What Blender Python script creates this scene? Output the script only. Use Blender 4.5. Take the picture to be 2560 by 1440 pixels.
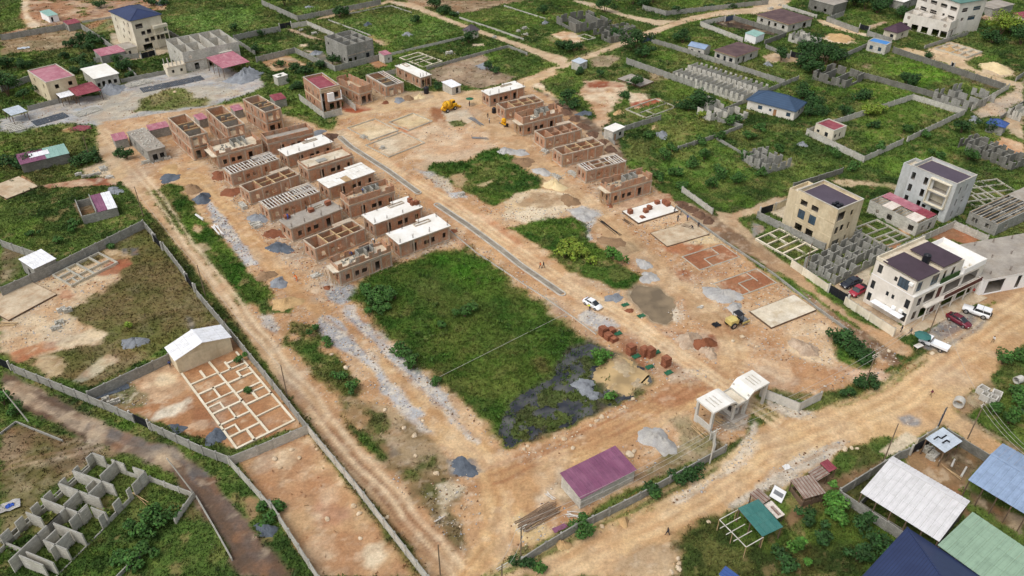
import bpy,bmesh,math,random
import numpy as np
from mathutils import Matrix,Vector
for _o in list(bpy.data.objects):bpy.data.objects.remove(_o)
SC=bpy.context.scene
COL=SC.collection
# ---------------------------------------------------------------- camera (drone, 98 m up, looking 35 deg down)
FOC,TILT,ROLL,CAMH=1990.0,math.radians(35.2),math.radians(-0.3),98.0
_d=np.array([math.sin(ROLL)*math.cos(TILT),math.cos(ROLL)*math.cos(TILT),math.sin(TILT)])
_e=np.array([math.cos(ROLL),-math.sin(ROLL),0.0])
_f=np.cross(-_d,_e)
cam=bpy.data.cameras.new('camera');camo=bpy.data.objects.new('camera',cam);COL.objects.link(camo)
cam.sensor_width=36.0;cam.lens=36.0*FOC/2560.0;cam.clip_start=1.0;cam.clip_end=12000.0
def _w(v):return Vector((float(v@_e),float(v@_f),float(-(v@_d))))
_cx,_cy,_cz=_w(np.array([1.,0,0])),_w(np.array([0,-1.,0])),_w(np.array([0,0,-1.]))
camo.matrix_world=Matrix(((_cx.x,_cy.x,_cz.x,0),(_cx.y,_cy.y,_cz.y,0),(_cx.z,_cy.z,_cz.z,CAMH),(0,0,0,1)))
SC.camera=camo
# ---------------------------------------------------------------- sky, sun, exposure (bright overcast)
world=bpy.data.worlds.new('World');SC.world=world;world.use_nodes=True
wn=world.node_tree.nodes;wl=world.node_tree.links
SUN_EL,SUN_AZ=math.radians(58),math.radians(232)  # azimuth the sun stands at, clockwise from +Y
sky=wn.new('ShaderNodeTexSky');sky.sky_type='NISHITA';sky.sun_disc=False
sky.sun_elevation=SUN_EL;sky.sun_rotation=SUN_AZ
sky.air_density=1.0;sky.dust_density=4.0;sky.ozone_density=0.6
hs=wn.new('ShaderNodeHueSaturation');hs.inputs['Saturation'].default_value=0.32
bg=wn['Background'];bg.inputs['Strength'].default_value=0.15
wl.new(sky.outputs[0],hs.inputs['Color']);wl.new(hs.outputs[0],bg.inputs['Color'])
sl=bpy.data.lights.new('sun','SUN');sl.energy=0.9;sl.angle=math.radians(40);sl.color=(1.0,0.97,0.93)
so=bpy.data.objects.new('sun',sl);COL.objects.link(so)
so.rotation_euler=Vector((math.sin(SUN_AZ)*math.cos(SUN_EL),math.cos(SUN_AZ)*math.cos(SUN_EL),math.sin(SUN_EL))).to_track_quat('Z','Y').to_euler()
SC.view_settings.view_transform='Standard';SC.view_settings.look='None'
SC.view_settings.exposure=0.25;SC.view_settings.gamma=1.0;SC.view_settings.use_curve_mapping=False
# ---------------------------------------------------------------- survey helpers
RNG=random.Random(7)
def P(px,py,z=0.0):
    """ground survey: the point of the horizontal plane z seen at a spot of the drone photograph"""
    c=np.array([(px-1280)/FOC,(py-720)/FOC,1.0])
    x,y,w=c@_e,c@_f,-(c@_d)
    t=(z-CAMH)/w
    return Vector((x*t,y*t,z))
def proj(x,y,z=0.0):
    vx=x*_e[0]+y*_f[0]-(z-CAMH)*_d[0];vy=x*_e[1]+y*_f[1]-(z-CAMH)*_d[1];vz=x*_e[2]+y*_f[2]-(z-CAMH)*_d[2]
    return 1280+FOC*vx/vz,720+FOC*vy/vz
TO=[None]+[(ox,oy)for oy in(0,360,720,1040)for ox in(0,640,1260,1880)]
def tl(n,*c):
    """survey sheet n, 3.6 units per photo unit -> list of photo spots"""
    ox,oy=TO[n]
    return[(ox+c[i]/3.6,oy+c[i+1]/3.6)for i in range(0,len(c),2)]
class Fr:
    """building frame: A left corner, B near corner, C right corner, all surveyed at height h"""
    def __init__(s,A,B,C,h=0.0,oh=0.0,ha=None,hc=None):
        a,b,c=P(*A,h if ha is None else ha),P(*B,h),P(*C,h if hc is None else hc)
        x,y=(c-b),(a-b)
        lx,ly=math.hypot(x.x,x.y),math.hypot(y.x,y.y)
        ax=math.atan2(x.y,x.x);ay=math.atan2(y.y,y.x)-math.pi/2
        dd=(ay-ax+math.pi)%(2*math.pi)-math.pi
        s.skew=math.degrees(dd)
        s.rz=ax+dd*ly/(lx+ly)
        s.lx,s.ly=lx-2*oh,ly-2*oh
        cr,sr=math.cos(s.rz),math.sin(s.rz)
        s.x,s.y=b.x+oh*(cr-sr),b.y+oh*(sr+cr)
    def w(s,u,v,z=0.0):
        cr,sr=math.cos(s.rz),math.sin(s.rz)
        return Vector((s.x+u*cr-v*sr,s.y+u*sr+v*cr,z))
    def inv(s,p):
        cr,sr=math.cos(s.rz),math.sin(s.rz);dx,dy=p.x-s.x,p.y-s.y
        return dx*cr+dy*sr,-dx*sr+dy*cr
# ---------------------------------------------------------------- colours and procedural materials
def lin(r,g,b):
    return tuple(((v/255)/12.92 if v/255<=0.04045 else((v/255+0.055)/1.055)**2.4)for v in(r,g,b))
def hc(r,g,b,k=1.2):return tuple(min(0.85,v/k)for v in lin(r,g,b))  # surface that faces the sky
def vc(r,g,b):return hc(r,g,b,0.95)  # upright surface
MATS={}
def M(name,col,col2=None,scale=0.6,var=0.18,rough=0.9,bump=0.0,pat=None,patc=None,pw=0.45,ph=0.2,mort=0.012,
      stain=None,sscale=0.35,samt=0.5,metal=0.0,attr=None,spec=0.3,fine=6.0):
    m=bpy.data.materials.new(name);m.use_nodes=True;MATS[name]=m
    n,l=m.node_tree.nodes,m.node_tree.links
    b=n['Principled BSDF'];b.inputs['Roughness'].default_value=rough;b.inputs['Metallic'].default_value=metal
    b.inputs['Specular IOR Level'].default_value=spec
    tc=n.new('ShaderNodeTexCoord');oi=n.new('ShaderNodeObjectInfo')
    ml=n.new('ShaderNodeMath');ml.operation='MULTIPLY';ml.inputs[1].default_value=57.0;l.new(oi.outputs['Random'],ml.inputs[0])
    ad=n.new('ShaderNodeVectorMath');ad.operation='ADD';l.new(tc.outputs['Object'],ad.inputs[0]);l.new(ml.outputs[0],ad.inputs[1])
    vec=ad.outputs[0]
    def rgb(c):
        x=n.new('ShaderNodeRGB');x.outputs[0].default_value=(*c,1);return x.outputs[0]
    def mix(a,b_,f,blend='MIX'):
        x=n.new('ShaderNodeMix');x.data_type='RGBA';x.blend_type=blend
        l.new(a,x.inputs[6]);l.new(b_,x.inputs[7])
        if isinstance(f,float):x.inputs[0].default_value=f
        else:l.new(f,x.inputs[0])
        return x.outputs[2]
    def noise(sc,det=4,v=None):
        x=n.new('ShaderNodeTexNoise');x.inputs['Scale'].default_value=sc;x.inputs['Detail'].default_value=det;x.inputs['Roughness'].default_value=0.65
        l.new(v or vec,x.inputs['Vector']);return x.outputs['Fac']
    def ramp(f,a,b_):
        x=n.new('ShaderNodeMapRange');x.inputs[1].default_value=a;x.inputs[2].default_value=b_;l.new(f,x.inputs[0]);return x.outputs[0]
    if attr:
        at=n.new('ShaderNodeAttribute');at.attribute_name=attr;c=at.outputs['Color']
    else:
        c=rgb(col)
    if col2:c=mix(c,rgb(col2),ramp(noise(scale*0.7),0.38,0.62))
    hgt=None
    if pat in('brick','block'):
        sx=n.new('ShaderNodeSeparateXYZ');l.new(tc.outputs['Object'],sx.inputs[0])
        a1=n.new('ShaderNodeMath');a1.operation='ADD';l.new(sx.outputs[0],a1.inputs[0]);l.new(sx.outputs[1],a1.inputs[1])
        cb=n.new('ShaderNodeCombineXYZ');l.new(a1.outputs[0],cb.inputs[0]);l.new(sx.outputs[2],cb.inputs[1])
        br=n.new('ShaderNodeTexBrick');br.inputs['Scale'].default_value=1.0
        br.inputs['Brick Width'].default_value=pw;br.inputs['Row Height'].default_value=ph;br.inputs['Mortar Size'].default_value=mort
        br.inputs['Color1'].default_value=(0.78,0.78,0.78,1);br.inputs['Color2'].default_value=(1.12,1.12,1.12,1);br.inputs['Mortar'].default_value=(*(patc or(0.8,0.8,0.8)),1)
        br.inputs['Bias'].default_value=0.0
        l.new(cb.outputs[0],br.inputs['Vector']);c=mix(c,br.outputs['Color'],1.0,'MULTIPLY')
    if pat in('ribx','riby','ribz'):
        sx=n.new('ShaderNodeSeparateXYZ');l.new(tc.outputs['Object'],sx.inputs[0])
        mm=n.new('ShaderNodeMath');mm.operation='MULTIPLY';mm.inputs[1].default_value=2*math.pi/pw;l.new(sx.outputs['xyz'.index(pat[3])],mm.inputs[0])
        s_=n.new('ShaderNodeMath');s_.operation='SINE';l.new(mm.outputs[0],s_.inputs[0])
        r_=ramp(s_.outputs[0],0.55,1.0)
        c=mix(c,rgb(patc),r_)
    if stain:
        mp=n.new('ShaderNodeMapping');mp.inputs['Scale'].default_value=(1,1,0.3);l.new(vec,mp.inputs[0])
        sf=ramp(noise(sscale,6,mp.outputs[0]),0.46,0.68)
        sm=n.new('ShaderNodeMath');sm.operation='MULTIPLY';sm.inputs[1].default_value=samt;l.new(sf,sm.inputs[0])
        c=mix(c,rgb(stain),sm.outputs[0])
    nf=noise(scale*fine,5);nl=noise(scale*0.5,3)
    v1=n.new('ShaderNodeMapRange');v1.inputs[1].default_value=0.25;v1.inputs[2].default_value=0.75;v1.inputs[3].default_value=1-var;v1.inputs[4].default_value=1+var;l.new(nf,v1.inputs[0])
    v2=n.new('ShaderNodeMapRange');v2.inputs[1].default_value=0.3;v2.inputs[2].default_value=0.7;v2.inputs[3].default_value=1-var*0.8;v2.inputs[4].default_value=1+var*0.6;l.new(nl,v2.inputs[0])
    mv=n.new('ShaderNodeMath');mv.operation='MULTIPLY';l.new(v1.outputs[0],mv.inputs[0]);l.new(v2.outputs[0],mv.inputs[1])
    vm=n.new('ShaderNodeVectorMath');vm.operation='SCALE';l.new(c,vm.inputs[0]);l.new(mv.outputs[0],vm.inputs['Scale'])
    l.new(vm.outputs[0],b.inputs['Base Color'])
    if bump:
        bp=n.new('ShaderNodeBump');bp.inputs['Strength'].default_value=bump;bp.inputs['Distance'].default_value=0.15;l.new(nf,bp.inputs['Height']);l.new(bp.outputs[0],b.inputs['Normal'])
    return m
M('brick',vc(174,122,90),vc(172,136,108),1.1,0.25,pat='brick',pw=0.3,ph=0.115,mort=0.012,patc=(1.15,1.25,1.35),stain=vc(158,146,132),samt=0.8,sscale=0.9,bump=0.2)
M('brick_new',vc(150,96,70),vc(132,82,60),1.2,0.25,pat='brick',pw=0.3,ph=0.16,mort=0.012,patc=(0.6,0.6,0.6))
M('beam',vc(190,176,156),vc(170,152,132),0.8,0.2,stain=vc(120,105,90))
M('timber',vc(186,160,120),vc(160,132,98),0.8,0.25)
M('timber_dark',vc(120,98,78),vc(96,80,66),0.8,0.25)
M('timber_pale',hc(232,228,220),hc(206,198,186),0.8,0.15)
M('slab_white',hc(250,248,242),hc(238,234,224),0.35,0.06,stain=hc(214,204,184),samt=0.4,sscale=0.3)
M('slab_cream',hc(232,222,202),hc(214,200,174),0.45,0.14,stain=hc(186,162,130),samt=0.7,sscale=0.45)
M('slab_grey',hc(178,170,158),hc(160,152,142),0.5,0.14,stain=hc(150,135,115))
M('slab_tan',hc(212,194,166),hc(192,172,144),0.5,0.16,stain=hc(178,142,106),samt=0.7,sscale=0.5)
M('block',vc(160,158,150),vc(146,144,136),0.5,0.16,pat='block',pw=0.45,ph=0.22,mort=0.018,patc=(0.72,0.72,0.72),stain=vc(112,110,100),samt=0.55,bump=0.15)
M('block_pale',vc(198,194,184),vc(184,180,168),0.5,0.14,pat='block',pw=0.45,ph=0.22,mort=0.018,patc=(0.82,0.82,0.82),stain=vc(158,152,136),samt=0.5)
M('block_dark',vc(128,126,118),vc(112,110,102),0.5,0.18,pat='block',pw=0.45,ph=0.22,mort=0.018,patc=(0.72,0.72,0.72),stain=vc(86,84,74),samt=0.6)
M('block_top',hc(168,166,158),hc(150,148,140),0.8,0.15)
M('render_beige',vc(212,198,168),vc(196,180,150),0.3,0.12,stain=vc(150,132,98),samt=0.55,sscale=0.3)
M('render_grey',vc(192,194,192),vc(176,178,176),0.3,0.12,stain=vc(140,138,128),samt=0.5,sscale=0.3)
M('render_white',vc(222,216,206),vc(212,204,192),0.3,0.08,stain=vc(164,158,142),samt=0.4,sscale=0.3)
M('paint_white',vc(232,230,228),None,0.3,0.06)
M('render_cream',vc(222,214,194),vc(208,198,176),0.3,0.1,stain=vc(160,146,116),samt=0.45,sscale=0.35)
M('white_tin',hc(246,247,250),None,0.3,0.05,rough=0.55,stain=hc(214,212,208),samt=0.65,sscale=0.55)
M('shed_white',hc(224,222,222),None,0.3,0.06,rough=0.6,stain=hc(200,198,196),samt=0.65,sscale=0.55)
M('drain_bed',hc(160,150,134),hc(142,132,118),0.8,0.3,bump=0.7,fine=9)
M('cream_tin',hc(236,226,214),None,0.3,0.08,rough=0.6,stain=hc(206,178,160),samt=0.5)
M('pale_tin',hc(196,206,216),None,0.3,0.08,rough=0.5,stain=hc(160,166,170),samt=0.65,sscale=0.55)
M('blue_pale_tin',hc(152,172,200),None,0.3,0.08,rough=0.5,stain=hc(128,146,170),samt=0.65,sscale=0.55)
M('green_tin',hc(150,176,152),None,0.3,0.07,rough=0.6,stain=hc(132,156,134),samt=0.65,sscale=0.55)
M('teal_tin',hc(62,118,112),None,0.3,0.12,rough=0.55,stain=hc(84,132,124),samt=0.65,sscale=0.55)
M('mint_tin',hc(150,186,176),None,0.3,0.1,rough=0.55,stain=hc(120,158,146),samt=0.65,sscale=0.55)
M('purple_tin',hc(134,82,110),hc(146,96,122),0.3,0.1,rough=0.6,stain=hc(112,70,96),samt=0.65,sscale=0.55)
M('pink_tin',hc(184,122,134),hc(172,104,118),0.3,0.12,rough=0.6,stain=hc(206,160,164),samt=0.65,sscale=0.55)
M('red_tin',hc(150,70,82),hc(134,58,70),0.3,0.14,rough=0.6,stain=hc(176,108,110),samt=0.65,sscale=0.55)
M('rust_tin',hc(176,164,152),hc(150,136,124),1.4,0.15,rough=0.7,pat='ribx',pw=0.62,patc=hc(122,72,54),stain=hc(120,66,46),samt=0.35,sscale=1.0)
M('brown_roof',hc(104,84,84),hc(90,70,72),0.5,0.16,stain=hc(124,100,92),samt=0.5)
M('tile_purple',hc(96,86,98),hc(88,78,90),0.4,0.08,rough=0.7,pat='ribx',pw=0.5,patc=hc(80,70,82))
M('tile_choc',hc(84,68,78),hc(74,60,68),0.5,0.1,rough=0.6,pat='ribx',pw=0.45,patc=hc(66,52,60))
M('tile_navy',hc(52,66,104),hc(46,58,94),0.4,0.08,rough=0.5,pat='ribz',pw=0.19,patc=hc(40,50,82))
M('tile_blue',hc(64,88,116),hc(58,80,106),0.4,0.08,rough=0.6,pat='ribz',pw=0.4,patc=hc(50,70,96))
M('tile_plum',hc(86,62,76),hc(76,54,68),0.5,0.1,rough=0.6,pat='ribz',pw=0.4,patc=hc(66,48,58))
M('tile_brown',hc(96,86,92),hc(86,78,84),0.5,0.1,rough=0.6)
M('tile_teal',hc(96,136,126),None,0.5,0.1,rough=0.6,pat='ribz',pw=0.4,patc=hc(84,122,112))
M('cobalt_tin',hc(72,138,204),None,0.4,0.1,rough=0.5)
M('royal_tin',hc(66,94,156),None,0.4,0.1,rough=0.5)
M('glass',(0.02,0.025,0.03),None,0.5,0.1,rough=0.12,spec=0.6)
M('glass_blue',(0.05,0.085,0.12),None,0.5,0.3,rough=0.12,spec=0.6)
M('black',(0.012,0.012,0.014),None,0.5,0.2,rough=0.5)
M('gate_black',(0.018,0.019,0.024),None,0.5,0.2,rough=0.55)
M('gate_blue',vc(70,82,104),None,0.5,0.2,rough=0.6)
M('plastic_black',(0.014,0.015,0.02),None,0.8,0.2,rough=0.4)
M('metal_grey',vc(120,122,124),None,0.8,0.2,rough=0.5)
M('rebar',vc(92,74,62),None,0.8,0.2)
M('door_brown',vc(84,44,38),None,0.8,0.2,rough=0.6)
M('door_wood',vc(150,112,80),None,0.8,0.2)
M('frame_white',vc(226,226,224),None,0.8,0.05)
M('gravel_light',hc(192,190,186),hc(176,174,172),0.8,0.28,bump=0.7,stain=hc(206,196,178),samt=0.4,fine=9)
M('gravel_mid',hc(152,156,160),hc(136,140,146),0.8,0.28,bump=0.7,fine=9)
M('gravel_dark',hc(104,112,122),hc(90,98,108),0.8,0.28,bump=0.7,fine=9)
M('sand_cream',hc(232,212,168),hc(220,196,150),0.6,0.12,bump=0.4)
M('sand_tan',hc(206,172,124),hc(190,156,110),0.6,0.16,bump=0.5)
M('sand_brown',hc(160,130,98),hc(142,114,86),0.6,0.18,bump=0.5)
M('soil_red',hc(146,92,64),hc(130,80,56),0.6,0.2,bump=0.6)
M('soil_dark',hc(126,96,76),hc(104,78,62),0.6,0.25,bump=0.8)
M('rubble_pale',hc(206,184,160),hc(186,160,134),0.9,0.28,bump=0.9)
M('rock',hc(224,206,178),hc(204,178,144),0.9,0.2,bump=0.4)
M('concrete',vc(196,192,184),vc(182,178,168),0.5,0.12,stain=vc(150,146,136),samt=0.5)
M('concrete_top',hc(206,202,192),hc(192,186,172),0.5,0.12,stain=hc(170,158,138),samt=0.5)
M('found_white',hc(238,228,206),hc(224,210,182),0.5,0.1)
M('found_grey',hc(184,182,170),hc(168,164,152),0.5,0.12)
M('found_side',vc(196,188,168),vc(178,170,150),0.5,0.14)
M('yellow',vc(226,172,30),vc(206,150,26),0.8,0.12,rough=0.45,stain=vc(150,112,50),samt=0.35)
M('yellow_pale',vc(196,178,110),None,0.8,0.15,rough=0.5,stain=vc(120,104,70))
M('car_white',(0.78,0.79,0.8),None,0.5,0.03,rough=0.25,spec=0.5)
M('car_black',(0.02,0.024,0.035),None,0.5,0.1,rough=0.2,spec=0.6)
M('car_red',(0.34,0.03,0.05),None,0.5,0.05,rough=0.25,spec=0.5)
M('car_maroon',(0.14,0.015,0.03),None,0.5,0.05,rough=0.25,spec=0.5)
M('van_red',(0.45,0.06,0.04),None,0.5,0.05,rough=0.3,spec=0.5)
M('tyre',(0.02,0.02,0.021),None,0.8,0.2,rough=0.85)
M('rim',(0.45,0.45,0.46),None,0.8,0.1,rough=0.35,metal=0.8)
M('lamp_glass',(0.8,0.8,0.75),None,0.8,0.05,rough=0.2)
M('lamp_red',(0.35,0.02,0.02),None,0.8,0.05,rough=0.2)
M('tarp_blue',hc(40,84,180),None,1.2,0.2,rough=0.5)
M('net_green',hc(44,104,74),None,2.0,0.3,rough=0.7)
M('turf',hc(52,84,40),None,2.0,0.2)
M('skin',(0.1,0.055,0.035),None,1.0,0.1,rough=0.6)
M('hair',(0.01,0.009,0.008),None,1.0,0.1)
M('cloth_dark',(0.025,0.028,0.04),None,1.0,0.2)
M('cloth_orange',(0.75,0.16,0.03),None,1.0,0.1)
M('cloth_white',(0.7,0.69,0.66),None,1.0,0.1)
M('cloth_blue',(0.05,0.09,0.3),None,1.0,0.15)
M('cloth_maroon',(0.16,0.03,0.06),None,1.0,0.15)
M('cloth_yellow',(0.7,0.72,0.05),None,1.0,0.1)
M('cloth_khaki',(0.3,0.22,0.12),None,1.0,0.15)
M('leaf',(0.05,0.1,0.02),attr='col',var=0.15,rough=0.75,spec=0.25)
M('grass',(0.05,0.1,0.02),attr='col',var=0.15,rough=0.8,spec=0.2)
M('stones',(0.5,0.45,0.4),attr='col',var=0.15,rough=0.9)
M('bark',vc(96,78,60),None,1.0,0.25)
M('pole_wood',vc(120,104,86),None,1.0,0.2)
M('pole_pale',vc(196,190,178),None,1.0,0.12)
M('wire',vc(170,166,158),None,1.0,0.05)
M('bag_white',hc(232,230,226),None,1.0,0.1)
M('poster',(0.2,0.2,0.2),None,0.5,0.1,rough=0.4)
M('logs',vc(136,114,94),vc(112,94,78),1.0,0.25)
# ---------------------------------------------------------------- mesh helpers
class MB:
    def __init__(s):s.v,s.f,s.m=[],[],[]
    def add(s,vs,fs,mi=0):
        k=len(s.v);s.v+=[tuple(p)for p in vs];s.f+=[tuple(i+k for i in f)for f in fs];s.m+=[mi]*len(fs)
    def box(s,x0,x1,y0,y1,z0,z1,mi=0,top=None):
        s.add([(x0,y0,z0),(x1,y0,z0),(x1,y1,z0),(x0,y1,z0),(x0,y0,z1),(x1,y0,z1),(x1,y1,z1),(x0,y1,z1)],
              [(3,2,1,0),(0,1,5,4),(1,2,6,5),(2,3,7,6),(3,0,4,7)],mi)
        s.f.append(tuple(len(s.v)-8+i for i in(4,5,6,7)));s.m.append(mi if top is None else top)
        return s
    def bar(s,p,q,w,h=None,mi=0):
        """beam from p to q (3-D), square section w x h"""
        p,q=Vector(p),Vector(q);d=q-p
        if d.length<1e-6:return s
        d.normalize();up=Vector((0,0,1))if abs(d.z)<0.95 else Vector((1,0,0))
        a=d.cross(up).normalized()*(w/2);b=a.cross(d).normalized()*((h or w)/2)
        s.add([p-a-b,p+a-b,p+a+b,p-a+b,q-a-b,q+a-b,q+a+b,q-a+b],
              [(0,1,2,3),(4,7,6,5),(0,4,5,1),(1,5,6,2),(2,6,7,3),(3,7,4,0)],mi);return s
    def seg(s,a,b,t,z0,z1,mi=0,top=None):
        """upright wall piece between plan points a and b"""
        a,b=Vector((a[0],a[1])),Vector((b[0],b[1]));d=(b-a)
        if d.length<1e-4:return s
        d.normalize();n_=Vector((-d.y,d.x))*(t/2)
        q=[a-n_,b-n_,b+n_,a+n_]
        s.add([(p.x,p.y,z0)for p in q]+[(p.x,p.y,z1)for p in q],[(3,2,1,0),(0,1,5,4),(1,2,6,5),(2,3,7,6),(3,0,4,7)],mi)
        s.f.append(tuple(len(s.v)-8+i for i in(4,5,6,7)));s.m.append(mi if top is None else top);return s
    def cyl(s,p,q,r0,r1=None,n=10,mi=0,cap=True):
        p,q=Vector(p),Vector(q);d=(q-p).normalized();r1=r0 if r1 is None else r1
        up=Vector((0,0,1))if abs(d.z)<0.95 else Vector((1,0,0));a=d.cross(up).normalized();b=d.cross(a)
        k=len(s.v)
        for c,r in((p,r0),(q,r1)):
            for i in range(n):
                t=2*math.pi*i/n;s.v.append(tuple(c+a*(r*math.cos(t))+b*(r*math.sin(t))))
        for i in range(n):
            j=(i+1)%n;s.f.append((k+i,k+n+i,k+n+j,k+j));s.m.append(mi)
        if cap:
            s.f.append(tuple(k+i for i in range(n)));s.m.append(mi);s.f.append(tuple(k+n+i for i in reversed(range(n))));s.m.append(mi)
        return s
    def quad(s,a,b,c,d,mi=0):s.add([a,b,c,d],[(0,1,2,3)],mi);return s
    def mesh(s,name='m',mats=()):
        me=bpy.data.meshes.new(name);me.from_pydata(s.v,[],s.f)
        for m in mats:me.materials.append(MATS[m]if isinstance(m,str)else m)
        if any(s.m):me.polygons.foreach_set('material_index',s.m)
        me.update();return me
    def obj(s,name,mats,parent=None,smooth=False):
        if isinstance(mats,str):mats=(mats,)
        me=s.mesh(name,mats)
        if smooth:me.polygons.foreach_set('use_smooth',[True]*len(me.polygons))
        return put(name,me,parent)
def put(name,me,parent=None):
    o=bpy.data.objects.new(name,me);COL.objects.link(o)
    if parent is not None:o.parent=parent
    return o
LABELS={}
def tag(o,label,cat,group=None,kind=None):
    o['label']=label;o['category']=cat
    if group:o['group']=group
    if kind:o['kind']=kind
    return o
LAND=[]  # landmarks for labels: (x, y, phrase)
def thing(name,label,cat,x=0,y=0,z=0,rz=0,group=None,mark=None):
    o=bpy.data.objects.new(name,None);COL.objects.link(o);o.empty_display_size=0.5
    o.location=(x,y,z);o.rotation_euler=(0,0,rz);tag(o,label,cat,group)
    if mark:LAND.append((x,y,mark))
    return o
BOXC={}
def pbox(parent,name,x0,x1,y0,y1,z0,z1,mat,mat2=None):
    """box part; alike boxes share mesh data"""
    k=(round(x1-x0,3),round(y1-y0,3),round(z1-z0,3),mat,mat2)
    if k not in BOXC:
        BOXC[k]=MB().box(0,k[0],0,k[1],0,k[2],0,1 if mat2 else None).mesh(name,(mat,mat2)if mat2 else(mat,))
    o=put(name,BOXC[k],parent);o.location=(x0,y0,z0);return o
# ---------------------------------------------------------------- lattice noise for terrain and scatter
def _h(ix,iy,s):
    n=(ix.astype(np.int64)*374761393+iy.astype(np.int64)*668265263+s*974634777)&0xffffffff
    n=((n^(n>>13))*1274126177)&0xffffffff
    return((n^(n>>16))&0xffff)/65535.0
def vnoise(x,y,s=0):
    ix,iy=np.floor(x),np.floor(y);fx,fy=x-ix,y-iy
    fx=fx*fx*(3-2*fx);fy=fy*fy*(3-2*fy)
    a,b=_h(ix,iy,s),_h(ix+1,iy,s);c,d=_h(ix,iy+1,s),_h(ix+1,iy+1,s)
    return(a*(1-fx)+b*fx)*(1-fy)+(c*(1-fx)+d*fx)*fy
def fbm(x,y,sc,o=4,s=0):
    r,a,t=0,1.0,0
    for i in range(o):
        r=r+a*vnoise(x/sc+17.3*i,y/sc-9.1*i,s+i);t+=a;a*=0.55;sc/=2.03
    return r/t
# ================================================================ GROUND: one sheet, coloured by surveyed patches
def _grid(x0,x1,y0,y1,st):
    xs=np.arange(x0,x1+1e-6,st);ys=np.arange(y0,y1+1e-6,st)
    X,Y=np.meshgrid(xs,ys);return X,Y
Y0,Y1,Y2=56.0,192.0,392.8
XA,YA=_grid(-140,140,Y0,Y1,0.4)
XB,YB=_grid(-248,248,Y1,Y2,0.8)
GX=np.concatenate([XA.ravel(),XB.ravel()]);GY=np.concatenate([YA.ravel(),YB.ravel()])
NV=len(GX)
n1=fbm(GX,GY,9.0,4,1);n2=fbm(GX,GY,2.6,3,11);n3=fbm(GX,GY,38.0,3,21);n4=fbm(GX,GY,1.0,2,31);n5=fbm(GX,GY,16.0,3,41)
def sm(a,b,x):
    t=np.clip((x-a)/(b-a),0,1);return t*t*(3-2*t)
def A3(c):return np.array(c)[None,:]
G1,G2,G3,G4=A3(hc(82,110,46)),A3(hc(62,90,38)),A3(hc(108,130,58)),A3(hc(128,126,78))
gc=G1+(G2-G1)*sm(0.42,0.62,n1)[:,None]
gc=gc+(G3-gc)*(sm(0.5,0.75,n5)*0.7)[:,None]
gc=gc+(G4-gc)*(sm(0.58,0.8,n3)*0.35+sm(0.62,0.82,n2)*0.25)[:,None]
CC=gc.copy()
VEG=np.ones(NV);STO=np.zeros(NV);GZ=np.zeros(NV);RID=np.zeros(NV,int)
gpx,gpy=proj(GX,GY,0.0)
def sdist(poly):
    """signed distance (m, inside positive) of the ground points near a surveyed outline"""
    w=[P(*p)for p in poly];xs=[p.x for p in w];ys=[p.y for p in w]
    idx=np.nonzero((GX>min(xs)-8)&(GX<max(xs)+8)&(GY>min(ys)-8)&(GY<max(ys)+8))[0]
    x,y=GX[idx],GY[idx];dm=np.full(len(idx),1e9);ins=np.zeros(len(idx),bool)
    for i in range(len(w)):
        a,b=w[i],w[(i+1)%len(w)]
        ex,ey=b.x-a.x,b.y-a.y;L=ex*ex+ey*ey+1e-9
        t=np.clip(((x-a.x)*ex+(y-a.y)*ey)/L,0,1)
        dm=np.minimum(dm,(x-a.x-t*ex)**2+(y-a.y-t*ey)**2)
        c=(a.y>y)!=(b.y>y)
        ins^=c&(x<a.x+(y-a.y)*ex/(ey if abs(ey)>1e-9 else 1e-9))
    return idx,np.where(ins,1,-1)*np.sqrt(dm)
def paint(poly,col,col2=None,f=0.5,nz=1.2,veg=0.0,sto=0.0,op=1.0,patchy=0.0,dz=0.0,rid=0,seed=0,var=0.5):
    if veg>=.9:f,nz=f*1.7,nz*1.35
    idx,d=sdist(poly)
    x,y=GX[idx],GY[idx]
    w_=d+(n2[idx]-0.5)*2*nz+(n1[idx]-0.5)*2*nz*0.8+(n4[idx]-0.5)*nz*0.5
    w=sm(-f,f,w_)
    if patchy:w=w*sm(patchy-0.12,patchy+0.12,fbm(x,y,4.5,4,51+seed))
    w=w*op
    c=A3(hc(*col))
    if col2 is not None:
        t=sm(0.5-var*0.3,0.5+var*0.3,fbm(x,y,6.0,4,61+seed));c=c+(A3(hc(*col2))-c)*t[:,None]
    CC[idx]=CC[idx]+(c-CC[idx])*w[:,None]
    VEG[idx]=VEG[idx]+(veg-VEG[idx])*w;STO[idx]=STO[idx]+(sto-STO[idx])*w
    if dz:GZ[idx]+=dz*sm(-0.2,1.6,d+(n2[idx]-0.5)*1.5)
    if rid:RID[idx[d>0]]=rid
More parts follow.
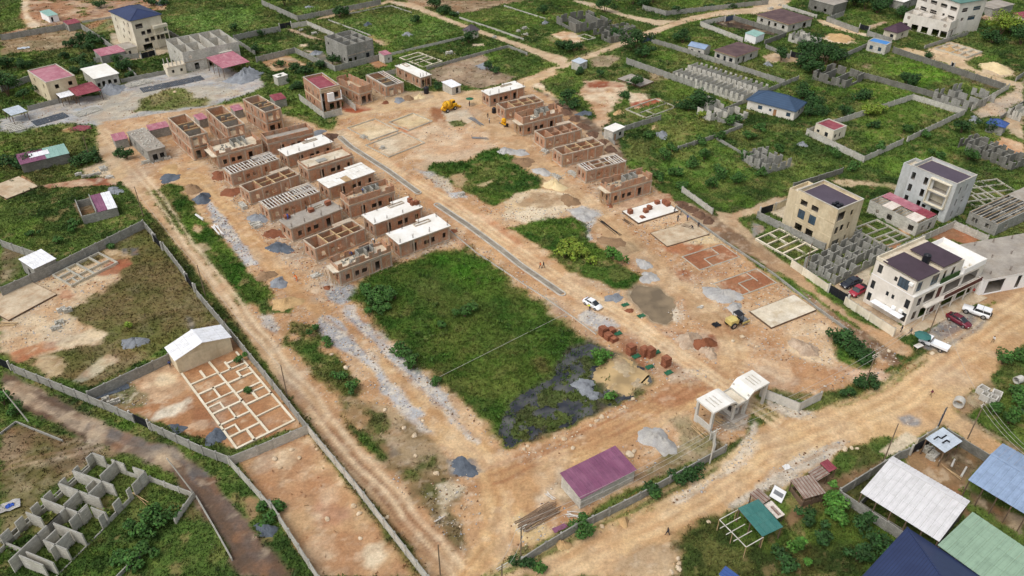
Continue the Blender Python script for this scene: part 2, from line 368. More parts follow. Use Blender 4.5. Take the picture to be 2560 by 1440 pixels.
def ruts(line,width,col,offs=(-0.9,0.9),w0=0.45,op=0.6,streak=0.35,scol=(150,112,74),dz=-0.05):
    """wheel tracks and graded streaks along a surveyed line"""
    w=[P(*p)for p in line];best=np.full(NV,1e9);al=np.zeros(NV);ac=np.zeros(NV);run=0
    for a,b in zip(w[:-1],w[1:]):
        ex,ey=b.x-a.x,b.y-a.y;L=math.hypot(ex,ey)+1e-6
        t=np.clip(((GX-a.x)*ex+(GY-a.y)*ey)/L/L,0,1)
        d=np.hypot(GX-a.x-t*ex,GY-a.y-t*ey);cr=((GX-a.x)*ey-(GY-a.y)*ex)/L
        k=d<best;best[k]=d[k];al[k]=run+t[k]*L;ac[k]=cr[k];run+=L
    idx=np.nonzero(best<width)[0]
    a,c=al[idx],ac[idx]+(fbm(GX[idx],GY[idx],7.0,2,71)-0.5)*1.2
    s=sm(0.52,0.72,fbm(a/7.0,c/0.45,1.0,3,81))*sm(width,width*0.6,np.abs(c))*streak
    CC[idx]+=(A3(hc(*scol))-CC[idx])*s[:,None]
    for o in offs:
        g=np.exp(-((c-o)/w0)**2)*op*(0.5+fbm(GX[idx],GY[idx],3.0,2,91))*sm(width,width*0.8,np.abs(c))
        CC[idx]+=(A3(hc(*col))-CC[idx])*np.clip(g,0,0.9)[:,None];GZ[idx]+=dz*np.clip(g,0,1);VEG[idx]*=1-np.clip(g,0,1)
TAN,TAN2,ORG,ORG2,RED,PALE,LIME,GREY,GREY2,BRN,OLV=(206,168,118),(190,148,100),(192,146,100),(176,124,82),(158,86,52),(222,200,166),(214,196,170),(170,168,164),(148,148,148),(136,106,78),(124,114,70)
# --- outer ground tones
paint([(0,40),(80,0),(420,0),(420,20),(300,60),(100,70),(0,90)],(170,122,84),(150,108,76),1,2,veg=.1,patchy=.3)
paint(tl(1,0,0,190,0,190,150,260,240,0,300),(92,116,56),(110,128,66),.8,1.5,veg=1)
paint(tl(1,190,0,250,0,260,120,330,200,370,240,270,260,210,180),PALE,TAN,.6,.8,rid=9)
paint(tl(1,0,360,160,300,560,255,740,290,780,400,480,450,100,470,0,500),(126,112,78),(142,118,84),1,2,veg=.25)
paint(tl(1,740,200,1060,150,1100,260,900,290,780,270),(166,122,80),(110,122,60),1,2,veg=.4)
paint(tl(1,1000,300,1120,300,1240,480,1540,390,1560,470,1100,560,1000,400),(170,156,128),(150,138,112),.6,.8)
paint(tl(2,1330,0,2448,0,2240,40,1850,120,1700,60,1430,60),(152,124,92),(132,112,82),1,2,veg=.2)
paint(tl(2,60,560,270,490,470,585,150,645),(186,146,98),(172,128,84),.4,.5)
paint(tl(2,1000,330,1060,310,1250,375,1160,420,1070,380),(196,150,106),None,.3,.3)
for q,c in((tl(2,1120,300,1180,285,1230,310,1160,330),ORG),(tl(2,1270,265,1350,250,1430,270,1360,300),ORG),(tl(2,890,200,960,190,970,215,900,220),PALE),
             (tl(2,1950,395,2050,390,2060,410,1960,415),PALE),(tl(2,240,255,330,260,600,360,480,350),BRN),(tl(2,1010,560,1100,540,1200,590,1080,620),ORG2),(tl(2,390,400,460,395,470,420,400,425),PALE)):
    paint(q,c,None,.4,.6)
paint(tl(2,1540,640,1760,560,2060,480,2100,560,2150,640,2350,690,2200,760,2000,800,1850,760,1650,740),(156,132,106),(136,118,92),.8,1.4,veg=.15,sto=.3)
paint(tl(2,460,560,560,540,800,560,720,600),(116,104,82),None,.6,1,veg=.2)
paint(tl(2,440,450,600,470,700,560,780,550,640,600),(112,110,96),None,.6,1)
paint(tl(3,430,310,540,280,640,300,720,370,640,395,540,380),(200,154,108),PALE,.5,1)
paint(tl(3,310,330,420,320,560,390,700,400,760,450,640,470),(150,128,84),(104,118,56),1,2,patchy=.45,veg=.4)
paint(tl(3,1900,200,2060,150,2448,260,2448,330,2200,270,1950,240),(64,56,48),(90,70,54),.6,1,veg=.15)
paint(tl(3,2330,500,2448,480,2448,560,2350,560),PALE,(180,160,120),.6,1,veg=.1)
paint(tl(3,760,520,880,500,1000,490,1040,540,930,600,800,600),(158,138,110),(134,122,88),.8,1.2,veg=.2)
paint(tl(3,680,860,720,730,900,720,1060,740,1120,800,1060,900,960,960,960,1080,860,1160,790,1130,830,1040,760,920),(190,146,104),PALE,.8,1.6,veg=.1)
paint(tl(3,730,740,900,730,1050,745,1080,790,900,790,760,790),(166,92,56),(150,80,50),.6,1)
paint(tl(3,1110,830,1290,850,1280,900,1150,940),PALE,None,.6,1)
paint(tl(3,1310,660,1470,680,1480,720,1330,730),(132,112,72),None,.8,1.2,veg=.3)
paint(tl(3,210,690,300,700,380,800,470,870,400,890,330,820,240,780),PALE,TAN,.6,1)
paint(tl(3,190,770,250,780,620,960,1040,1300,1100,1440,1000,1440,700,1180,330,900),(98,82,66),(124,98,76),.7,1,sto=.2)
paint(tl(3,1120,930,1280,900,1390,880,1440,910,1180,990),(160,78,50),None,.2,.2)
paint(tl(3,1320,1130,1370,1120,1380,1160,1330,1170),TAN,None,.4,.5)
paint(tl(4,560,170,700,190,900,270,1060,310,1060,335,850,290,640,220),(214,184,140),PALE,.5,.8,rid=9)
paint(tl(4,630,340,720,310,870,340,950,390,850,400,700,380),(206,168,126),PALE,.5,.8)
paint(tl(4,100,490,220,480,340,520,460,490,640,450,760,500,600,540,300,560,120,540),(196,166,128),(176,140,100),.7,1.2,sto=.3)
paint(tl(4,570,450,700,450,740,490,620,490),(126,68,46),None,.3,.4)
paint(tl(4,1040,230,1180,190,1240,200,1110,250,1050,270),(178,150,120),None,.5,.8)
paint(tl(4,1600,450,1780,370,2080,460,2080,500,1900,560,1700,520,1610,500),(214,184,144),(196,158,116),.6,1)
paint(tl(4,1280,440,1400,430,1620,480,1900,560,2050,640,2300,720,2448,740,2448,790,2300,770,1800,590,1450,480),(206,178,136),None,.6,.8,veg=.1,rid=9)
paint(tl(4,2050,600,2160,560,2330,610,2370,680,2250,700,2080,650),PALE,(206,178,140),.6,1,sto=.5)
paint(tl(4,2448,730,2448,900,2300,980,2240,1050,2060,1060,2000,1020,2120,920,2350,820,2360,740),(196,170,138),(176,160,140),.7,1.2,sto=.4,rid=9)
paint(tl(4,2270,1060,2448,1020,2448,1250,2300,1200),(190,158,120),(170,150,120),.6,1.2,sto=.3)
paint(tl(4,2170,1290,2250,1230,2448,1290,2448,1420,2330,1370),(196,142,96),(180,128,84),.4,.5)
paint(tl(4,1800,640,2000,680,2200,760,2240,800,2100,800,1900,720),(110,92,66),(84,86,48),.7,1.2,veg=.4)
paint(tl(4,2040,100,2280,130,2300,180,2448,230,2448,260,2200,190,2060,170),(146,110,84),None,.6,.8)
for q in(tl(4,980,590,1060,580,1120,600,1020,620),tl(4,1280,560,1360,560,1350,590,1290,590)):paint(q,(118,104,74),None,.5,.8,veg=.4)
# green variety in the far fields
for q,c in((tl(4,1100,600,1450,560,1800,680,1500,780),(92,132,36)),(tl(4,900,760,1300,760,1450,830,1000,960),(88,116,40)),(tl(4,1050,1000,1500,920,1800,990,1350,1180,1000,1330),(82,108,38)),
             (tl(7,1400,180,2000,60,2300,260,2000,420,1600,320),(84,116,44)),(tl(3,1400,700,1900,820,1900,940,1500,900),(86,106,42)),(tl(3,1300,1100,1850,1080,1900,1160,1500,1280),(92,104,48)),
             (tl(1,1500,160,2200,60,2400,240,1700,300),(98,128,60)),(tl(2,300,50,650,60,380,130),(98,128,58)),(tl(2,700,180,1700,100,1800,300,1250,430),(92,120,54)),(tl(8,1050,160,1600,60,1850,200,1300,300),(84,112,40))):
    paint(q,tuple(v*1.16 for v in c),None,1.5,2.5,veg=.9,op=.85)
# --- block yard (pale dust), top left
paint(tl(1,0,1080,60,1060,230,1010,330,950,560,900,900,860,1120,750,1300,690,1700,640,1960,590,2330,700,2380,780,2080,900,1860,970,1500,1040,1120,1090,1010,1170,900,1150,640,1110,420,1130,100,1200,0,1180),(166,168,170),(164,158,148),.8,1.2,sto=.6,rid=8)
paint(tl(1,900,870,1300,820,1800,770,2200,830,1900,930,1250,1010,900,1130,840,1090),(186,176,156),(170,164,150),1,1.5,sto=.4)
paint(tl(1,1220,1000,1280,900,1400,850,1600,780,1700,800,1740,880,1900,880,1850,950,1500,1000),(112,122,62),(150,142,96),.8,1.4,veg=.7)
paint(tl(1,1130,760,1180,720,1350,700,1230,780),(146,150,152),None,.4,.8,sto=.8)
paint(tl(1,0,1110,100,1080,240,1170,180,1200,0,1180),(146,150,152),None,.4,.8,sto=.8)
paint(tl(1,660,990,880,940,920,980,720,1050),(168,174,178),None,.4,.8,sto=.8)
paint(tl(1,540,1180,620,1130,700,1170,640,1210),(170,134,86),None,.5,.8)
paint(tl(1,1000,1200,1100,1090,1860,970,2150,900,2180,940,1500,1120,1150,1190),(110,128,60),(150,140,100),.6,1,veg=.6,sto=.3)
# --- left country: lanes, plots
paint([(0,330),(240,330),(250,400),(130,480),(0,440)],(96,112,48),(112,116,60),1,2,veg=.9,op=.7)
paint(tl(5,0,420,200,290,340,380,60,500,0,480),(206,160,118),(190,124,84),.3,.3)
paint(tl(5,340,375,480,360,700,320,940,300,1060,330,1040,370,800,380,450,395),(166,92,58),(150,82,50),.4,.6)
paint(tl(5,720,220,900,160,1000,200,1000,300,800,290),(200,176,140),PALE,.5,.8,sto=.3)
paint(tl(5,650,540,800,480,880,570,850,620,720,660),(112,92,62),None,.4,.5,veg=.1)
paint(tl(5,0,870,290,970,200,1050,200,1170,0,1260),(112,98,70),(96,100,54),.6,1,veg=.3)
paint([(0,730),(140,655),(365,568),(560,812),(410,868),(225,970),(30,905),(0,890)],(116,104,64),(98,96,50),.5,.8,veg=.55)
paint([(0,735),(130,680),(290,640),(300,690),(220,760),(170,780),(250,850),(140,880),(90,900),(0,880)],(196,158,116),(206,182,146),.8,1.6,veg=.05,sto=.4)
paint(tl(5,830,1180,1000,1050,1130,1040,1180,1080,1050,1170,900,1200),(158,84,54),(180,120,84),.5,.8)
paint(tl(5,230,1280,300,1250,370,1300,330,1350,240,1340),(150,70,44),None,.3,.4)
paint(tl(9,520,20,640,10,690,60,620,120,540,80),(164,100,66),(196,150,112),.5,.8)
paint(tl(9,100,580,300,500,500,480,500,560,300,620,180,690,90,660),(180,112,70),(190,140,96),.5,.9)
paint(tl(9,510,510,560,460,800,380,930,380,960,430,850,480,650,530),(214,190,150),None,.5,.8)
paint(tl(9,280,690,350,610,500,590,600,680,560,790,420,810),(196,170,128),(160,136,92),.7,1.2)
paint(tl(9,640,840,800,720,980,610,1040,650,900,760,720,850),(138,148,128),(120,122,82),.5,.9)
paint(tl(5,900,940,1060,950,1170,1020,1000,1030),(172,140,92),None,.6,.8)
paint(tl(5,1090,940,1150,940,1160,980,1110,990),(92,94,96),None,.3,.5,op=.8);paint(tl(5,1170,940,1240,940,1250,1000,1190,1000),(96,96,98),None,.3,.5,op=.8)
paint(tl(9,1670,250,1720,260,1760,350,1720,370),(86,84,80),None,.4,.5,op=.8)
paint([(225,985),(410,902),(440,905),(580,840),(768,1062),(580,1122),(372,1050),(250,1005)],(190,142,96),(172,120,76),.4,.6)
paint(tl(9,1370,1200,1400,1110,1560,1030,1690,1010,1680,1080,1560,1160,1430,1200),(222,208,182),None,.6,.9)
paint(tl(9,1360,850,1450,760,1580,780,1560,850,1420,880),(220,194,150),None,.5,.7)
paint(tl(9,1700,1060,1840,1080,1960,1240,1900,1300,1760,1180),(156,104,66),None,.5,.8)
paint(tl(9,820,970,1130,850,1330,970,1300,1080,1050,1090),(150,120,86),(110,110,70),.5,1,veg=.2,sto=.6)
paint([(588,1150),(768,1078),(1055,1440),(792,1440),(600,1165)],(196,158,112),(180,134,92),.3,.3,veg=.03,sto=.15)
paint(tl(14,960,1250,1020,1180,1120,1170,1160,1260,1060,1360,980,1350),(226,204,168),None,.7,.9)
paint(tl(14,60,380,180,260,330,290,320,420,180,470),(208,176,136),None,.8,1.2)
paint(tl(14,500,820,650,700,830,900,600,1000),(186,140,106),None,1,1.5)
# lower left: dry ground round the grey ruin, asphalt lane with broken edges
paint([(0,1050),(40,1055),(160,1100),(330,1130),(230,1150),(150,1210),(60,1310),(0,1350)],(112,92,62),(96,90,48),.8,1.4,veg=.4)
LANE=[(0,915),(60,950),(150,1000),(280,1075),(400,1105),(480,1150),(545,1215),(610,1300),(690,1395),(730,1440),(600,1440),(560,1375),(500,1285),(440,1200),(350,1150),(230,1105),(100,1045),(0,985)]
paint(LANE,(112,86,66),(98,78,62),.5,.8,rid=7)
paint(tl(9,0,830,80,860,300,960,560,1100,700,1180,900,1240,1200,1340,1200,1440,960,1360,700,1290,500,1180,250,1040,0,960),(176,150,122),(150,130,108),.4,.9,rid=7)
paint(tl(13,760,90,830,60,1000,130,1250,190,1420,240,1560,300,1700,420,1860,520,1960,640,1880,700,1740,560,1620,430,1450,330,1200,280,900,170),(108,102,98),(124,110,98),.4,.8,rid=7)
paint(tl(13,1300,340,1420,320,1600,400,1660,460,1580,480,1420,400),(176,152,122),None,.4,.7)
paint(tl(13,1780,560,1900,560,2080,780,2250,1000,2400,1250,2448,1400,2350,1400,2200,1150,2000,850),(122,90,68),(110,92,80),.5,.7,rid=7)
paint(tl(13,2180,760,2260,700,2340,740,2340,880,2260,930),(150,124,84),None,.5,.8,veg=.2)
ruts([(20,950),(160,1030),(300,1100),(420,1130),(500,1210),(590,1340),(660,1430)],3.2,(96,84,74),(-.9,.9),.35,.5,.3,(90,80,74))
ruts(tl(13,0,480,300,400,600,340,860,270),1.6,(126,98,68),(-.7,.6),.3,.6,.2)
# --- left lane and the site
SITE=[(262,305),(420,282),(600,255),(700,285),(760,300),(830,330),(862,262),(1000,230),(1060,232),(1200,228),(1330,215),(1380,250),(1540,400),(1640,470),(1700,520),(2180,872),(2235,905),(2180,950),(2010,1005),(1905,960),(1870,1010),(1870,1090),(1780,1118),(1640,1190),(1400,1320),(1250,1420),(1180,1445),(1075,1445),(980,1310),(760,1015),(640,855),(540,690),(420,505),(360,455),(280,400)]
paint(SITE,(196,154,108),(186,142,98),.6,1.0,sto=.4)
paint([(255,318),(300,325),(335,400),(390,465),(445,560),(520,655),(600,752),(690,860),(770,960),(870,1080),(960,1180),(1050,1290),(1150,1380),(1190,1445),(1090,1445),(1000,1320),(890,1210),(790,1080),(690,950),(600,820),(520,725),(440,620),(380,540),(300,450),(255,400),(243,350)],(202,166,122),(188,150,106),.4,.5,rid=1)
for q in([(365,560),(392,545),(460,640),(545,745),(620,850),(560,800),(480,700)],[(580,830),(610,850),(700,970),(790,1090),(880,1205),(960,1300),(1060,1430),(1035,1435),(930,1290),(770,1075),(700,980)]):
    paint(q,(66,88,40),(92,96,50),.5,.6,veg=1)
paint(tl(5,1180,200,1300,230,1560,190,1800,130,1880,100,1880,180,1700,220,1400,250,1500,270,1400,350,1250,350),(204,166,116),(184,140,94),.6,1)
paint(tl(5,1000,350,1020,120,880,0,1000,0,1030,120,1200,220,1150,330),(202,170,126),None,.6,.8)
paint(tl(1,860,1130,1000,1110,980,1230,1040,1400,1080,1440,900,1440,880,1280),(202,166,120),(178,140,98),.5,.8,rid=1)
# green strips and plots inside the site
paint(tl(5,1310,400,1400,400,1530,340,1660,380,1640,430,1740,520,1780,620,1870,700,1980,860,2080,960,2180,1080,2230,1150,2380,1240,2440,1330,2400,1440,2160,1440,2050,1300,1900,1100,1700,880,1520,700,1380,500),(62,104,30),(84,112,42),.5,1.0,veg=1)
for q,c in((tl(5,1710,790,1760,720,1830,740,1800,810),TAN),(tl(5,1750,900,1880,880,1900,950,1800,980),(160,140,100)),(tl(5,1750,560,1830,560,1900,700,1840,700),TAN),(tl(6,100,1080,200,1060,230,1160,120,1180),(150,126,92))):
    paint(q,c,None,.5,.8,op=.85)
paint(tl(10,220,520,260,300,340,290,480,340,600,440,600,560,740,580,780,640,860,760,980,920,900,1000,790,1010,660,920,560,800,420,640,300,560),(70,102,38),(92,102,48),.5,.9,veg=1,patchy=.25)
paint(tl(10,0,120,100,80,360,180,320,240,160,230,60,260),(78,104,44),None,.5,.8,veg=.8,patchy=.4)
paint([(840,985),(930,1000),(990,1020),(1080,1095),(1125,1165),(1160,1240),(1120,1290),(1040,1250),(960,1150),(880,1050)],(150,124,84),(128,106,70),.8,1.4,veg=.15,sto=.25)
paint([(850,1000),(960,1030),(1080,1140),(1130,1240),(1090,1270),(1000,1180),(900,1080)],(86,96,46),None,.6,1.2,veg=.8,patchy=.56,seed=3)
paint(tl(14,760,0,840,60,1000,200,1080,260,1150,370,1080,380,960,250,840,120),(70,100,38),None,.5,.8,veg=1)
paint(tl(14,1180,230,1270,240,1290,340,1220,370),(118,104,86),None,.4,.6);paint(tl(14,1300,400,1400,410,1390,450,1310,440),(124,108,88),None,.4,.5)
paint(tl(14,1500,620,1640,600,1760,900,1900,1060,1900,1240,1780,1180,1640,960,1480,800),(120,104,70),(92,92,48),.7,1.3,veg=.35,sto=.4)
# road faces and tracks in the site
paint([(430,420),(500,430),(560,490),(625,570),(720,680),(790,765),(880,830),(960,900),(1060,985),(1150,1055),(1230,1120),(1280,1150),(1330,1165),(1450,1095),(1600,1005),(1700,962),(1800,935),(1850,965),(1750,1010),(1650,1065),(1520,1135),(1400,1205),(1345,1245),(1330,1310),(1270,1400),(1190,1445),(1140,1445),(1200,1350),(1215,1260),(1190,1185),(1120,1125),(1040,1060),(950,965),(860,875),(790,795),(720,735),(640,645),(560,565),(490,475),(420,450)],(206,166,112),(190,146,96),.6,1,rid=2)
paint([(825,335),(880,325),(1000,420),(1140,485),(1290,585),(1440,690),(1560,760),(1680,850),(1800,930),(1850,985),(1790,1010),(1690,925),(1570,845),(1450,775),(1340,705),(1200,605),(1100,535),(960,435),(860,375)],(202,158,108),(190,142,96),.6,.8,rid=3)
paint(tl(6,1180,130,1500,350,1750,520,2100,650,2400,860,2448,960,2300,900,1900,640,1600,460,1250,230),(196,134,90),(206,164,122),.8,1.2,op=.8)
paint([(1180,262),(1250,300),(1330,370),(1420,440),(1500,510),(1600,600),(1700,690),(1780,760),(1850,820),(1865,880),(1845,955),(1800,935),(1790,865),(1740,795),(1640,705),(1540,615),(1440,545),(1380,485),(1300,400),(1200,320)],(204,166,118),(188,150,106),.7,1,rid=4)
paint([(860,262),(1000,232),(1200,225),(1300,200),(1390,165),(1390,185),(1330,215),(1230,262),(1120,262),(1000,275),(900,290),(840,300)],(204,168,120),None,.7,1,rid=5)
paint(tl(2,760,900,860,920,1060,980,900,1030,800,1000),(164,84,46),(176,104,62),.5,.8)
paint(tl(2,760,880,880,950,860,1000,780,990),(158,74,40),None,.4,.6)
paint(tl(2,830,1140,1000,1100,1150,1130,1270,1170,1030,1260),(222,200,160),(206,178,134),.6,1,sto=.2)
paint(tl(2,1220,1080,1400,1010,1570,1080,1370,1170),(216,190,142),(200,170,124),.5,.9,sto=.2)
paint(tl(2,1050,1280,1280,1190,1470,1260,1200,1400),(218,198,166),(204,176,140),.5,.9,sto=.2)
paint(tl(2,1260,1150,1340,1140,1480,1250,1420,1250,1300,1180),(190,116,72),None,.5,.7)
paint(tl(2,1380,1180,1600,1120,1800,1160,2050,1200,2100,1300,1900,1400,1500,1440,1300,1440,1500,1300),(206,164,122),(220,192,156),.8,1.5,sto=.35)
paint(tl(2,1560,960,1680,960,1700,1080,1750,1140,1650,1140,1580,1060),(152,98,60),(176,124,80),.6,1)
paint(tl(2,1680,1000,1900,980,1960,1100,1760,1140),(208,194,166),None,.6,1,sto=.3);paint(tl(2,1750,1100,1830,1080,1900,1120,1820,1140,1760,1130),(92,112,50),None,.4,.7,veg=.7)
paint(tl(2,1050,760,1300,820,1500,820,1640,880,1400,930,1100,900,950,900),(186,160,124),(170,140,104),.7,1.2,sto=.4)
paint(tl(6,1420,190,1560,120,1900,40,2150,0,2240,0,2100,60,1800,160,1560,250),(206,176,142),None,.8,1.3,sto=.3)
# plots of weed in the middle
paint([(1060,418),(1120,402),(1170,402),(1230,368),(1262,372),(1300,410),(1352,448),(1358,470),(1280,500),(1232,515),(1190,490),(1130,462),(1080,435)],(58,98,32),(82,112,42),.5,1,veg=1)
paint(tl(6,1770,280,1860,260,1900,310,1860,400,1780,370),(196,166,120),None,.5,.8,op=.85);paint(tl(6,1980,370,2140,310,2170,320,2040,390),(176,152,104),None,.4,.6,op=.7)
paint(tl(6,1420,230,1560,250,1750,360,1800,440,1700,460,1580,330),GREY,(200,180,150),.6,1,sto=.7)
paint(tl(6,1700,430,1830,430,1900,480,1760,490),(186,188,190),None,.4,.7,sto=1)
paint(tl(7,0,520,100,440,350,400,560,440,720,540,560,640,420,690,200,720,0,640),(208,178,134),(222,202,168),.6,1,sto=.4)
paint(tl(7,100,540,250,440,480,430,560,560,300,580),(176,146,108),None,.7,1.2)
paint(tl(7,100,620,260,570,430,600,510,650,380,700,200,720),(226,206,172),None,.5,.9,sto=.7)
paint(tl(7,550,590,700,560,850,600,880,640,780,720,680,700),(188,190,192),(176,170,160),.5,.9,sto=.9)
paint(tl(7,680,740,780,730,760,800,800,860,760,880,690,800),(190,190,188),None,.5,.8,sto=.8)
paint([(1265,570),(1340,553),(1430,543),(1458,566),(1475,605),(1545,652),(1592,690),(1580,722),(1540,725),(1470,698),(1400,656),(1340,610)],(60,100,32),(82,112,42),.5,1,veg=1)
paint(tl(7,860,880,960,840,1150,880,1240,960,1100,1000,960,960),(176,148,110),(160,134,98),.6,1)
paint(tl(7,1350,790,1640,690,1740,740,1970,850,1960,890,1700,900,1480,930),(212,186,142),(200,172,128),.5,.8,sto=.5)
paint(tl(7,1420,920,1620,900,1780,920,1640,1000,1450,960),(160,88,54),(176,112,70),.6,.9)
paint(tl(7,1600,1010,1960,900,2125,1010,1760,1135),(168,108,70),(150,92,60),.3,.3)
paint(tl(7,1890,1250,2290,1120,2445,1240,2060,1390),(168,110,72),(154,96,62),.3,.3)
paint(tl(7,1500,1110,1760,1140,2100,1020,2150,1050,1900,1220,1700,1250,1560,1200),(182,140,100),(164,104,66),.7,1.2,sto=.4)
paint(tl(7,1110,500,1300,460,1500,440,1520,500,1200,560,1100,600,1000,590),(160,98,64),(176,130,94),.6,1)
paint(tl(7,1560,520,1640,510,1900,640,2100,760,2448,1000,2448,1160,2200,1000,1900,830,1700,700),(124,98,74),(146,114,84),.6,.9,sto=.3)
paint(tl(7,1900,600,2050,640,2200,580,2448,490,2448,540,2250,620,2100,680,2250,820,2448,1010,2448,1060,2100,800,1950,690),(196,168,130),(180,152,116),.5,.8,rid=6)
paint(tl(8,0,590,320,460,340,480,60,640),(190,158,116),None,.5,.8,rid=6)
paint(tl(8,690,320,960,330,1340,370,1320,440,1200,390,950,370,820,380),(196,172,134),(130,134,74),.6,1,veg=.2)
paint(tl(8,0,900,120,960,400,1130,640,1350,900,1560,820,1560,560,1370,330,1200,0,1000),(186,150,108),(166,132,96),.5,.7,rid=6)
paint(tl(12,560,60,700,130,900,260,1290,440,1450,560,1420,640,1240,560,860,280,640,130),(190,150,106),(170,134,98),.5,.7,rid=6)
paint(tl(12,420,0,520,60,760,240,1000,400,1240,560,1340,680,1260,700,1000,520,760,330,560,160),(118,90,66),(140,108,80),.5,.8,sto=.5)
paint(tl(12,330,340,700,300,730,420,790,640,700,700,500,640,340,560),(196,156,112),(212,184,146),.8,1.2,sto=.5)
paint(tl(12,0,640,300,660,700,740,900,740,640,900,400,960,150,900,0,820),(196,152,106),(182,134,90),.7,1,sto=.3)
paint(tl(12,780,740,960,710,1300,770,1200,860,900,830),(214,178,146),None,.6,1,sto=.6)
paint(tl(12,705,440,780,390,900,430,1080,620,1060,720,900,700,800,660,760,540),(62,96,36),None,.5,.7,veg=1)
paint(tl(12,540,1050,640,960,860,900,900,830,1120,800,1160,850,1060,960,820,1060),(66,98,40),(92,106,52),.5,.8,veg=1)
paint(tl(12,190,900,300,930,560,960,400,1020,230,960),(108,110,62),None,.6,1,veg=.6)
paint(tl(12,180,1080,300,1070,420,1110,260,1110),(84,100,46),None,.4,.6,veg=.8)
# spoil and mud between the roads (right)
paint(tl(11,1300,340,1520,340,1700,400,1900,420,1960,560,1900,640,1760,640,1640,540,1480,440),(176,128,90),(204,168,130),.7,1.1,sto=.6)
paint(tl(11,1780,400,1900,430,1940,540,1860,600,1780,500),(140,76,46),None,.4,.7)
paint(tl(11,880,330,1040,350,1200,450,1280,560,1300,720,1560,680,1620,740,1500,800,1300,760,1080,590,960,480),(178,132,94),(150,96,62),.6,1,sto=.4)
paint(tl(11,630,240,780,200,960,270,1040,340,900,400,800,390,700,320),(184,180,176),(196,168,140),.5,.8,sto=.9)
paint(tl(11,1480,760,1800,700,1900,760,1700,850,1500,840),(200,176,148),None,.7,1.1,sto=.5)
paint(tl(11,1300,980,1480,870,1700,880,1840,900,1700,1000,1500,1060,1380,1060),(172,116,74),(196,150,104),.7,1)
paint(tl(11,420,120,500,150,560,240,450,230),(150,112,80),None,.5,.7)
paint(tl(6,1740,830,1850,850,1960,950,2100,1100,1990,1030,1860,930),(172,128,92),None,.6,1,sto=.4)
for q in(tl(6,590,1240,700,1200,900,1290,900,1370,780,1440,660,1400),):
    paint(q,(164,164,164),(150,150,152),.5,.7,sto=.7)
for q in(tl(10,780,150,880,150,920,240,860,300,800,220),tl(10,570,240,640,260,760,380,860,500,840,560,740,540,640,460,580,340),tl(10,960,600,1080,740,1160,860,1400,1120,1540,1260,1640,1330,1520,1300,1300,1140,1160,960,1060,780),
          tl(10,1040,380,1160,400,1240,520,1560,820,1740,1000,1900,1260,1800,1180,1500,860,1200,560),tl(10,20,250,160,250,220,420,190,450,60,330)):
    paint(q,(188,184,178),(172,168,162),.5,1,sto=1.0,op=.85)
paint(tl(10,880,300,960,270,1080,340,1000,370),(160,124,88),None,.4,.6)
paint(tl(15,480,430,620,520,540,620,380,760,300,760,420,600,440,500),(186,176,156),None,.8,1,sto=.4,op=.6)
paint(tl(15,440,520,560,600,720,820,640,900,520,760),(164,142,110),None,.5,.8)
paint(tl(14,1740,400,1960,390,2040,500,1900,560,1740,520),(96,108,118),None,.5,.8,sto=.4,op=.9)
paint(tl(14,1640,620,1800,580,1900,640,1760,760,1680,900,1640,780),(206,186,152),(190,176,150),.6,1,sto=.8)
paint(tl(15,40,920,150,860,400,1000,440,1080,200,1180,100,1060),(224,198,148),(206,176,124),.5,.8,sto=.6)
paint(tl(15,1640,100,1720,60,1900,220,1980,260,1700,420,1300,600,1160,560,1300,440,1560,260),(150,122,90),(112,110,66),.6,1,veg=.25,sto=.3)
paint(tl(11,1480,1180,1680,1120,1760,1300,1700,1400,1560,1400,1560,1260),(150,130,96),(120,112,72),.6,.9,veg=.3)
paint(tl(11,1860,1180,2050,1080,2200,1160,2180,1280,1960,1280),(152,142,126),(170,130,96),.5,.9,sto=.5)
for q in([(800,785),(830,790),(880,845),(935,880),(985,960),(1062,1040),(1030,1048),(960,985),(925,920),(880,890),(845,870),(808,830)],[(868,780),(902,788),(932,828),(975,858),(1015,908),(1062,948),(1112,988),(1155,1050),(1195,1105),(1165,1098),(1118,1042),(1058,982),(1000,928),(952,882),(912,838),(878,808)],[(520,500),(545,520),(600,600),(640,660),(620,665),(570,600),(520,530)]):
    paint(q,(186,186,186),(164,164,166),.4,.9,sto=1.0)
# rubble-strewn strips round the house rows
for q in([(500,400),(560,470),(700,640),(830,720),(860,700),(740,560),(620,440),(540,380)],[(690,360),(780,440),(900,530),(960,600),(1010,660),(1130,610),(1000,500),(900,420),(840,350),(800,340)],[(560,400),(700,390),(800,470),(900,540),(980,600),(960,640),(840,560),(700,470)],[(1240,270),(1340,350),(1440,440),(1500,500),(1640,470),(1560,410),(1460,340),(1360,260)],[(330,390),(420,370),(530,340),(720,280),(700,300),(560,370),(500,400)]):
    paint(q,(164,136,108),(184,164,140),.8,1.2,sto=.75,op=.75,patchy=.42,seed=7)
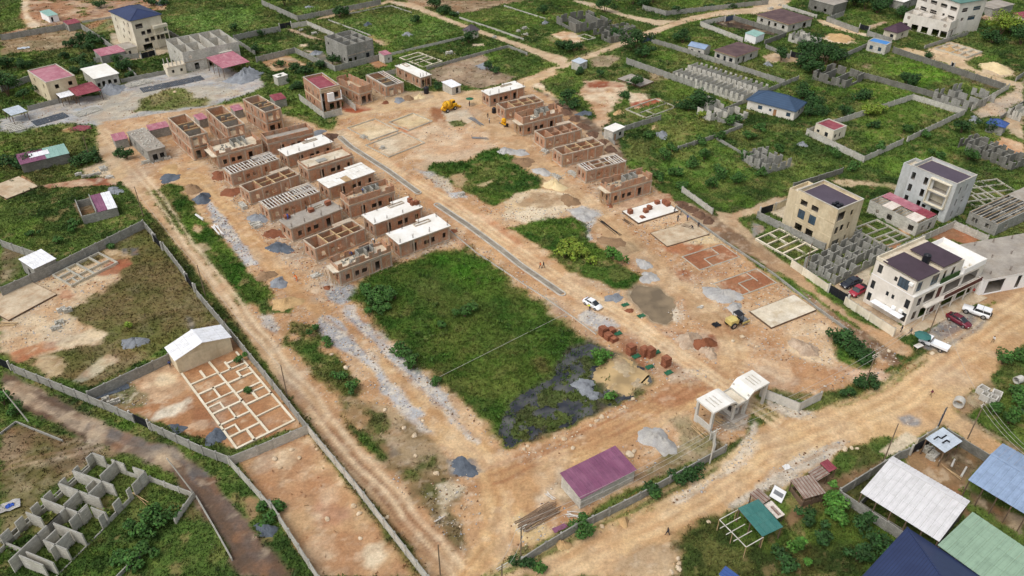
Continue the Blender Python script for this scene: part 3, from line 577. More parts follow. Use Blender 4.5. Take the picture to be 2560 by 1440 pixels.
# --- the big green field, swamp and ponds
FIELD=[(890,745),(898,715),(925,690),(1000,662),(1100,626),(1160,625),(1260,690),(1340,748),(1400,790),(1450,830),(1500,865),(1620,940),(1610,985),(1500,1035),(1330,1110),(1265,1112),(1215,1058),(1130,975),(1060,925),(1010,885),(930,800)]
paint(FIELD,(58,94,30),(80,106,38),.9,1.3,veg=1)
for s_ in(1,2):paint(FIELD,((112,112,56),(96,124,44))[s_-1],None,1,1,veg=.8,op=.45,patchy=.6,seed=20+s_)
paint([(1090,640),(1170,640),(1250,700),(1200,720),(1120,700)],(70,128,28),None,2,2,veg=1,op=.7)
paint([(1000,700),(1100,690),(1200,760),(1300,850),(1250,880),(1100,800)],(84,104,40),None,2,2,veg=.8,op=.6)
SWAMP=[(1480,845),(1512,862),(1560,884),(1602,915),(1622,950),(1600,985),(1500,1036),(1335,1108),(1268,1112),(1252,1075),(1270,1030),(1300,990),(1350,965),(1390,920),(1430,870)]
paint(SWAMP,(74,70,60),(66,78,44),.8,1.4,veg=.12)
k_,d_=sdist(SWAMP);d_=d_+(n2[k_]-.5)*4+(n1[k_]-.5)*5;GZ[k_]-=.42*sm(-1.2,2.8,d_);VEG[k_]=np.maximum(VEG[k_],sm(5.5,0,d_)*(d_>-.2)*(gpx[k_]<1500)*.85)
POND=tl(11,820,760,940,620,1080,600,1180,700,1290,760,1290,860,1180,940,1080,960,900,880,820,820)
paint(POND,(186,160,116),None,.8,.8,veg=0,dz=0.1)
paint(tl(11,700,560,800,560,920,600,940,660,880,720,800,700),(70,116,34),None,.5,.5,veg=1,dz=0.3)
for q in(tl(11,520,760,620,720,760,780,700,840,560,830),tl(11,620,900,720,930,740,980,640,960),tl(11,820,920,920,920,1040,1000,1000,1060,860,1020),tl(11,1140,920,1220,890,1260,940,1200,970),
          tl(11,350,1220,470,1180,500,1280,400,1340),tl(11,130,1260,230,1240,220,1380,140,1360),tl(11,250,640,340,620,420,760,330,780),tl(11,840,820,960,780,980,820,880,870),tl(11,580,1000,660,1000,640,1060,580,1050)):
    paint(q,(76,92,40),(98,100,52),.6,.7,veg=1,dz=0.26)
POND2=[(1562,735),(1585,712),(1600,708),(1645,715),(1690,748),(1702,790),(1668,815),(1630,806),(1595,775)]
paint(POND2,(140,122,94),None,.6,.7,dz=-0.42)
paint(tl(11,1480,190,1560,160,1600,220,1560,340,1490,270),LIME,None,.4,.8,dz=0.35,sto=.9)
paint(tl(11,1560,60,1640,100,1640,220,1590,330,1560,260),LIME,(190,150,112),.5,.8,sto=1)
# --- roads outside the site
MAIN=[(1240,1445),(1420,1362),(1560,1300),(1660,1250),(1780,1182),(1862,1110),(1895,1062),(1960,1046),(2010,1034),(2100,1012),(2180,985),(2290,925),(2335,890),(2390,845),(2450,790),(2500,735),(2560,690),(2600,670),(2600,840),(2560,860),(2500,920),(2470,962),(2420,990),(2395,1030),(2450,1075),(2600,1165),(2600,1215),(2440,1120),(2360,1062),(2300,1092),(2200,1092),(2100,1132),(2020,1182),(1940,1232),(1850,1292),(1780,1352),(1700,1390),(1660,1445)]
paint(MAIN,(206,168,116),(196,154,104),.5,.9,rid=10)
paint(tl(12,1450,720,1800,560,2100,420,2448,250,2448,420,2000,640,1700,830,1400,900),(198,150,100),None,1.5,2,op=.6)
paint(tl(12,1500,450,1760,270,1880,180,2000,170,2150,310,1700,590,1500,540),(120,120,120),(132,130,126),.4,.5,sto=.4)
paint(tl(12,1320,1170,1400,1130,1520,1180,1480,1230,1360,1230),(136,138,142),None,.5,.6,sto=.5)
for q in(tl(15,1470,760,1560,700,1760,600,1980,440,2120,330,2150,220,2240,40,2300,60,2280,280,2140,450,1900,580,1700,720,1560,790),tl(15,2000,790,2200,680,2448,530,2448,640,2250,760,2060,850),tl(12,130,1020,300,1080,580,1110,600,1170,440,1190,250,1140),tl(16,0,600,140,560,330,420,560,280,820,210,880,230,760,330,560,440,300,620,0,700)):
    paint(q,(206,192,172),(186,174,156),.5,.9,sto=1.0)
paint(tl(15,900,1440,1060,1260,1160,1250,1220,1180,1560,1150,1600,1280,1560,1440),(176,146,108),(196,164,120),.8,1.4,sto=.3)
paint(tl(15,1380,900,1500,840,1560,860,1440,930),(226,200,160),None,.6,.8)
# below the main road, right
paint(tl(15,1570,1160,1640,1030,1820,950,1960,900,2448,640,2448,1440,1600,1440,1620,1280),(66,86,38),(84,92,44),.6,1,veg=1)
paint(tl(16,0,960,300,900,500,800,720,600,820,700,1000,780,1400,1010,1240,1180,1000,1440,0,1440),(60,78,34),(84,86,42),.6,1,veg=1)
paint(tl(16,280,900,400,760,640,640,700,560,880,520,960,340,1180,380,1200,440,800,660,680,680,540,800,420,940,330,1000),(142,110,76),(112,92,58),.6,1,veg=.2)
paint(tl(16,820,300,920,260,1060,290,1180,380,960,500,900,480,960,380,860,360),(88,98,46),None,.5,.8,veg=.8)
paint(tl(16,560,540,660,560,760,480,720,600,620,700,580,620),(110,84,56),None,.5,.7)
paint(tl(16,1400,330,1560,270,2150,360,1960,560,1900,800,2000,900,2448,1200,2448,1330,1900,900,1700,700,1480,560,1400,420),(156,122,82),(134,102,66),.6,.9,veg=.03)
paint(tl(16,1700,380,1900,280,2140,380,1960,560,1880,590,1760,490),(96,82,58),(110,92,62),.5,.8,veg=.15)
paint(tl(16,860,640,1100,520,1000,760,900,700),(56,68,34),None,.4,.6,veg=.6)
paint(tl(16,1900,620,2448,920,2448,1120,2160,900,1950,800),(92,76,54),(120,96,66),.6,.9)
paint(tl(16,1150,320,1390,140,1520,210,1230,370),(214,196,164),None,.2,.2)
paint(tl(12,2250,700,2448,570,2448,1440,2300,1360,1900,1130,1830,1100,1900,1060,2050,1000,2200,880),(74,98,42),(96,104,50),.6,1,veg=.9)
paint(tl(12,1800,1060,1880,980,2050,870,2140,820,2230,880,2200,1000,2050,1060,1900,1140),(170,138,100),(128,116,76),.6,1,veg=.15,sto=.3)
paint(tl(12,1830,1130,1900,1140,2300,1380,2448,1450,2448,1500,2150,1330),(128,108,76),(150,126,90),.5,.9,veg=.2,sto=.3)
# top roads
paint([(1380,172),(1440,148),(1560,100),(1650,66),(1720,42),(1800,26),(1880,20),(1915,0),(1980,0),(1950,25),(1880,34),(1790,40),(1700,62),(1600,100),(1500,136),(1410,172)],(206,178,142),(194,164,124),.5,.5,rid=5)
paint([(960,0),(1035,8),(1120,45),(1230,85),(1300,108),(1360,128),(1420,146),(1410,170),(1340,138),(1240,98),(1130,60),(1040,25),(980,10)],(206,180,144),(196,166,128),.5,.5,rid=5)
paint([(1440,0),(1490,8),(1560,34),(1640,50),(1690,52),(1650,66),(1570,46),(1480,18),(1430,2)],(200,176,140),None,.5,.5,rid=5)
paint(tl(2,480,190,660,130,900,70,1130,20,1180,0,1260,0,1170,40,860,110,640,165),(186,160,120),None,.5,.7,veg=.2,rid=5)
paint(tl(4,0,90,150,30,200,0,330,0,230,60,100,110,0,130),(206,180,144),None,.5,.6,rid=5)
# soil under finished houses, compounds right
paint(tl(12,860,90,1000,60,1350,340,1760,160,1900,120,1960,160,1480,420,1300,450,1240,380),(200,172,138),(186,160,128),.3,.3)
paint(tl(8,110,590,320,500,400,720,300,690),(206,190,160),None,.3,.3)
paint(tl(8,1560,830,1830,700,2120,820,1960,920,1800,860,1700,870),(172,110,72),(150,100,66),.4,.5)
paint(tl(8,640,1330,1080,1090,1080,1160,1020,1420,860,1360,700,1260),(200,184,156),(180,164,136),.4,.5)
paint(tl(8,1200,900,1330,890,1340,960,1220,940),(180,124,84),None,.3,.4);paint(tl(8,1300,740,1420,760,1430,830,1340,800),(190,140,96),None,.4,.5)
paint(tl(8,1850,1440,1960,1300,2448,1180,2448,1440),(196,160,116),(180,140,98),.6,1,rid=10)
paint(tl(8,0,700,120,740,90,800,30,840,0,860),(140,138,128),None,.4,.6)
paint(tl(8,120,210,330,130,400,190,240,240),(150,140,116),None,.4,.4,op=.6)
# tracks
ruts([(262,330),(320,400),(400,500),(480,620),(560,720),(650,840),(740,950),(840,1080),(930,1180),(1030,1290),(1120,1400)],3.0,(226,200,162),(-.9,.9),.5,.7,.5,(156,112,78))
ruts([(700,960),(800,1070),(900,1180),(1000,1290),(1060,1350)],2.6,(126,84,58),(.5,-1.3),.28,.7,.4,(140,96,66))
ruts([(500,450),(600,550),(720,690),(800,775),(900,850),(1000,940),(1100,1030),(1220,1140),(1265,1240),(1255,1340),(1180,1430)],3.4,(184,136,84),(-1.0,1.0),.45,.6,.4,(220,186,136))
ruts([(1280,1170),(1450,1105),(1600,1030),(1720,970),(1800,950)],4.5,(164,112,70),(-1.6,-.2,1.4),.4,.55,.6,(158,104,64))
ruts([(850,340),(1000,440),(1150,530),(1300,640),(1450,740),(1560,800),(1700,900),(1820,980),(1900,1030)],4.2,(230,200,154),(-2.0,-.6,.9),.55,.75,.35,(180,128,86))
ruts([(1230,290),(1400,440),(1500,540),(1600,630),(1700,720),(1800,800),(1850,880),(1840,960)],2.8,(206,172,126),(-.9,.9),.4,.5,.4,(160,116,80))
ruts([(1330,1440),(1560,1330),(1760,1230),(1920,1130),(2080,1060),(2250,990),(2400,880),(2560,770)],6.5,(226,192,142),(-3.2,-1.6,.6,2.4),.6,.6,.45,(182,136,88))
ruts([(1000,265),(1200,240),(1330,195),(1420,155),(1600,85),(1720,50),(1900,25)],2.4,(216,188,150),(-.8,.8),.4,.5,.3,(176,140,102))
ruts([(1890,960),(1920,880),(1850,830)],3.0,(170,124,84),(-.8,.8,2.0),.35,.6,.5,(164,116,76))
ruts(tl(12,0,720,300,800,700,830,860,800),4.0,(176,128,84),(-1.5,0,1.6),.3,.5,.5,(168,120,80))
# --- relief
k_,d_=sdist(SWAMP);isl=fbm(GX[k_],GY[k_],2.3,4,151)*sm(0,2,d_);up_=sm(.475,.58,isl+.06*sm(9,2,d_)-.05*sm(1430,1540,gpx[k_]))
GZ[k_]+=up_*.3;CC[k_]+=(A3(hc(74,88,44))-CC[k_])*(up_*.8*(gpx[k_]<1490))[:,None];VEG[k_]=np.where(gpx[k_]<1490,np.maximum(VEG[k_],up_*.9),VEG[k_])
GZ+=(fbm(GX,GY,5.0,4,101)-0.5)*0.16+(n4-0.5)*0.05+VEG*0.05*(n2-0.3)
edge=(np.abs(GX)>np.where(GY<Y1,139.9,247.9))|(GY<Y0+.1)|(GY>Y2-.1)|(np.abs(GY-Y1)<0.05)
GZ[edge]=0.0
# fine mottling of the surface itself (soil, stones, leaf litter)
mott=1+0.22*(fbm(GX,GY,1.3,3,111)-0.5)*2*0.9+0.16*(fbm(GX,GY,14.0,3,121)-0.5)*2
dirt=(1-np.clip(VEG,0,1))*(1-np.clip(STO,0,1)*.5)
mott=1+(mott-1)*(1-.45*dirt)
lum=CC@np.array([.3,.59,.11]);CC=CC+(lum[:,None]-CC)*(.09*dirt+.02)[:,None]
CC=CC*(1+dirt[:,None]*np.array([[.02,.03,.04]]));grn=np.clip(VEG,0,1);CC=CC*(1+grn[:,None]*np.array([[.02,-.06,-.04]]))
for sc_,sd_,lo,cl_,st_ in((7.,161,.52,(226,202,168),.5),(5.,171,.58,(176,124,84),.4),(3.,181,.6,(158,128,100),.36),(1.7,191,.6,(228,208,178),.4),(1.4,201,.6,(136,100,72),.35),(10.,211,.6,(178,170,156),.35),(.9,221,.62,(120,92,68),.3)):
    w_=sm(lo,lo+.14,fbm(GX,GY,sc_,4,sd_))*dirt**2*st_*np.where(RID==10,.45,np.where(RID>0,.7,1.0));CC+=(A3(hc(*cl_))-CC)*w_[:,None]
k_,d_=sdist(FIELD);grn[k_]*=1-.5*(d_>0)
for sc_,sd_,lo,cl_,st_ in((6.,231,.55,(136,134,76),.45),(11.,241,.55,(104,134,50),.5),(3.2,251,.56,(46,70,30),.45),(2.4,261,.64,(156,130,92),.5),(1.5,271,.6,(124,132,66),.35)):
    w_=sm(lo,lo+.12,fbm(GX,GY,sc_,4,sd_))*grn**2*st_;CC+=(A3(hc(*cl_))-CC)*w_[:,None]
    if sd_==261:VEG=VEG*(1-w_)
CC=np.clip(CC*mott[:,None],0.004,0.85)
peb=(fbm(GX,GY,0.9,2,131)>0.72-0.14*STO)*np.clip(STO,0,1)
CC+=(A3(hc(222,210,190))-CC)*(peb*0.55)[:,None]
gm=bpy.data.materials.new('soil_and_turf');gm.use_nodes=True;MATS['ground']=gm
_n,_l=gm.node_tree.nodes,gm.node_tree.links;_b=_n['Principled BSDF'];_b.inputs['Roughness'].default_value=0.95;_b.inputs['Specular IOR Level'].default_value=0.15
_a=_n.new('ShaderNodeAttribute');_a.attribute_name='col';_g=_n.new('ShaderNodeNewGeometry')
def _nz(sc,det):
    x=_n.new('ShaderNodeTexNoise');x.inputs['Scale'].default_value=sc;x.inputs['Detail'].default_value=det;x.inputs['Roughness'].default_value=0.8;_l.new(_g.outputs['Position'],x.inputs['Vector']);return x.outputs['Fac']
def _mr(f,a,b,c,d):
    x=_n.new('ShaderNodeMapRange');
    for i,v in enumerate((a,b,c,d)):x.inputs[i+1].default_value=v
    _l.new(f,x.inputs[0]);return x.outputs[0]
f1=_nz(2.2,6);f2=_nz(0.35,5)
mm=_n.new('ShaderNodeMath');mm.operation='MULTIPLY';_l.new(_mr(f1,.3,.7,.7,1.3),mm.inputs[0]);_l.new(_mr(f2,.3,.7,.86,1.14),mm.inputs[1])
vs=_n.new('ShaderNodeVectorMath');vs.operation='SCALE';_l.new(_a.outputs['Color'],vs.inputs[0]);_l.new(mm.outputs[0],vs.inputs['Scale']);_l.new(vs.outputs[0],_b.inputs['Base Color'])
bp=_n.new('ShaderNodeBump');bp.inputs['Strength'].default_value=0.55;bp.inputs['Distance'].default_value=0.12;_l.new(f1,bp.inputs['Height']);_l.new(bp.outputs[0],_b.inputs['Normal'])
def _faces(nx,ny,off):
    i=np.arange(nx-1)[None,:]+nx*np.arange(ny-1)[:,None]
    i=i.ravel()+off;return np.stack([i,i+1,i+nx+1,i+nx],1)
FA=_faces(XA.shape[1],XA.shape[0],0);FB=_faces(XB.shape[1],XB.shape[0],XA.size)
FQ=np.concatenate([FA,FB])
def np_mesh(name,co,faces,col=None,mat=None):
    me=bpy.data.meshes.new(name);k=faces.shape[1]
    me.vertices.add(len(co));me.vertices.foreach_set('co',co.astype(np.float32).ravel())
    me.loops.add(faces.size);me.loops.foreach_set('vertex_index',faces.astype(np.int32).ravel())
    me.polygons.add(len(faces));me.polygons.foreach_set('loop_start',np.arange(0,faces.size,k,dtype=np.int32))
    me.update(calc_edges=True)
    if col is not None:
        at=me.attributes.new('col','FLOAT_COLOR','POINT');c4=np.ones((len(co),4),np.float32);c4[:,:3]=col;at.data.foreach_set('color',c4.ravel())
    if mat:me.materials.append(MATS[mat])
    return me
FR=RID[FQ];FRID=np.where((FR==FR[:,:1]).all(1),FR[:,0],0)
ALLC=np.stack([GX,GY,GZ],1)
GN={0:('ground','open ground of soil, weeds and grass across the whole area'),1:('dirt_road','straight rutted dirt lane outside the left edge of the site'),2:('dirt_road','stony dirt track between left house rows and green field'),
      3:('dirt_road','broad orange dirt road through the middle beside the long drain'),4:('dirt_road','dirt track serving the right-hand row of brick houses'),5:('dirt_road','winding pale dirt road across the far end of the picture'),6:('dirt_road','narrow dirt lane along the trench by the right-hand buildings'),
      7:('asphalt_lane','broken muddy asphalt lane curving across the lower left'),8:('yard','pale dusty block-making yard at the upper left'),9:('dirt_path','short pale dirt paths between far fenced plots'),10:('main_road','wide tan dirt main road across the lower right')}
for r,(nm,lb)in GN.items():
    fs=FQ[FRID==r]
    if not len(fs):continue
    u,iv=np.unique(fs,return_inverse=True);co=ALLC[u];fs=iv.reshape(fs.shape);cl=CC[u]
    if r==0:  # same sheet runs on to the horizon as coarse ground
        k=len(co);BX,BY=248.0,6000.0
        ring=[(-140,Y0),(140,Y0),(140,Y1),(248,Y1),(248,Y2),(-248,Y2),(-248,Y1),(-140,Y1)]
        far=[(-3000,-2000),(3000,-2000),(3000,Y1),(3000,Y1),(3000,6000),(-3000,6000),(-3000,Y1),(-3000,Y1)]
        co=np.concatenate([co,[(x,y,0.0)for x,y in ring+far]])
        ex=[(0,8,9,1),(1,9,10,2),(2,10,10,3),(3,11,12,4),(4,12,13,5),(5,13,14,6),(6,14,14,7),(7,15,8,0)]
        ex=[(a,b,c,d)for a,b,c,d in ex]
        cl=np.concatenate([cl,np.repeat(A3(hc(78,104,46)),16,0)])
        quads=[(0,8,9,1),(1,9,10,2),(3,11,12,4),(4,12,13,5),(5,13,14,6),(7,15,8,0)]
        tris=[(2,10,3),(6,14,7)]
        me=np_mesh(nm,co,np.concatenate([fs,np.array(quads)+k]),cl,'ground')
        ob=put(nm,me)
    else:
        ob=put(nm,np_mesh(nm,co,fs,cl,'ground'))
    ob['kind']='structure';ob['label']=lb
# --- water
def wmat(name,col,rough,col2=None):
    m=bpy.data.materials.new(name);m.use_nodes=True;MATS[name]=m;n,l=m.node_tree.nodes,m.node_tree.links;b=n['Principled BSDF']
    g=n.new('ShaderNodeNewGeometry');x=n.new('ShaderNodeTexNoise');x.inputs['Scale'].default_value=0.25;x.inputs['Detail'].default_value=6;l.new(g.outputs['Position'],x.inputs['Vector'])
    r=n.new('ShaderNodeMix');r.data_type='RGBA';r.inputs[6].default_value=(*[c*0.7 for c in col],1);r.inputs[7].default_value=(*(col2 or[min(1,c*1.3)for c in col]),1);rr=n.new('ShaderNodeMapRange');rr.inputs[1].default_value=.4;rr.inputs[2].default_value=.68;l.new(x.outputs['Fac'],rr.inputs[0]);l.new(rr.outputs[0],r.inputs[0]);l.new(r.outputs[2],b.inputs['Base Color'])
    b.inputs['Roughness'].default_value=rough;b.inputs['Specular IOR Level'].default_value=0.5
    y=n.new('ShaderNodeTexNoise');y.inputs['Scale'].default_value=3.0;l.new(g.outputs['Position'],y.inputs['Vector'])
    p=n.new('ShaderNodeBump');p.inputs['Strength'].default_value=0.05;l.new(y.outputs['Fac'],p.inputs['Height']);l.new(p.outputs[0],b.inputs['Normal'])
wmat('water_dark',hc(58,61,70),0.08,hc(104,104,98));wmat('water_tan',hc(190,162,116),0.3);wmat('water_brown',hc(136,118,92),0.25)
def water(name,poly,z,mat,label,grow=1.0):
    w=[P(*p)for p in poly]
    for _ in range(3):w=[q for p,n_ in zip(w,w[1:]+w[:1])for q in(p*.75+n_*.25,p*.25+n_*.75)]
    rg=random.Random(5);w=[p+Vector((rg.uniform(-.35,.35),rg.uniform(-.35,.35),0))for p in w]
    cx=sum(p.x for p in w)/len(w);cy=sum(p.y for p in w)/len(w)
    mb=MB();mb.add([(cx+(p.x-cx)*grow,cy+(p.y-cy)*grow,z)for p in w],[tuple(range(len(w)-1,-1,-1))])
    me=mb.mesh(name,(mat,));me.flip_normals()if me.polygons[0].normal.z<0 else None
    o=put(name,me);o['kind']='structure';o['label']=label
water('swamp_water',SWAMP,-0.17,'water_dark','dark standing water with weeds in the corner of the green field',1.07)
water('muddy_pond',POND,-0.155,'water_tan','tan muddy pond beside the dark swamp water',1.08)
water('muddy_pond',POND2,-0.17,'water_brown','brown muddy pond beside the stony bank near the white car',1.06)
# ================================================================ BUILDERS
def mpp(px,py):
    a,b=P(px,py),P(px+1,py);return(b-a).length
def split_holes(L,z0,z1,holes):
    """rectangles that fill a wall of length L around its openings (s0,s1,za,zb)"""
    xs=sorted({0.0,L,*[max(0,h[0])for h in holes],*[min(L,h[1])for h in holes]});out=[]
    for a,b in zip(xs[:-1],xs[1:]):
        if b-a<1e-4:continue
        m=(a+b)/2;z=z0
        for h in sorted([h for h in holes if h[0]<m<h[1]],key=lambda h:h[2]):
            if h[2]-z>0.01:out.append((a,b,z,h[2]))
            z=max(z,h[3])
        if z1-z>0.01:out.append((a,b,z,z1))
    return out
def _holes(spec,L,z0,z1):
    r=[]
    for s in spec:
        c,w,zs,hh=s[:4]
        a,b=max(0.1,c*L-w/2),min(L-0.1,c*L+w/2);r.append((a,b,z0+zs,min(z1-0.02 if zs+hh+z0<z1+.5 else z1,z0+zs+hh),s[4]if len(s)>4 else 'o'))
    return r
def window_part(parent,place,a,b,za,zb,kind):
    """window or door leaf set into an opening; place maps (along, depth, z) to the building frame"""
    if kind=='o':return
    mb=MB();w=0.06
    def bx(s0,s1,d0,d1,z0,z1,mi):
        p=[place(s,d,z)for z in(z0,z1)for(s,d)in((s0,d0),(s1,d0),(s1,d1),(s0,d1))]
        mb.add(p,[(3,2,1,0),(4,5,6,7),(0,1,5,4),(1,2,6,5),(2,3,7,6),(3,0,4,7)],mi)
    if kind in('d','D','G'):
        bx(a,b,.07,.12,za,zb,1)
        mats=('frame_white',{'d':'door_wood','D':'door_brown','G':'gate_black'}[kind]);nm='door'
    else:
        bx(a+w,b-w,.10,.13,za+w,zb-w,1)
        for q in((a,b,za,za+w),(a,b,zb-w,zb),(a,a+w,za+w,zb-w),(b-w,b,za+w,zb-w)):bx(q[0],q[1],.07,.14,q[2],q[3],0)
        n=max(1,round((b-a)/0.7))
        for i in range(1,n):bx(a+(b-a)*i/n-.025,a+(b-a)*i/n+.025,.075,.135,za+w,zb-w,0)
        mats=('frame_white' if kind=='w' else 'black','glass' if kind!='b' else 'glass_blue');nm='window'
    mb.obj(nm,mats,parent)
def walls4(parent,lx,ly,z0,z1,t,mat,F=(),S=(),K=(),E=(),top=None,x0=0.0,y0=0.0):
    pl={'F':(lambda s,d,z:(x0+s,y0+d,z),lx),'S':(lambda s,d,z:(x0+d,y0+s,z),ly),'K':(lambda s,d,z:(x0+s,y0+ly-d,z),lx),'E':(lambda s,d,z:(x0+lx-d,y0+s,z),ly)}
    res={}
    for k,spec in(('F',F),('S',S),('K',K),('E',E)):
        place,L=pl[k];a0,a1=(0.0,L)if k in 'FK' else(t,L-t)
        hl=_holes(spec,L,max(z0,0),z1);mb=MB()
        for(a,b,za,zb)in split_holes(L,z0,z1,hl):
            a,b=max(a,a0),min(b,a1)
            if b-a<1e-3:continue
            p,q=place(a,0,za),place(b,t,zb)
            mb.box(min(p[0],q[0]),max(p[0],q[0]),min(p[1],q[1]),max(p[1],q[1]),za,zb,0,1 if(top and abs(zb-z1)<.02)else None)
        w=mb.obj('wall',(mat,top)if top else(mat,),parent);res[k]=w
        for(a,b,za,zb,kd)in hl:window_part(w,place,a,b,za,zb,kd)
    return res
SHEETC={}
def sheet_plane(parent,O,E,S,nx,ny,mat,pitch=0.6,rib=0.05,name='roof_sheet'):
    """corrugated sheets laid edge to edge: O low corner, E along the eave, S up the slope"""
    O,E,S=Vector(O),Vector(E),Vector(S);le,ls=E.length/nx,S.length/ny
    k=(round(le,3),round(ls,3),mat,pitch)
    if k not in SHEETC:
        mb=MB();n=max(2,int(le/pitch));g=.012;mb.box(g,le-g,g,ls-g,-0.03,0.0)
        for i in range(n):
            x=(i+.5)*le/n;mb.add([(x-.09,g,0),(x+.09,g,0),(x+.05,g,rib),(x-.05,g,rib),(x-.09,ls-g,0),(x+.09,ls-g,0),(x+.05,ls-g,rib),(x-.05,ls-g,rib)],
                                    [(0,1,2,3),(1,5,6,2),(3,2,6,7),(0,3,7,4),(4,7,6,5)])
        SHEETC[k]=mb.mesh(name,(mat,))
    ex,sy=E.normalized(),S.normalized();nz=ex.cross(sy).normalized()
    if nz.z<0:nz=-nz
    R=Matrix((ex,sy,nz)).transposed().to_4x4()
    for i in range(nx):
        for j in range(ny):
            o=put(name,SHEETC[k],parent);o.matrix_local=Matrix.Translation(O+ex*(le*i)+sy*(ls*j)+nz*(0.004*((i+j)%2)))@R
def hip_roof(parent,lx,ly,z,rise,oh,mat,name='roof'):
    x0,x1,y0,y1=-oh,lx+oh,-oh,ly+oh;mb=MB()
    if lx>=ly:r0,r1=(x0+(y1-y0)/2*.98,(y0+y1)/2,z+rise),(x1-(y1-y0)/2*.98,(y0+y1)/2,z+rise)
    else:r0,r1=((x0+x1)/2,y0+(x1-x0)/2*.98,z+rise),((x0+x1)/2,y1-(x1-x0)/2*.98,z+rise)
    c=[(x0,y0,z),(x1,y0,z),(x1,y1,z),(x0,y1,z)];b=[(p[0],p[1],z-.14)for p in c]
    if lx>=ly:fs=[(0,1,5,4),(1,2,5),(2,3,4,5),(3,0,4)]
    else:fs=[(0,1,4),(1,2,5,4),(2,3,5),(3,0,4,5)]
    mb.add(c+[r0,r1],fs);mb.add(c+b,[(0,4,5,1),(1,5,6,2),(2,6,7,3),(3,7,4,0),(4,7,6,5)])
    ro=mb.obj(name,(mat,),parent)
    cap=MB()
    for a,q in((r0,r1),(c[0],r0),(c[1],r0 if lx<ly else r1),(c[2],r1),(c[3],r1 if lx<ly else r0)):cap.bar((a[0],a[1],a[2]+.03),(q[0],q[1],q[2]+.03),.22,.08)
    cap.obj('ridge_cap',(mat,),ro);return ro
def slab(parent,lx,ly,z0,z1,oh,mat,name='roof_slab',side='beam'):
    return MB().box(-oh,lx+oh,-oh,ly+oh,z0,z1,1,0).obj(name,(mat,side),parent)
def parapet(parent,lx,ly,z0,z1,t,mat,top='concrete_top',oh=0.0,name='parapet'):
    mb=MB();a,b,c,d=-oh,lx+oh,-oh,ly+oh
    for q in((a,b,c,c+t),(a,b,d-t,d),(a,a+t,c+t,d-t),(b-t,b,c+t,d-t)):mb.box(*q,z0,z1,0,1)
    return mb.obj(name,(mat,top),parent)
def rebars(parent,spots,z,h=1.1,name='rebar'):
    for(x,y)in spots:
        mb=MB()
        for dx,dy in((0,0),(.2,0),(0,.2),(.2,.2)):mb.bar((x+dx,y+dy,z),(x+dx+RNG.uniform(-.05,.05),y+dy+RNG.uniform(-.05,.05),z+h*RNG.uniform(.6,1.2)),.035)
        mb.obj(name,'rebar',parent)
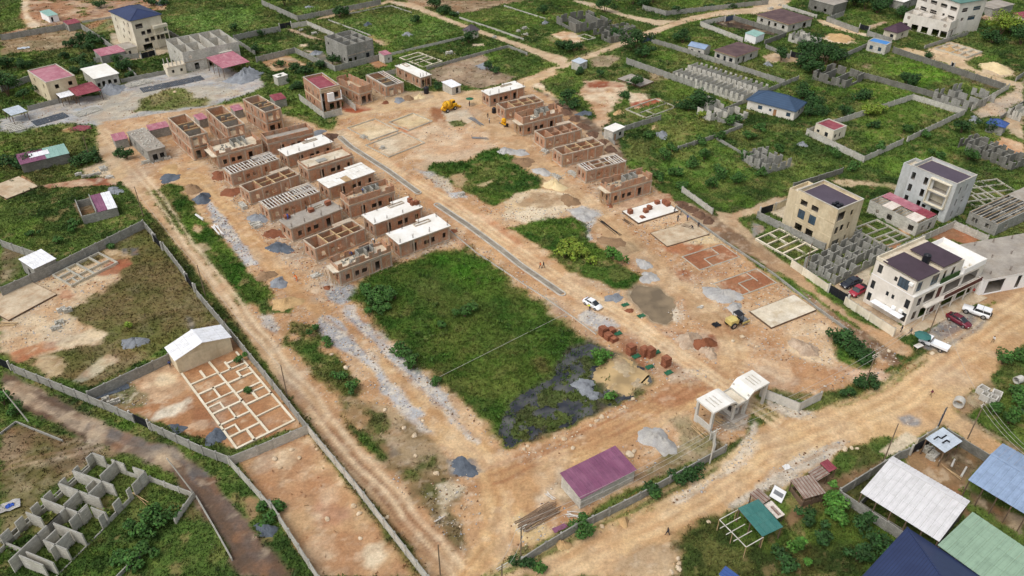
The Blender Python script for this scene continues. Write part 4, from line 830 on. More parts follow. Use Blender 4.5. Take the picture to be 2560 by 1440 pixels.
def house(name,label,cat,A,B,C,h,wall='render_cream',roof=('flat','slab_white'),oh=0.3,F=(),S=(),fl=1,t=0.2,group=None,mark=None,z0=-0.4,skirt=None):
    rk=roof[0];fo=oh if rk!='par' else 0.0
    fr=Fr(A,B,C,h,fo);lx,ly=fr.lx,fr.ly
    th=thing(name,label,cat,fr.x,fr.y,0,fr.rz,group,mark)
    wt=h-{'flat':.2,'par':0.0,'hip':.1,'gable':.03,'mono':.03,'none':0.0}[rk]
    walls4(th,lx,ly,z0,wt,t,wall,F,S,top='concrete_top' if rk in('par','none')else None)
    slab(th,lx-2*t-.02,ly-2*t-.02,0.05,0.12,0,'slab_grey','floor').location=(t+.01,t+.01,0)
    fh=h/fl
    for i in range(1,fl):MB().box(.01,lx-.01,.01,ly-.01,i*fh-.12,i*fh,0).obj('floor','slab_grey',th)
    if rk=='flat':slab(th,lx,ly,wt,h,oh,roof[1],side=roof[2]if len(roof)>2 else 'concrete')
    elif rk=='par':
        ph=roof[2];mat=roof[1]
        MB().box(t,lx-t,t,ly-t,h-ph-.15,h-ph).obj('roof_slab',('slab_cream',),th)
        if mat:
            i=.45 if len(roof)<4 else roof[3]
            MB().box(i,lx-i,i,ly-i,h-ph+.01,h-ph+.09).obj('roof',(mat,),th)
        cp=MB();w=.05
        for q in((-w,lx+w,-w,t+w),(-w,lx+w,ly-t-w,ly+w),(-w,t+w,t+w,ly-t-w),(lx-t-w,lx+w,t+w,ly-t-w)):cp.box(*q,h,h+.1)
        cp.obj('coping',('concrete_top',),th)
    elif rk=='hip':hip_roof(th,lx,ly,h,roof[2],oh,roof[1]);MB().box(.0,lx,.0,ly,h-.12,h-.02).obj('ceiling','slab_grey',th)
    elif rk=='gable':
        mat,rise,ax,nx,ny=roof[1:6]
        x0,x1,y0,y1=-oh,lx+oh,-oh,ly+oh
        if ax=='x':
            m=(y0+y1)/2
            sheet_plane(th,(x0,y0,h),(x1-x0,0,0),(0,m-y0,rise),nx,ny,mat);sheet_plane(th,(x0,y1,h),(x1-x0,0,0),(0,m-y1,rise),nx,ny,mat)
            rc=MB().bar((x0,m,h+rise+.04),(x1,m,h+rise+.04),.4,.05);ga=MB()
            for x in(0,lx-t):ga.add([(x,0,wt),(x,ly,wt),(x,ly/2,h+rise-.12),(x+t,0,wt),(x+t,ly,wt),(x+t,ly/2,h+rise-.12)],[(0,2,1),(3,4,5),(0,3,5,2),(1,2,5,4)])
        else:
            m=(x0+x1)/2
            sheet_plane(th,(x0,y0,h),(0,y1-y0,0),(m-x0,0,rise),nx,ny,mat);sheet_plane(th,(x1,y0,h),(0,y1-y0,0),(m-x1,0,rise),nx,ny,mat)
            rc=MB().bar((m,y0,h+rise+.04),(m,y1,h+rise+.04),.4,.05);ga=MB()
            for y in(0,ly-t):ga.add([(0,y,wt),(lx,y,wt),(lx/2,y,h+rise-.12),(0,y+t,wt),(lx,y+t,wt),(lx/2,y+t,h+rise-.12)],[(0,1,2),(3,5,4),(0,2,5,3),(1,4,5,2)])
        rc.obj('ridge_cap',mat,th);ga.obj('gable',wall,th)
    elif rk=='mono':
        mat,rise,dr,nx,ny=roof[1:6];x0,x1,y0,y1=-oh,lx+oh,-oh,ly+oh
        O,E_,S_={'y+':((x0,y0,h),(x1-x0,0,0),(0,y1-y0,rise)),'y-':((x0,y1,h),(x1-x0,0,0),(0,y0-y1,rise)),
                     'x+':((x0,y0,h),(0,y1-y0,0),(x1-x0,0,rise)),'x-':((x1,y0,h),(0,y1-y0,0),(x0-x1,0,rise))}[dr]
        sheet_plane(th,O,E_,S_,nx,ny,mat)
        k=MB();r=rise*.94
        zc={'y+':(0,0,r,r),'y-':(r,r,0,0),'x+':(0,r,r,0),'x-':(r,0,0,r)}[dr];cs=[(0,0),(lx,0),(lx,ly),(0,ly)]
        k.add([(x,y,wt)for x,y in cs]+[(x,y,wt+z)for(x,y),z in zip(cs,zc)],[(0,1,5,4),(1,2,6,5),(2,3,7,6),(3,0,4,7)]);k.obj('upper_wall',wall,th)
    return th,fr
# ---------------------------------------------------------------- brick houses under construction
WA=[(.15,1.0,1.0,1.3),(.33,1.0,1.0,1.3),(.47,1.3,1.1,1.1),(.72,1.15,.35,2.3)]
WB=[(.29,1.15,.35,2.3),(.53,1.3,1.1,1.1),(.66,.95,1.0,1.4),(.89,.85,1.1,1.3)]
WS=[(.3,.8,1.0,1.4),(.72,.8,1.0,1.4)]
def jag(parent,a,b,t,z0,z1,mat,rng,gaps=0.3,name='wall',step=1.15):
    """unfinished upper wall: pieces of uneven height between window gaps"""
    a,b=Vector(a),Vector(b);L=(b-a).length;s=0.0;mb=MB();d=(b-a)/L
    while s<L-.05:
        w=min(L-s,step*rng.uniform(.7,1.5));r=rng.random()
        hh=z0+(z1-z0)*(rng.uniform(.88,1.0)if r>gaps else rng.uniform(.25,.5))
        mb.seg(a+d*s,a+d*(s+w),t,z0,hh);s+=w
    return mb.obj(name,mat,parent)
def brick_house(label,A,B,C,state,lay='A',seed=1,up=1.6,slabm='slab_white',short=False,mark=None,canopy=False,floors=1,blocks=True):
    if state=='upper' and slabm=='slab_white':slabm=('slab_tan','slab_grey','slab_cream')[seed%3]
    rng=random.Random(seed);solid=state in('slab','parapet','upper','sheets')
    base=3.5*(floors-1);zt=base+(3.85 if solid else 3.6);oh=.3 if state in('slab','sheets')else(.12 if solid else 0.05)
    fr=Fr(A,B,C,zt,oh);lx,ly=fr.lx,fr.ly
    th=thing('brick_house',label,'house',fr.x,fr.y,0,fr.rz,'brick houses under construction',mark)
    F=WA if lay=='A' else WB
    if short:F=[(.3,1.6,.35,2.4),(.75,1.1,.35,2.4)]
    S=WS if not short else[(.15,.8,1,1.4),(.32,.8,1,1.4),(.6,.8,1,1.4),(.85,.8,1,1.4)]
    t=.22
    MB().box(-.1,lx+.1,-.1,ly+.1,-.4,.3,0).obj('plinth','beam',th)
    for k in range(floors):
        zb=3.5*k
        walls4(th,lx,ly,zb+.3,zb+3.3,t,'brick',[(c,w,s_-.3,h_)for c,w,s_,h_ in F]if k==0 else[(c,w,s_,h_)for c,w,s_,h_ in F],[(c,w,s_-.3,h_)for c,w,s_,h_ in S]if not short else S)
        cx=[0.0,.27,.6,1.0]if lay=='B' else[0.0,.24,.61,.8,1.0]
        if short:cx=[0,1]
        for c in cx:pbox(th,'column',c*(lx-.34),c*(lx-.34)+.34,-.04,.24,zb+.3,zb+3.3,'beam')
        for c in([.5,1.0]if not short else[.33,.66,1.0]):pbox(th,'column',-.04,.24,c*(ly-.34),c*(ly-.34)+.34,zb+.3,zb+3.3,'beam')
        rb=MB()
        for q in((-.045,lx+.045,-.045,.25),(-.045,lx+.045,ly-.25,ly+.045),(-.045,.25,.25,ly-.25),(lx-.25,lx+.045,.25,ly-.25)):rb.box(*q,zb+3.3,zb+3.6)
        rb.obj('ring_beam','beam',th)
        if k<floors-1:MB().box(.25,lx-.25,.25,ly-.25,zb+3.4,zb+3.55).obj('floor','slab_grey',th)
    zr=base+3.6
    px_=[.27,.52,.77]if not short else[]
    if state in('open','bare','formwork','half'):
        z_=base+.3
        for i,c in enumerate(px_):
            MB().box(c*lx-.1,c*lx+.1,t,ly-t,z_,base+3.3,0).obj('partition','brick',th)
        MB().box(.27*lx+.1,.52*lx-.1,ly*.5-.1,ly*.5+.1,z_,base+3.3).obj('partition','brick',th)
        MB().box(.52*lx+.1,lx-t,ly*.42-.1,ly*.42+.1,z_,base+3.3).obj('partition','brick',th)
        if short:
            for c in(.3,.6):MB().box(t,lx-t,ly*c-.1,ly*c+.1,z_,base+3.3).obj('partition','block',th)
        MB().box(t,lx-t,t,ly-t,base+.2,base+.32).obj('floor','slab_tan',th)
        if state!='bare':
            for c in px_:pbox(th,'tie_beam',c*lx-.13,c*lx+.13,.25,ly-.25,base+3.3,base+3.6,'timber' if state=='open' else 'beam')
            pbox(th,'tie_beam',.27*lx+.13,.52*lx-.13,ly*.5-.13,ly*.5+.13,base+3.3,base+3.6,'timber');pbox(th,'tie_beam',.52*lx+.13,lx-.25,ly*.42-.13,ly*.42+.13,base+3.3,base+3.58,'timber')
            if short:
                for c in(.3,.6):pbox(th,'tie_beam',.25,lx-.25,ly*c-.13,ly*c+.13,base+3.3,base+3.6,'timber')
    if state in('formwork','half'):
        n=int(lx/.78)
        for i in range(n):
            x=(i+.5)*lx/n
            if state=='half' and .18<x/lx<.62:continue
            y1=ly-.1 if rng.random()>.15 else ly*rng.uniform(.55,.8)
            pbox(th,'slat',x-.13,x+.13,-.1+(0 if not .3<x/lx<.6 else rng.uniform(0,.4)),y1,zr,zr+.07,'timber_pale')
        for y in(.15,ly*.5,ly-.2):pbox(th,'bearer',-.2,lx+.2,y-.05,y+.05,zr-.06+.08,zr+.13,'timber_pale')
    if state=='sheets':
        n=14
        for i in range(n):
            for j in range(2):
                if i in(5,)and j==0 or(i==6 and j==0):continue
                a=ly*.5+(.0 if rng.random()>.3 else .15)
                pbox(th,'roof_panel',-.3+i*(lx+.6)/n,-.3+(i+1)*(lx+.6)/n-.03,(-.3 if j==0 else a+.03),(a if j==0 else ly+.2),zr+.1+.02*((i+j)%2),zr+.2+.02*((i+j)%2),'slab_white')
        MB().box(0,lx,0,ly,zr,zr+.08).obj('decking','timber',th)
    if state in('slab','parapet','upper'):
        slab(th,lx,ly,zr,zr+.25,oh,slabm)
        rebars(th,[(lx*c,y)for c in(.02,.27,.6,.97)for y in(.1,ly-.4)],zr+.25,1.3)
    if state=='slab':
        parapet(th,lx*.32,ly*.22,zr+.25,zr+.55,.16,'beam',name='stair_upstand').location=(lx*.5,ly*.76,0)
    if state=='parapet':
        parapet(th,lx,ly,zr+.25,zr+.25+up,.2,'brick','brick',name='parapet')
        MB().box(lx*.3,lx*.5,ly*.3,ly*.6,zr+.25,zr+.5).obj('rubble','block_top',th)
    if state=='upper':
        z0=zr+.25;e=.11
        jag(th,(0,e),(lx,e),.2,z0,z0+up,'brick',rng,.45);jag(th,(lx-e,.2),(lx-e,ly-.2),.2,z0,z0+up,'brick',rng,.15)
        jag(th,(lx,ly-e),(0,ly-e),.2,z0,z0+up,'brick',rng,.3);jag(th,(e,ly-.2),(e,.2),.2,z0,z0+up,'brick',rng,.4)
        if blocks:
            for(u0,v0,u1,v1)in((.45,.35,.45,.8),(.6,.35,.6,.8),(.72,.3,.72,.8),(.45,.8,.8,.8)):MB().seg((u0*lx,v0*ly),(u1*lx,v1*ly),.16,z0,z0+up*.9).obj('partition','block',th)
        hp=MB()
        for i in range(16):
            x,y=lx*rng.uniform(.15,.5),ly*rng.uniform(.25,.75);a=rng.uniform(0,3);hp.bar((x,y,z0+.12),(x+.5*math.cos(a),y+.5*math.sin(a),z0+.12+rng.uniform(0,.3)),.22)
        hp.obj('block_heap','block',th)
    if not short:
        wx,wl,wy=lx*.64,lx*.36,1.15
        walls4(th,wl,wy,.3,3.3,t,'brick',x0=wx,y0=ly+.05);MB().box(wx-.04,lx+.04,ly+.05,ly+wy+.09,3.3,3.6).obj('wing_beam','beam',th);MB().box(wx-.1,lx+.1,ly+.1,ly+wy+.12,-.4,.3).obj('wing_plinth','beam',th)
        if state in('slab','sheets'):MB().box(wx-.2,lx+oh,ly+oh+.002,ly+wy+.3,zr,zr+.25,1,0).obj('wing_slab',(slabm,'beam'),th)
        elif state=='formwork':
            for k in range(6):pbox(th,'slat',lx*.6,lx+.2,ly*.35+k*.75,ly*.35+k*.75+.16,zr+.14,zr+.2,'timber_pale')
    for k in range(4 if state=='slab' else 9):
        x,y=(rng.uniform(-.5,lx+.5),-rng.uniform(.3,1.1))if k%3 else(-rng.uniform(.3,1.1),rng.uniform(0,ly));h_=rng.uniform(2.2,zr-.1)if k%2 else .12
        MB().bar((x,y,0),(x+rng.uniform(-.4,.4)*(6 if h_<1 else 1),y+rng.uniform(-.1,.5),h_),.09).obj('scaffold_pole','timber',th)
    if canopy:
        mb=MB();w=lx*.2
        mb.add([(-1.2,.2,zr+.02),(-1.2,ly*.9,zr+.02),(0,ly*.9,zr+.02),(0,-.3,zr+.02),(-1.2,.2,zr+.2),(-1.2,ly*.9,zr+.2),(0,ly*.9,zr+.24),(0,-.3,zr+.24)],[(0,1,2,3),(7,6,5,4),(0,3,7,4),(1,0,4,5),(2,1,5,6)])
        mb.obj('canopy',('slab_cream',),th)
        pr=MB()
        for i in range(7):pr.bar((-1.1+rng.uniform(0,.9),ly*.1+i*ly*.12,0),(-1.1+rng.uniform(0,.9),ly*.1+i*ly*.12,zr),.08)
        pr.obj('prop','timber',th)
    return th,fr
# ---------------------------------------------------------------- roofless block shells and foundations
def shell(name,label,A,B,C,h,plan,mat='block',t=.18,group=None,mark=None,cat='ruin',href=None,top='block_top'):
    """walls on a plan in frame fractions: (u0,v0,u1,v1[,z0,z1])"""
    fr=Fr(A,B,C,h if href is None else href);th=thing(name,label,cat,fr.x,fr.y,0,fr.rz,group,mark)
    for s in plan:
        z0,z1=(s[4],s[5])if len(s)>4 else(-.3,h)
        z1=h*z1 if len(s)>4 and z1<=1.0 else z1
        p,q=Vector((s[0]*fr.lx,s[1]*fr.ly)),Vector((s[2]*fr.lx,s[3]*fr.ly));d=(q-p)
        if d.length<.02:continue
        d=d.normalized()*(t*.47)
        MB().seg(p-d,q+d,t,-.3 if z0<=0 else z0,z1,0,1).obj('wall',(mat,top),th)
    return th,fr
def rough_plan(nx,ny,seed,win=True,door=.18,miss=0.0,jit=.2):
    """room grid: outer walls with window gaps over low sills, inner walls with door gaps"""
    r=random.Random(seed);pl=[]
    def run(u0,v0,u1,v1,outer):
        if r.random()<miss:return
        if outer and win:
            a,b=r.uniform(.3,.42),r.uniform(.6,.72)
            f=lambda t:(u0+(u1-u0)*t,v0+(v1-v0)*t)
            h1,h2=r.uniform(1-jit,1),r.uniform(1-jit,1)
            pl.append((*f(0),*f(a),0,h1));pl.append((*f(a),*f(b),0,.32));pl.append((*f(b),*f(1),0,h2))
        else:
            f=lambda t:(u0+(u1-u0)*t,v0+(v1-v0)*t);g=r.uniform(.05,.25)
            pl.append((*f(0),*f(1-door-g if door else 1),0,r.uniform(1-jit*.6,1)))
    xs=[i/nx+(r.uniform(-.04,.04)if 0<i<nx else 0)for i in range(nx+1)];ys=[i/ny+(r.uniform(-.05,.05)if 0<i<ny else 0)for i in range(ny+1)]
    for j,y in enumerate(ys):
        for i in range(nx):run(xs[i],y,xs[i+1],y,j in(0,ny))
    for i,x in enumerate(xs):
        for j in range(ny):run(x,ys[j],x,ys[j+1],i in(0,nx))
    return pl
def grid_plan(us,vs,skip=()):
    pl=[]
    for j,v in enumerate(vs):pl.append((us[0],v,us[-1],v))
    for i,u in enumerate(us):
        for j in range(len(vs)-1):
            if(i,j)in skip:continue
            pl.append((u,vs[j],u,vs[j+1]))
    return pl
def foundation(label,A,B,C,plan,h=.35,mat='found_side',top='found_white',t=.28,mark=None,name='foundation_walls',group='house foundations'):
    fr=Fr(A,B,C,h);th=thing(name,label,'foundation',fr.x,fr.y,0,fr.rz,group,mark)
    for i,s in enumerate(plan):
        p,q=Vector((s[0]*fr.lx,s[1]*fr.ly)),Vector((s[2]*fr.lx,s[3]*fr.ly));d=(q-p)
        if d.length<.05:continue
        d=d.normalized()*(t*.5)
        MB().seg(p-d,q+d,t*RNG.uniform(.8,1.3),-.2,h-.002*(i%5),0,1).obj('footing',(mat,top),th)
    return th,fr
def flat_slab(label,A,B,C,h=.4,mat='slab_white',side='found_side',mark=None,name='floor_slab'):
    fr=Fr(A,B,C,h);th=thing(name,label,'slab',fr.x,fr.y,0,fr.rz,'bare floor slabs',mark)
    MB().box(0,fr.lx,0,fr.ly,-.3,h,1,0).obj('slab',(mat,side),th)
    k=MB()
    for q in((-.05,fr.lx+.05,-.05,0),(-.05,fr.lx+.05,fr.ly,fr.ly+.05),(-.05,0,0,fr.ly),(fr.lx,fr.lx+.05,0,fr.ly)):k.box(*q,-.2,h+.03)
    k.obj('edge_board','timber_dark',th);return th,fr
FENCES=[]
def fence(label,pts,h=2.0,at='top',mat='block',span=3.2,pier=.34,t=.16,cat='wall',name='boundary_wall',mark=None,top='block_top',ph=.12):
    w=[P(*p,h if at=='top' else 0.0)for p in pts]
    th=thing(name,label,cat,w[0].x,w[0].y,0,0,'plot boundary walls',mark)
    o=w[0]
    for a,b in zip(w[:-1],w[1:]):
        a,b=Vector((a.x-o.x,a.y-o.y)),Vector((b.x-o.x,b.y-o.y));L=(b-a).length;n=max(1,round(L/span));ang=math.atan2(b.y-a.y,b.x-a.x)
        ln=round(L/n,2);key=('fence',ln,h,mat,t)
        if key not in BOXC:BOXC[key]=MB().box(0,ln,-t/2,t/2,-.4,h,0,1).mesh('panel',(mat,top))
        kp=('pier',h,mat,pier)
        if pier and kp not in BOXC:BOXC[kp]=MB().box(-pier/2,pier/2,-pier/2,pier/2,-.4,h+ph,0,1).mesh('pier',(mat,top))
        for i in range(n):
            p=a+(b-a)*(i/n);e=put('panel',BOXC[key],th);e.location=(p.x,p.y,RNG.uniform(-.05,.03));e.rotation_euler=(0,0,ang)
            if pier:e=put('pier',BOXC[kp],th);e.location=(p.x,p.y,0);e.rotation_euler=(0,0,ang)
        if pier:e=put('pier',BOXC[kp],th);e.location=(b.x,b.y,0);e.rotation_euler=(0,0,ang)
    return th
def gate(label,a,b,h=2.1,mat='gate_black',at='bottom'):
    p,q=P(*a,0 if at=='bottom' else h),P(*b,0 if at=='bottom' else h);L=math.hypot(q.x-p.x,q.y-p.y)
    th=thing('metal_gate',label,'gate',p.x,p.y,0,math.atan2(q.y-p.y,q.x-p.x),'metal yard gates')
    for s in(0,1):
        a0,a1=s*L/2+.03,(s+1)*L/2-.03
        lf=MB().box(a0,a1,-.03,.03,.08,h-.05).obj('leaf',mat,th);mb=MB()
        for i in range(max(3,int((a1-a0)/.35))):
            x=a0+(i+.5)*(a1-a0)/max(3,int((a1-a0)/.35));mb.box(x-.03,x+.03,-.07,-.03,.1,h-.1)
        mb.box(a0,a1,-.09,-.04,h*.5,h*.5+.08);mb.obj('rail',mat,lf)
    for x in(-.15,L+.15):pbox(th,'gate_post',x-.15,x+.15,-.15,.15,-.3,h+.25,'concrete')
    return th
# ---------------------------------------------------------------- heaps, stacks, stones
def pile(label,c,wpx,h,mat,dy=.8,name=None,seed=0,rz=None,p=1.15,cat='heap',group=None,mark=None):
    o=P(*c);r=wpx/2*mpp(*c);rng=np.random.RandomState(seed+int(c[0])*7+int(c[1]));K,R=26,9
    ph=rng.uniform(0,6.28,4);v,f=[(0,0,h)],[]
    for i in range(1,R+1):
        q=i/R
        for k in range(K):
            a=2*math.pi*k/K;e=1+.16*math.sin(2*a+ph[0])+.13*math.sin(3*a+ph[1])+.09*math.sin(5*a+ph[2])+.07*math.sin(9*a+ph[3])+rng.uniform(-.07,.07)*(i>R-3)
            z=h*((1-q)**p*.8+.35*max(0,1-math.hypot(q*math.cos(a)-.4,q*math.sin(a)-.15)*2.4))*(1+.3*rng.uniform(-1,1)*(q<.95))
            if i==R:z=-.15
            v.append((r*q*e*math.cos(a),r*dy*q*e*math.sin(a),z))
    for k in range(K):f.append((0,1+k,1+(k+1)%K))
    for i in range(R-1):
        for k in range(K):a,b=1+i*K+k,1+i*K+(k+1)%K;f.append((a,a+K,b+K,b))
    mb=MB();mb.add(v,f)
    nm=name or{'gravel':'gravel_pile','sand':'sand_pile','soil':'soil_heap','rubble':'rubble_heap'}[mat.split('_')[0]]
    ob=mb.obj(nm,mat,None,smooth=True);ob.location=(o.x,o.y,0.0);ob.rotation_euler=(0,0,rng.uniform(0,6.28)if rz is None else rz)
    tag(ob,label,cat,group or{'gravel':'gravel piles','sand':'sand piles','soil':'soil heaps','rubble':'rubble heaps'}[mat.split('_')[0]])
    if mark:LAND.append((o.x,o.y,mark))
    return ob
def brick_stack(label,c,z=0.0,n=(1.1,1.1,1.1),rz=.6,seed=0,mat='brick_new',parent=None):
    o=P(*c,z)if not isinstance(c,Vector)else c;rng=random.Random(seed+int(o.x*10));mb=MB();k=int(n[2]/.22)
    for i in range(k):
        j=lambda:rng.uniform(-.05,.05)
        if i==k-1 and rng.random()>.4:mb.box(-n[0]/2+j(),n[0]/2*rng.uniform(.2,.8),-n[1]/2+j(),n[1]/2+j(),i*.22,(i+1)*.22-.015)
        else:mb.box(-n[0]/2+j(),n[0]/2+j(),-n[1]/2+j(),n[1]/2+j(),i*.22,(i+1)*.22-.015)
    ob=mb.obj('brick_stack',mat);ob.location=(o.x,o.y,z+.0);ob.rotation_euler=(0,0,rz);tag(ob,label,'bricks','stacks of bricks');return ob
def block_stack(label,c,n=(5,3,4),rz=.6,seed=0,mat='block_pale',z=0.0,b=(.42,.22,.24),loose=.15,name='block_stack',cat='blocks'):
    o=P(*c,z);rng=random.Random(seed+int(c[0]));mb=MB()
    for i in range(n[0]):
        for j in range(n[1]):
            hh=n[2]-(rng.randint(0,2)if rng.random()<.5 else 0)
            for k in range(max(1,hh)):
                x,y=(i-n[0]/2)*b[0]+rng.uniform(-.03,.03),(j-n[1]/2)*b[1]*1.15+rng.uniform(-.03,.03);mb.box(x,x+b[0]*.94,y,y+b[1],k*b[2],k*b[2]+b[2]*.96)
    for q in range(int(n[0]*n[1]*loose)+2):
        a,d=rng.uniform(0,6.28),rng.uniform(.8,1.5)*max(n[0]*b[0],n[1]*b[1])*.6;x,y=d*math.cos(a),d*math.sin(a);e=rng.uniform(0,3);mb.bar((x,y,.1),(x+.4*math.cos(e),y+.4*math.sin(e),.12),.2)
    ob=mb.obj(name,mat);ob.location=(o.x,o.y,z);ob.rotation_euler=(0,0,rz);tag(ob,label,cat,'stacks of concrete blocks');return ob
def stones(name,label,areas,dens,smin,smax,cols,seed=5):
    """loose stones too many to count, one sheet of small rocks"""
    rng=np.random.RandomState(seed);pts=[]
    for poly,k in areas:
        w=[P(*p)for p in poly];xs=[p.x for p in w];ys=[p.y for p in w];n=int((max(xs)-min(xs))*(max(ys)-min(ys))*dens*k)
        x,y=rng.uniform(min(xs),max(xs),n),rng.uniform(min(ys),max(ys),n);ins=np.zeros(n,bool)
        for i in range(len(w)):
            a,b=w[i],w[(i+1)%len(w)];c=(a.y>y)!=(b.y>y);ins^=c&(x<a.x+(y-a.y)*(b.x-a.x)/((b.y-a.y)or 1e-9))
        pts.append(np.stack([x[ins],y[ins]],1))
    rock_mesh(name,label,np.concatenate(pts),smin,smax,cols,rng)
def rock_mesh(name,label,p,smin,smax,cols,rng):
    n=len(p);oc=np.array([(1,0,0),(0,1,0),(-1,0,0),(0,-1,0),(0,0,1),(0,0,-.6)],float);fc=np.array([(0,1,4),(1,2,4),(2,3,4),(3,0,4),(1,0,5),(2,1,5),(3,2,5),(0,3,5)])
    s=smin+(smax-smin)*rng.rand(n)**2.4;a=rng.uniform(0,6.28,n);v=oc[None]*(s[:,None,None]*rng.uniform(.6,1.2,(n,6,1)))*np.array([1,.8,.7])
    ca,sa=np.cos(a)[:,None],np.sin(a)[:,None];X=v[:,:,0]*ca-v[:,:,1]*sa;Y=v[:,:,0]*sa+v[:,:,1]*ca
    co=np.stack([X+p[:,:1],Y+p[:,1:2],v[:,:,2]+.02],2).reshape(-1,3);fs=(fc[None]+6*np.arange(n)[:,None,None]).reshape(-1,3)
    c=np.array([hc(*q)for q in cols])[rng.randint(0,len(cols),n)]*rng.uniform(.8,1.15,(n,1))
    ob=put(name,np_mesh(name,co,fs,np.repeat(c,6,0),'stones'));ob['kind']='stuff';ob['label']=label
BOULD=[]
def boulder(c,s,seed=0):
    rng=random.Random(seed+int(c[0]*3+c[1]));bm=bmesh.new();bmesh.ops.create_icosphere(bm,subdivisions=2,radius=1.0)
    for v in bm.verts:v.co*=1+rng.uniform(-.16,.16)
    for v in bm.verts:v.co=Vector((v.co.x*s*1.1,v.co.y*s*.85,max(-.2*s,v.co.z*s*.7)))
    me=bpy.data.meshes.new('boulder');bm.to_mesh(me);bm.free();me.materials.append(MATS['rock'])
    o=P(*c);ob=put('boulder',me);ob.location=(o.x,o.y,.15*s);ob.rotation_euler=(0,0,rng.uniform(0,6));BOULD.append(ob);return ob
# ================================================================ THE BRICK ESTATE
bh=brick_house
# nearer column along the middle road
bh('long brick house under a clean white slab, nearest the green field',(963.6,583.6),(996.9,611.4),(1127.5,564.2),'slab','B',1,mark='the white-slab house by the green field')
bh('brick house with white slab and brick stacks on its right end',(901,537.8),(934.4,561.4),(1059.4,518.3),'slab','B',2,mark='the white slab with brick stacks')
bh('brick house with half-built upper walls and grey block heaps on the slab',(845,496),(872,514),(991,480),'upper','B',3,up=1.7,mark='the half-built upper storey beside the drain')
bh('brick house roofed with pale boards split by a dark gap',(791.4,448.9),(820.6,469.7),(938.6,428),'sheets','B',4)
bh('brick house with cream slab inside a low brick parapet',(741.4,405),(769,425),(884.4,390),'parapet','B',5,up=.55,slabm='slab_cream')
bh('brick house under a white board deck beside the dug-up road end',(694,373.6),(716.4,390.3),(833,354),'slab','B',6)
bh('brick house with tall brick parapet round grey block heaps',(651,343),(668,360),(786,332),'parapet','B',7,up=1.2,slabm='slab_grey')
# outer left column
bh('brick house with jagged upper walls and triangular pale canopy near gravel yard',(822,658),(846,679),(980,629),'upper','A',8,up=1.7,canopy=True,mark='the jagged brick house with the canopy')
bh('roofless brick house with tan tie beams over open rooms, second from field',(755.3,598.9),(787.2,622.5),(913.6,571),'open','A',9)
bh('brick house with grey slab carrying three brick stacks',(698,549),(726,572.5),(856,519.7),'slab','A',10,slabm='slab_grey',mark='the grey-slab house')
bh('brick house covered by pale slats with closer slats at its right end',(649.7,503),(670.6,523.9),(798.3,478),'formwork','A',11)
bh('roofless brick house with tie beams between two slatted houses',(601.4,461.4),(622.2,480.8),(747,434),'open','A',12)
bh('slat-covered brick house nearest the left lane crossing',(558.3,419.7),(576.4,436.4),(697,396),'formwork','A',13)
bh('brick house with jagged upper storey at the far end of left column',(518,368),(541,391),(656,360),'upper','A',14,up=1.5,canopy=True)
# far group set at right angles
bh('tall two-storey roofless brick house, leftmost of three',(418,294.4),(472,343),(519,331),'open','A',15,short=True,floors=2)
bh('two-storey roofless brick house, middle of the three, with grey inner walls',(514,272),(566.7,320),(611,308),'open','A',16,short=True,floors=2)
bh('two-storey roofless brick house, rightmost of three, next to red roof',(605.6,247),(662,281),(702.5,269.4),'open','A',17,short=True,floors=2)
bh('unfinished brick house with notched upper walls beside the red-roofed house',(838,210),(899,235),(933,226),'upper','A',18,up=2.3,short=True,blocks=False)
bh('single-storey brick house with white slats over half its rooms',(913.6,187.5),(964,217),(1009.4,205.6),'half','A',19,short=True)
bh('far brick house with bright white slab beside the weedy plot',(987,164),(1051,194.4),(1080,186),'slab','A',20,short=True,mark='the far white-slab brick house')
# right column
bh('brick house with white slab at the top of the right-hand row',(1205,226),(1223,239),(1312,215),'slab','A',21,mark='the white-slab house at the head of the right row')
bh('roofless brick house with brown tie beams, second of right row',(1248,257),(1262,273.6),(1356,250),'open','A',22)
bh('brick house of right row with tall upper walls and pale block partitions',(1288,296),(1307,311),(1406,284),'upper','A',23,up=2.1,canopy=True)
bh('brick house of right row with plain uneven wall tops and no beams',(1337.8,326),(1362.8,345.8),(1454,322),'bare','A',24)
bh('roofless brick house of right row with fresh yellow timber beams',(1385,369),(1405.8,387.5),(1508.6,359.7),'open','A',25)
bh('brick house of right row with white slats round an open middle',(1439,411),(1465.6,428),(1568,404),'half','A',26)
bh('last brick house of right row, broken upper walls and small canopy',(1499,462),(1525,481),(1631,450),'upper','A',27,up=1.8,canopy=True,mark='the last house of the right row')
# grey block house with rubble on its slab
t_,f_=house('block_house','low grey block house with rubble strewn over its flat slab','house',(319,329),(367,379),(412.5,365),3.7,'block',('flat','slab_grey','block'),.2,[(.35,1.3,.1,2.2),(.75,1.2,.8,1.4)],[(.3,1,1,1.2),(.7,1,1,1.2)])
mb=MB();r_=random.Random(3)
for i in range(70):
    x,y,a=f_.lx*r_.uniform(.05,.95),f_.ly*r_.uniform(.05,.95),r_.uniform(0,3);mb.bar((x,y,3.75),(x+.45*math.cos(a),y+.45*math.sin(a),3.78+r_.uniform(0,.3)),.2)
mb.obj('loose_blocks','block_pale',t_)
